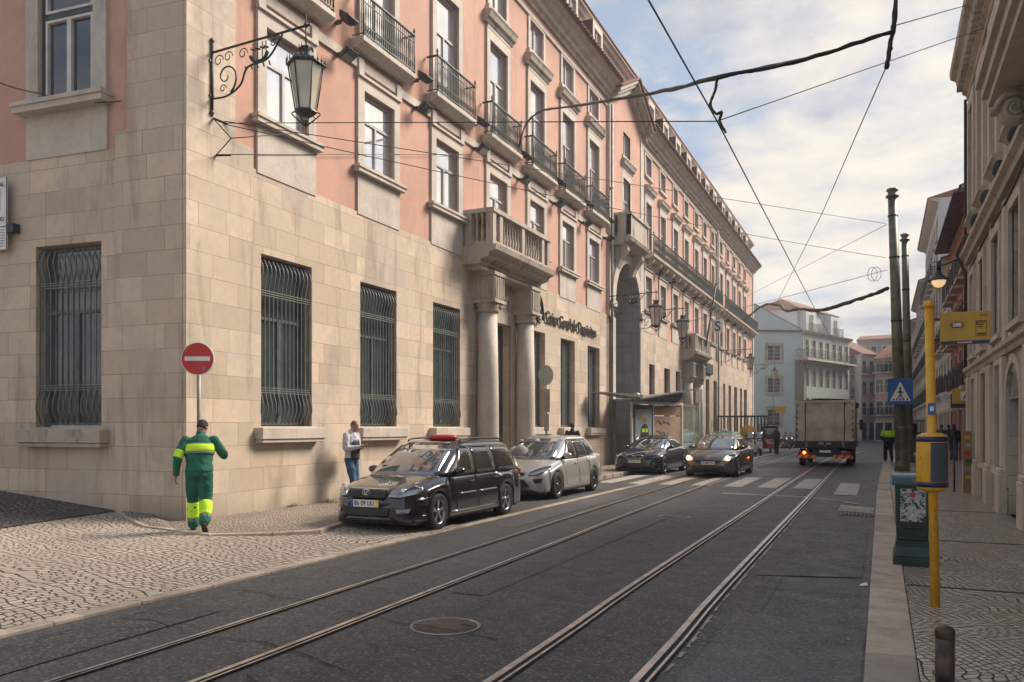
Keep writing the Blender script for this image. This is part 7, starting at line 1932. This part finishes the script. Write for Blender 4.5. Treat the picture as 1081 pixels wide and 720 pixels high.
m.grid(rows); m.build('dark_vest', M['dark_cloth'], Tm, local=True, thick=.014)
m = MB(); m.box(-.028, .028, .35, .36, 1.16, 1.29); tag(m.build('phone', M['black'], None), 'small dark phone held in both hands by the man at the wall', 'phone')
ph = COL.objects['phone']; ph.location = (px, py, .12); ph.rotation_euler = (0, 0, R(-88))
m = MB(); m.loft([ell((-.20, -.14, z), w_, d_, 14) for z, w_, d_ in ((.80, .09, .05), (.84, .14, .085), (1.02, .15, .095), (1.16, .13, .08), (1.2, .06, .04))]); bg_ = m.build('shoulder_bag', M['dark_cloth'])
tag(bg_, 'black shoulder bag hanging at the side of the man by the wall', 'bag'); bg_.location = (px, py, .12); bg_.rotation_euler = (0, 0, R(-88))
m = MB(); m.tube(smooth_path([(-.27, -.10, 1.1), (-.235, .0, 1.35), (-.15, .02, 1.475), (-.10, -.06, 1.46), (-.16, -.14, 1.2)], 5), .014, 6); m.tube([(-.22, -.2, .82), (-.22, -.2, .62)], .012, 5); m.build('strap', M['dark_cloth'], bg_, local=True)
# distant people
walk = dict(legL=[(-.09, 0, .91), (-.10, .18, .52), (-.10, .16, .10)], toeL=(-.11, .34, .04), legR=[(.09, 0, .91), (.10, .04, .50), (.10, -.22, .16)], toeR=(.12, -.10, .05))
def stand(u, X_or_t, dz=.12, mode='X'):
    a = (u-540.5)/850
    t = X_or_t/(a*math.cos(TH)-math.sin(TH)) if mode == 'X' else X_or_t
    return (t*(a*math.cos(TH)-math.sin(TH)), t*(a*math.sin(TH)+math.cos(TH)), dz)
figure('person', 'man in a dark navy suit walking away along the wall behind the silver hatchback', stand(604, -9.75), R(5), upright(**walk), dict(hair='hair', legs='dark_cloth', top='navy_suit' if 0 else 'dark_cloth', jg=.022), .018)
M['vest_navy'] = M['dark_cloth']
p = stand(938, 37.5, .13, 't')
J = upright(**walk); J['armL'] = [(-.19, 0, 1.42), (-.30, -.02, 1.16), (-.22, .12, .98)]
Th, H = figure('person', 'worker in a fluorescent yellow and navy jacket walking away by the green poles', p, R(10), J, dict(hair='hair', legs='dark_cloth', top='dark_cloth', jg=.04, tg=.03), .018)
tband(Th, J, .55, 1.75, 1, .048, 'hiviz')
for q in 'LR': a = J['arm'+q]; band(Th, [V(a[0])+V((0,0,.03)), seg(a[0], a[1], .95)], [.082, .078], 'hiviz', 'yellow_sleeve')
M['teal_cloth'] = mat('grey_green_coat', (.06,.08,.08), .85, var=.2)
Tb, H = figure('person', 'long haired person in black with a backpack, walking away on the right pavement', stand(1007, 39, .12, 't'), R(-3), upright(**walk), dict(hair='hair', long=True, legs='denim', top='dark_cloth', jg=.05, tg=.012), .018)
m = MB(); m.loft([ell((0, -.21, z), w_, d_, 12) for z, w_, d_ in ((1.0, .10, .06), (1.05, .16, .1), (1.3, .16, .1), (1.42, .1, .06))]); o = m.build('backpack', M['black']); o.location = Tb.location; o.rotation_euler = Tb.rotation_euler; tag(o, 'black backpack on the back of the long haired walker on the right pavement', 'backpack')
figure('person', 'tall person in a black coat ahead of the backpack walker, right pavement', stand(1001.5, 43, .12, 't'), 0, upright(**walk), dict(hair='hair', legs='dark_cloth', top='dark_cloth', jg=.05, hem=-.25), .02)
figure('person', 'person in a grey green coat at the left of the walkers on the right pavement', stand(994, 42, .12, 't'), 0, upright(), dict(hair='hair', legs='dark_cloth', top='teal_cloth', jg=.05, hem=-.2), .02)
figure('person', 'person in dark clothes standing by the red three wheeler across the street', stand(820, 52, .01, 't'), R(60), upright(), dict(hair='hair', legs='dark_cloth', top='dark_cloth', jg=.04), .022)

# ------------------------------------------------------------------ scooters, three wheelers, slatted cart, taxi
M['moto_white'] = paint('white_scooter_paint', (.62,.64,.66), 0, .35)
M['moto_dark'] = paint('dark_motorbike_paint', (.04,.04,.05), 0, .35)
M['moto_red'] = paint('red_paint', (.40,.03,.03), 0, .35)
def two_wheeler(label, loc, rz, pm, scooter=True, group='scooters and motorcycles parked across the street'):
    T = empty('scooter' if scooter else 'motorcycle', loc, rz, label, 'scooter' if scooter else 'motorcycle', group)
    r = .25 if scooter else .31; wb = .66 if scooter else .70
    for x_ in (wb, -wb):
        m = MB(); m.lathe((x_, 0, r), [(r*.62, -.05), (r*.9, -.055), (r, -.03), (r, .03), (r*.9, .055), (r*.62, .05)], 24, True, ax=(0, 1, 0), caps=False); w = m.build('wheel', M['rubber'], T, local=True)
        m = MB(); m.lathe((x_, 0, r), [(r*.64, -.03), (r*.64, .03), (r*.55, .0), (r*.64, -.03)], 20, True, ax=(0, 1, 0), caps=False)
        for k in range(7): a = 2*PI*k/7; m.bar((x_, 0, r), (x_+r*.6*math.cos(a), 0, r+r*.6*math.sin(a)), .025)
        m.build('rim', M['rimc'], w, local=True)
    m = MB()
    if scooter:
        m.loft([[(x_, y*w_, z) for y, z in ((-1, z0), (1, z0), (1, z1), (.6, z1+.05), (-.6, z1+.05), (-1, z1))] for x_, w_, z0, z1 in ((-.95, .06, .55, .62), (-.8, .16, .35, .68), (-.4, .18, .26, .66), (-.15, .16, .22, .36), (.2, .17, .22, .32), (.34, .19, .25, .55), (.42, .19, .3, .85), (.55, .12, .5, .9), (.62, .05, .6, .75))], True, False)
        m.loft([ell((wb, 0, .46), .30, .07, 12), ell((wb, 0, .52), .27, .07, 12), ell((wb-.03, 0, .56), .12, .05, 12)])
    else:
        m.loft([ell((.30, 0, .62), .06, .10, 12, (1, 0, 0), (0, 1, 0)), ell((.12, 0, .78), .16, .13, 12, (1, 0, 0), (0, 1, 0)), ell((-.12, 0, .76), .13, .10, 12, (1, 0, 0), (0, 1, 0)), ell((-.28, 0, .70), .08, .06, 12, (1, 0, 0), (0, 1, 0))])
        m.loft([ell((wb, 0, .60), .26, .06, 12), ell((wb, 0, .65), .22, .06, 12)]); m.loft([ell((-.5, 0, .74), .1, .06, 10, (1, 0, .2), (0, 1, 0)), ell((-.95, 0, .86), .06, .03, 10, (1, 0, .2), (0, 1, 0))])
    m.build('fairing', M[pm], T, local=True, bevel=.02)
    m = MB(); m.loft([ell((-.12, 0, .74), .10, .05, 12, (1, 0, 0), (0, 1, 0)), ell((-.35, 0, .77), .15, .06, 12, (1, 0, 0), (0, 1, 0)), ell((-.7, 0, .80), .14, .06, 12, (1, 0, 0), (0, 1, 0)), ell((-.88, 0, .82), .06, .04, 12, (1, 0, 0), (0, 1, 0))]); m.build('seat', M['black'], T, local=True)
    m = MB(); hz = 1.05; m.tube([(wb, -.06, r), (wb-.2, -.05, hz-.15)], .025, 6); m.tube([(wb, .06, r), (wb-.2, .05, hz-.15)], .025, 6); m.tube([(wb-.3, -.36, hz-.02), (wb-.2, -.15, hz), (wb-.2, .15, hz), (wb-.3, .36, hz-.02)], .018, 6); m.build('handlebar', M['black'], T, local=True)
    for s in (-1, 1): m = MB(); m.tube([(wb-.24, s*.25, hz), (wb-.2, s*.3, hz+.2)], .01, 4); m.lathe((wb-.2, s*.31, hz+.22), [(.055, 0), (.05, .02), (.001, .02)], 10, ax=(1, 0, 0)); m.build('mirror', M['black'], T, local=True)
    m = MB(); m.lathe((wb-.1, 0, hz-.12), [(.09, -.08), (.10, .02), (.07, .05), (.001, .055)], 14, ax=(1, 0, -.1)); m.build('headlight', M['lens'], T, local=True)
    if scooter: m = MB(); m.grid([[(wb-.18-.25*k/4, -.2+.4*j/4, hz+.0+.38*k/4) for j in range(5)] for k in range(5)]); m.build('windscreen', M['car_glass_sky'], T, local=True, thick=.006)
    m = MB(); m.loft([ell((-.35, 0, .40), .16, .15, 10, (1, 0, 0), (0, 1, 0)), ell((.1, 0, .38), .13, .15, 10, (1, 0, 0), (0, 1, 0))]); m.tube([(.0, .14, .3), (-.8, .16, .36)], .04, 8); m.build('engine', M['steel'], T, local=True)
    return T
s1 = two_wheeler('white scooter with a raised windscreen, just behind the grey coupe with lit headlights', stand(800, 49, .0, 't'), R(-70), 'moto_white')
m1 = two_wheeler('dark motorcycle in the row parked left of the canvas truck', stand(829, 66, .0, 't'), R(-55), 'moto_dark', False)
for k, (u, t) in enumerate(((834.5, 67), (823, 68), (828, 71))):
    c = copy_tree(m1); c.location = stand(u, t, .0, 't'); c.rotation_euler = (0, 0, R(-60+k*9))
c = copy_tree(s1); c.location = stand(791, 47.5, 0, 't'); c['label'] = 'scooter half hidden behind the grey coupe, left of the white scooter with the windscreen'
def threewheeler(label, loc, rz, pm, canopy):
    T = empty('three_wheeler', loc, rz, label, 'tuk tuk')
    m = MB(); m.loft([[(x_, y*w_, z) for y, z in ((-1, .28), (1, .28), (1, z1), (-1, z1))] for x_, w_, z1 in ((-1.3, .60, .80), (-.2, .62, .80), (-.1, .62, .40), (.45, .6, .40), (.55, .58, .95), (.95, .45, .9), (1.25, .25, .62))], True, False); m.build('body', M[pm], T, local=True, bevel=.04, seg=2)
    m = MB(); m.box(-1.35, .75, -.68, .68, 1.92, 1.99); m.tube([(-1.3, 0, 2.0), (.7, 0, 2.02)], .1, 6); m.build('canopy', M[canopy], T, local=True, bevel=.03)
    m = MB()
    for x_, y_ in ((-1.28, .6), (-1.28, -.6), (-.2, .62), (-.2, -.62)): m.tube([(x_, y_, .7), (x_, y_, 1.95)], .022, 6)
    for y_ in (.55, -.55): m.tube([(.62, y_, .9), (.5, y_, 1.95)], .024, 6)
    m.build('canopy_frame', M['black'], T, local=True)
    m = MB(); m.grid([[(.63-.12*k/3, -.52+1.04*j/4, .98+.85*k/3) for j in range(5)] for k in range(4)]); m.build('windshield', M['car_glass'], T, local=True, thick=.01)
    m = MB(); m.box(-1.1, -.75, -.5, .5, .8, 1.35); m.box(-.75, -.4, -.5, .5, .78, .9); m.build('bench_seat', M['black'], T, local=True, bevel=.03)
    for x_, y_ in ((1.05, 0), (-.95, .55), (-.95, -.55)):
        m = MB(); m.lathe((x_, y_, .24), [(.13, -.06), (.22, -.06), (.24, -.03), (.24, .03), (.22, .06), (.13, .06)], 20, ax=(0, 1, 0)); m.build('wheel', M['rubber'], T, local=True)
    for y_ in (-.25, .25): m = MB(); m.lathe((1.12, y_, .72), [(.08, -.05), (.085, .02), (.001, .04)], 12, ax=(1, 0, 0)); m.build('headlight', M['lens'], T, local=True)
    return T
threewheeler('red open tuk tuk with a dark canopy frame, parked beyond the white scooter', stand(812, 56, 0, 't'), R(-78), 'moto_red', 'black')
threewheeler('small tuk tuk with a green canopy, partly hidden behind the green poles', stand(966, 46, .0, 't'), R(85), 'moto_dark', 'green_canopy') if 'green_canopy' in M else None
M['green_canopy'] = mat('green_canopy', (.03,.16,.07), .6, var=.2)
threewheeler('small dark tuk tuk with a green canopy, partly hidden behind the green poles', (1.3, 49, .12), R(95), 'moto_dark', 'green_canopy')
# slatted black cart with a yellow drum
T = empty('slatted_cart', stand(784, 56, 0, 't'), 0, 'black slatted handcart loaded with a yellow drum, in front of the turquoise building', 'cart')
m = MB(); m.box(-1.6, 1.6, -.7, .7, .65, .75)
for s in (-.7, .7):
    m.box(-1.6, 1.6, s-.02, s+.02, 2.45, 2.55)
    for k in range(15): m.box(-1.58+k*.226-.03, -1.58+k*.226+.03, s-.02, s+.02, .75, 2.45)
m.box(-1.62, -1.58, -.7, .7, 2.45, 2.55); m.build('slatted_bed', M['iron'], T, local=True)
for s in (-.6, .6): m = MB(); m.lathe((0, s, .38), [(.3, -.06), (.37, -.05), (.38, 0), (.37, .05), (.3, .06)], 24, ax=(0, 1, 0)); m.build('wheel', M['rubber'], T, local=True)
for s in (-.3, .3): m = MB(); m.tube([(1.6, s, .7), (2.4, s, .9)], .03, 6); m.build('handle', M['iron'], T, local=True)
c = stand(790, 54.6, 0, 't'); m = MB(); m.lathe((c[0], c[1], 1.35), [(.52, -.25), (.55, -.2), (.55, .2), (.52, .25), (.12, .25), (.12, .28)], 28, ax=(.2, -1, 0))
tag(m.build('cable_drum', M['yellow_old']), 'round yellow cable drum leaning on the black slatted cart', 'cable drum')
# taxi behind the coupe
Px = dict(Pf); Px.update(paint='paint_black', roofc='green_canopy', rim='rimc', spokes=6)
tx = car('parked_car', stand(764, 42.5, 0, 't'), R(-92), 'black taxi with a green roof, mostly hidden behind the grey coupe', 'car', Px)[0]
m = MB(); m.box(-.35, -.2, -.16, .16, 1.50, 1.62); m.build('roof_lamp', M['white'], tx, local=True, bevel=.03)
# yellow sign near the turquoise house
t = empty('yellow_stop_sign', (0, 0, 0), 0, 'small yellow flag sign on a thin post in front of the turquoise building', 'stop sign')
c = P3(824.5, 432, 60); t.location = (c.x, c.y, 0); m = MB(); m.box(c.x-.35, c.x+.35, c.y, c.y+.06, c.z-.25, c.z+.22); m.build('panel', M['yellow'], t)
m = MB(); m.tube([(c.x-.5, c.y, 0), (c.x-.5, c.y, c.z+.9)], .04, 6); m.build('post', M['galv'], t)
# small tufts at the foot of the wall, cigarette ends
rr = random.Random(11); m = MB()
for yc in (13.9, 14.4, 15.3, 16.0, 16.6, 12.7):
    for k in range(60):
        x = -10.68+rr.uniform(0, .07); y = yc+rr.gauss(0, .12); h_ = rr.uniform(.02, .10); dx, dy = rr.uniform(-.03, .05), rr.uniform(-.05, .05)
        m.add([(x, y-.006, .12), (x, y+.006, .12), (x+dx, y+dy, .12+h_)], [(0,1,2)])
M['weed'] = mat('small_weeds', (.05,.09,.02), .8, var=.3)
tag(m.build('weeds', M['weed'], recalc=False), 'little green weeds growing along the foot of the ashlar wall', 'weeds', kind='stuff')
m = MB()
for k in range(160):
    x = 2.08-rr.uniform(0, .08); y = rr.uniform(13.5, 18.5); h_ = rr.uniform(.02, .07); m.add([(x, y-.006, .12), (x, y+.006, .12), (x-rr.uniform(0, .05), y+rr.uniform(-.03, .03), .12+h_)], [(0,1,2)])
tag(m.build('weeds', M['weed'], recalc=False), 'little green weeds growing along the foot of the right stone building', 'weeds', kind='stuff')
# haze
m = MB(); m.box(-60, 40, -25, 260, -1.5, 40)
hz_ = bpy.data.materials.new('haze_air'); hz_.use_nodes = True; nt_ = hz_.node_tree
for x in list(nt_.nodes):
    if x.type != 'OUTPUT_MATERIAL': nt_.nodes.remove(x)
vp = nt_.nodes.new('ShaderNodeVolumePrincipled'); vp.inputs['Color'].default_value = (.92, .94, 1, 1); vp.inputs['Density'].default_value = .0015; vp.inputs['Anisotropy'].default_value = .3
nt_.links.new(vp.outputs[0], [x for x in nt_.nodes if x.type == 'OUTPUT_MATERIAL'][0].inputs['Volume'])
HAZE = tag(m.build('haze', hz_), kind='stuff')
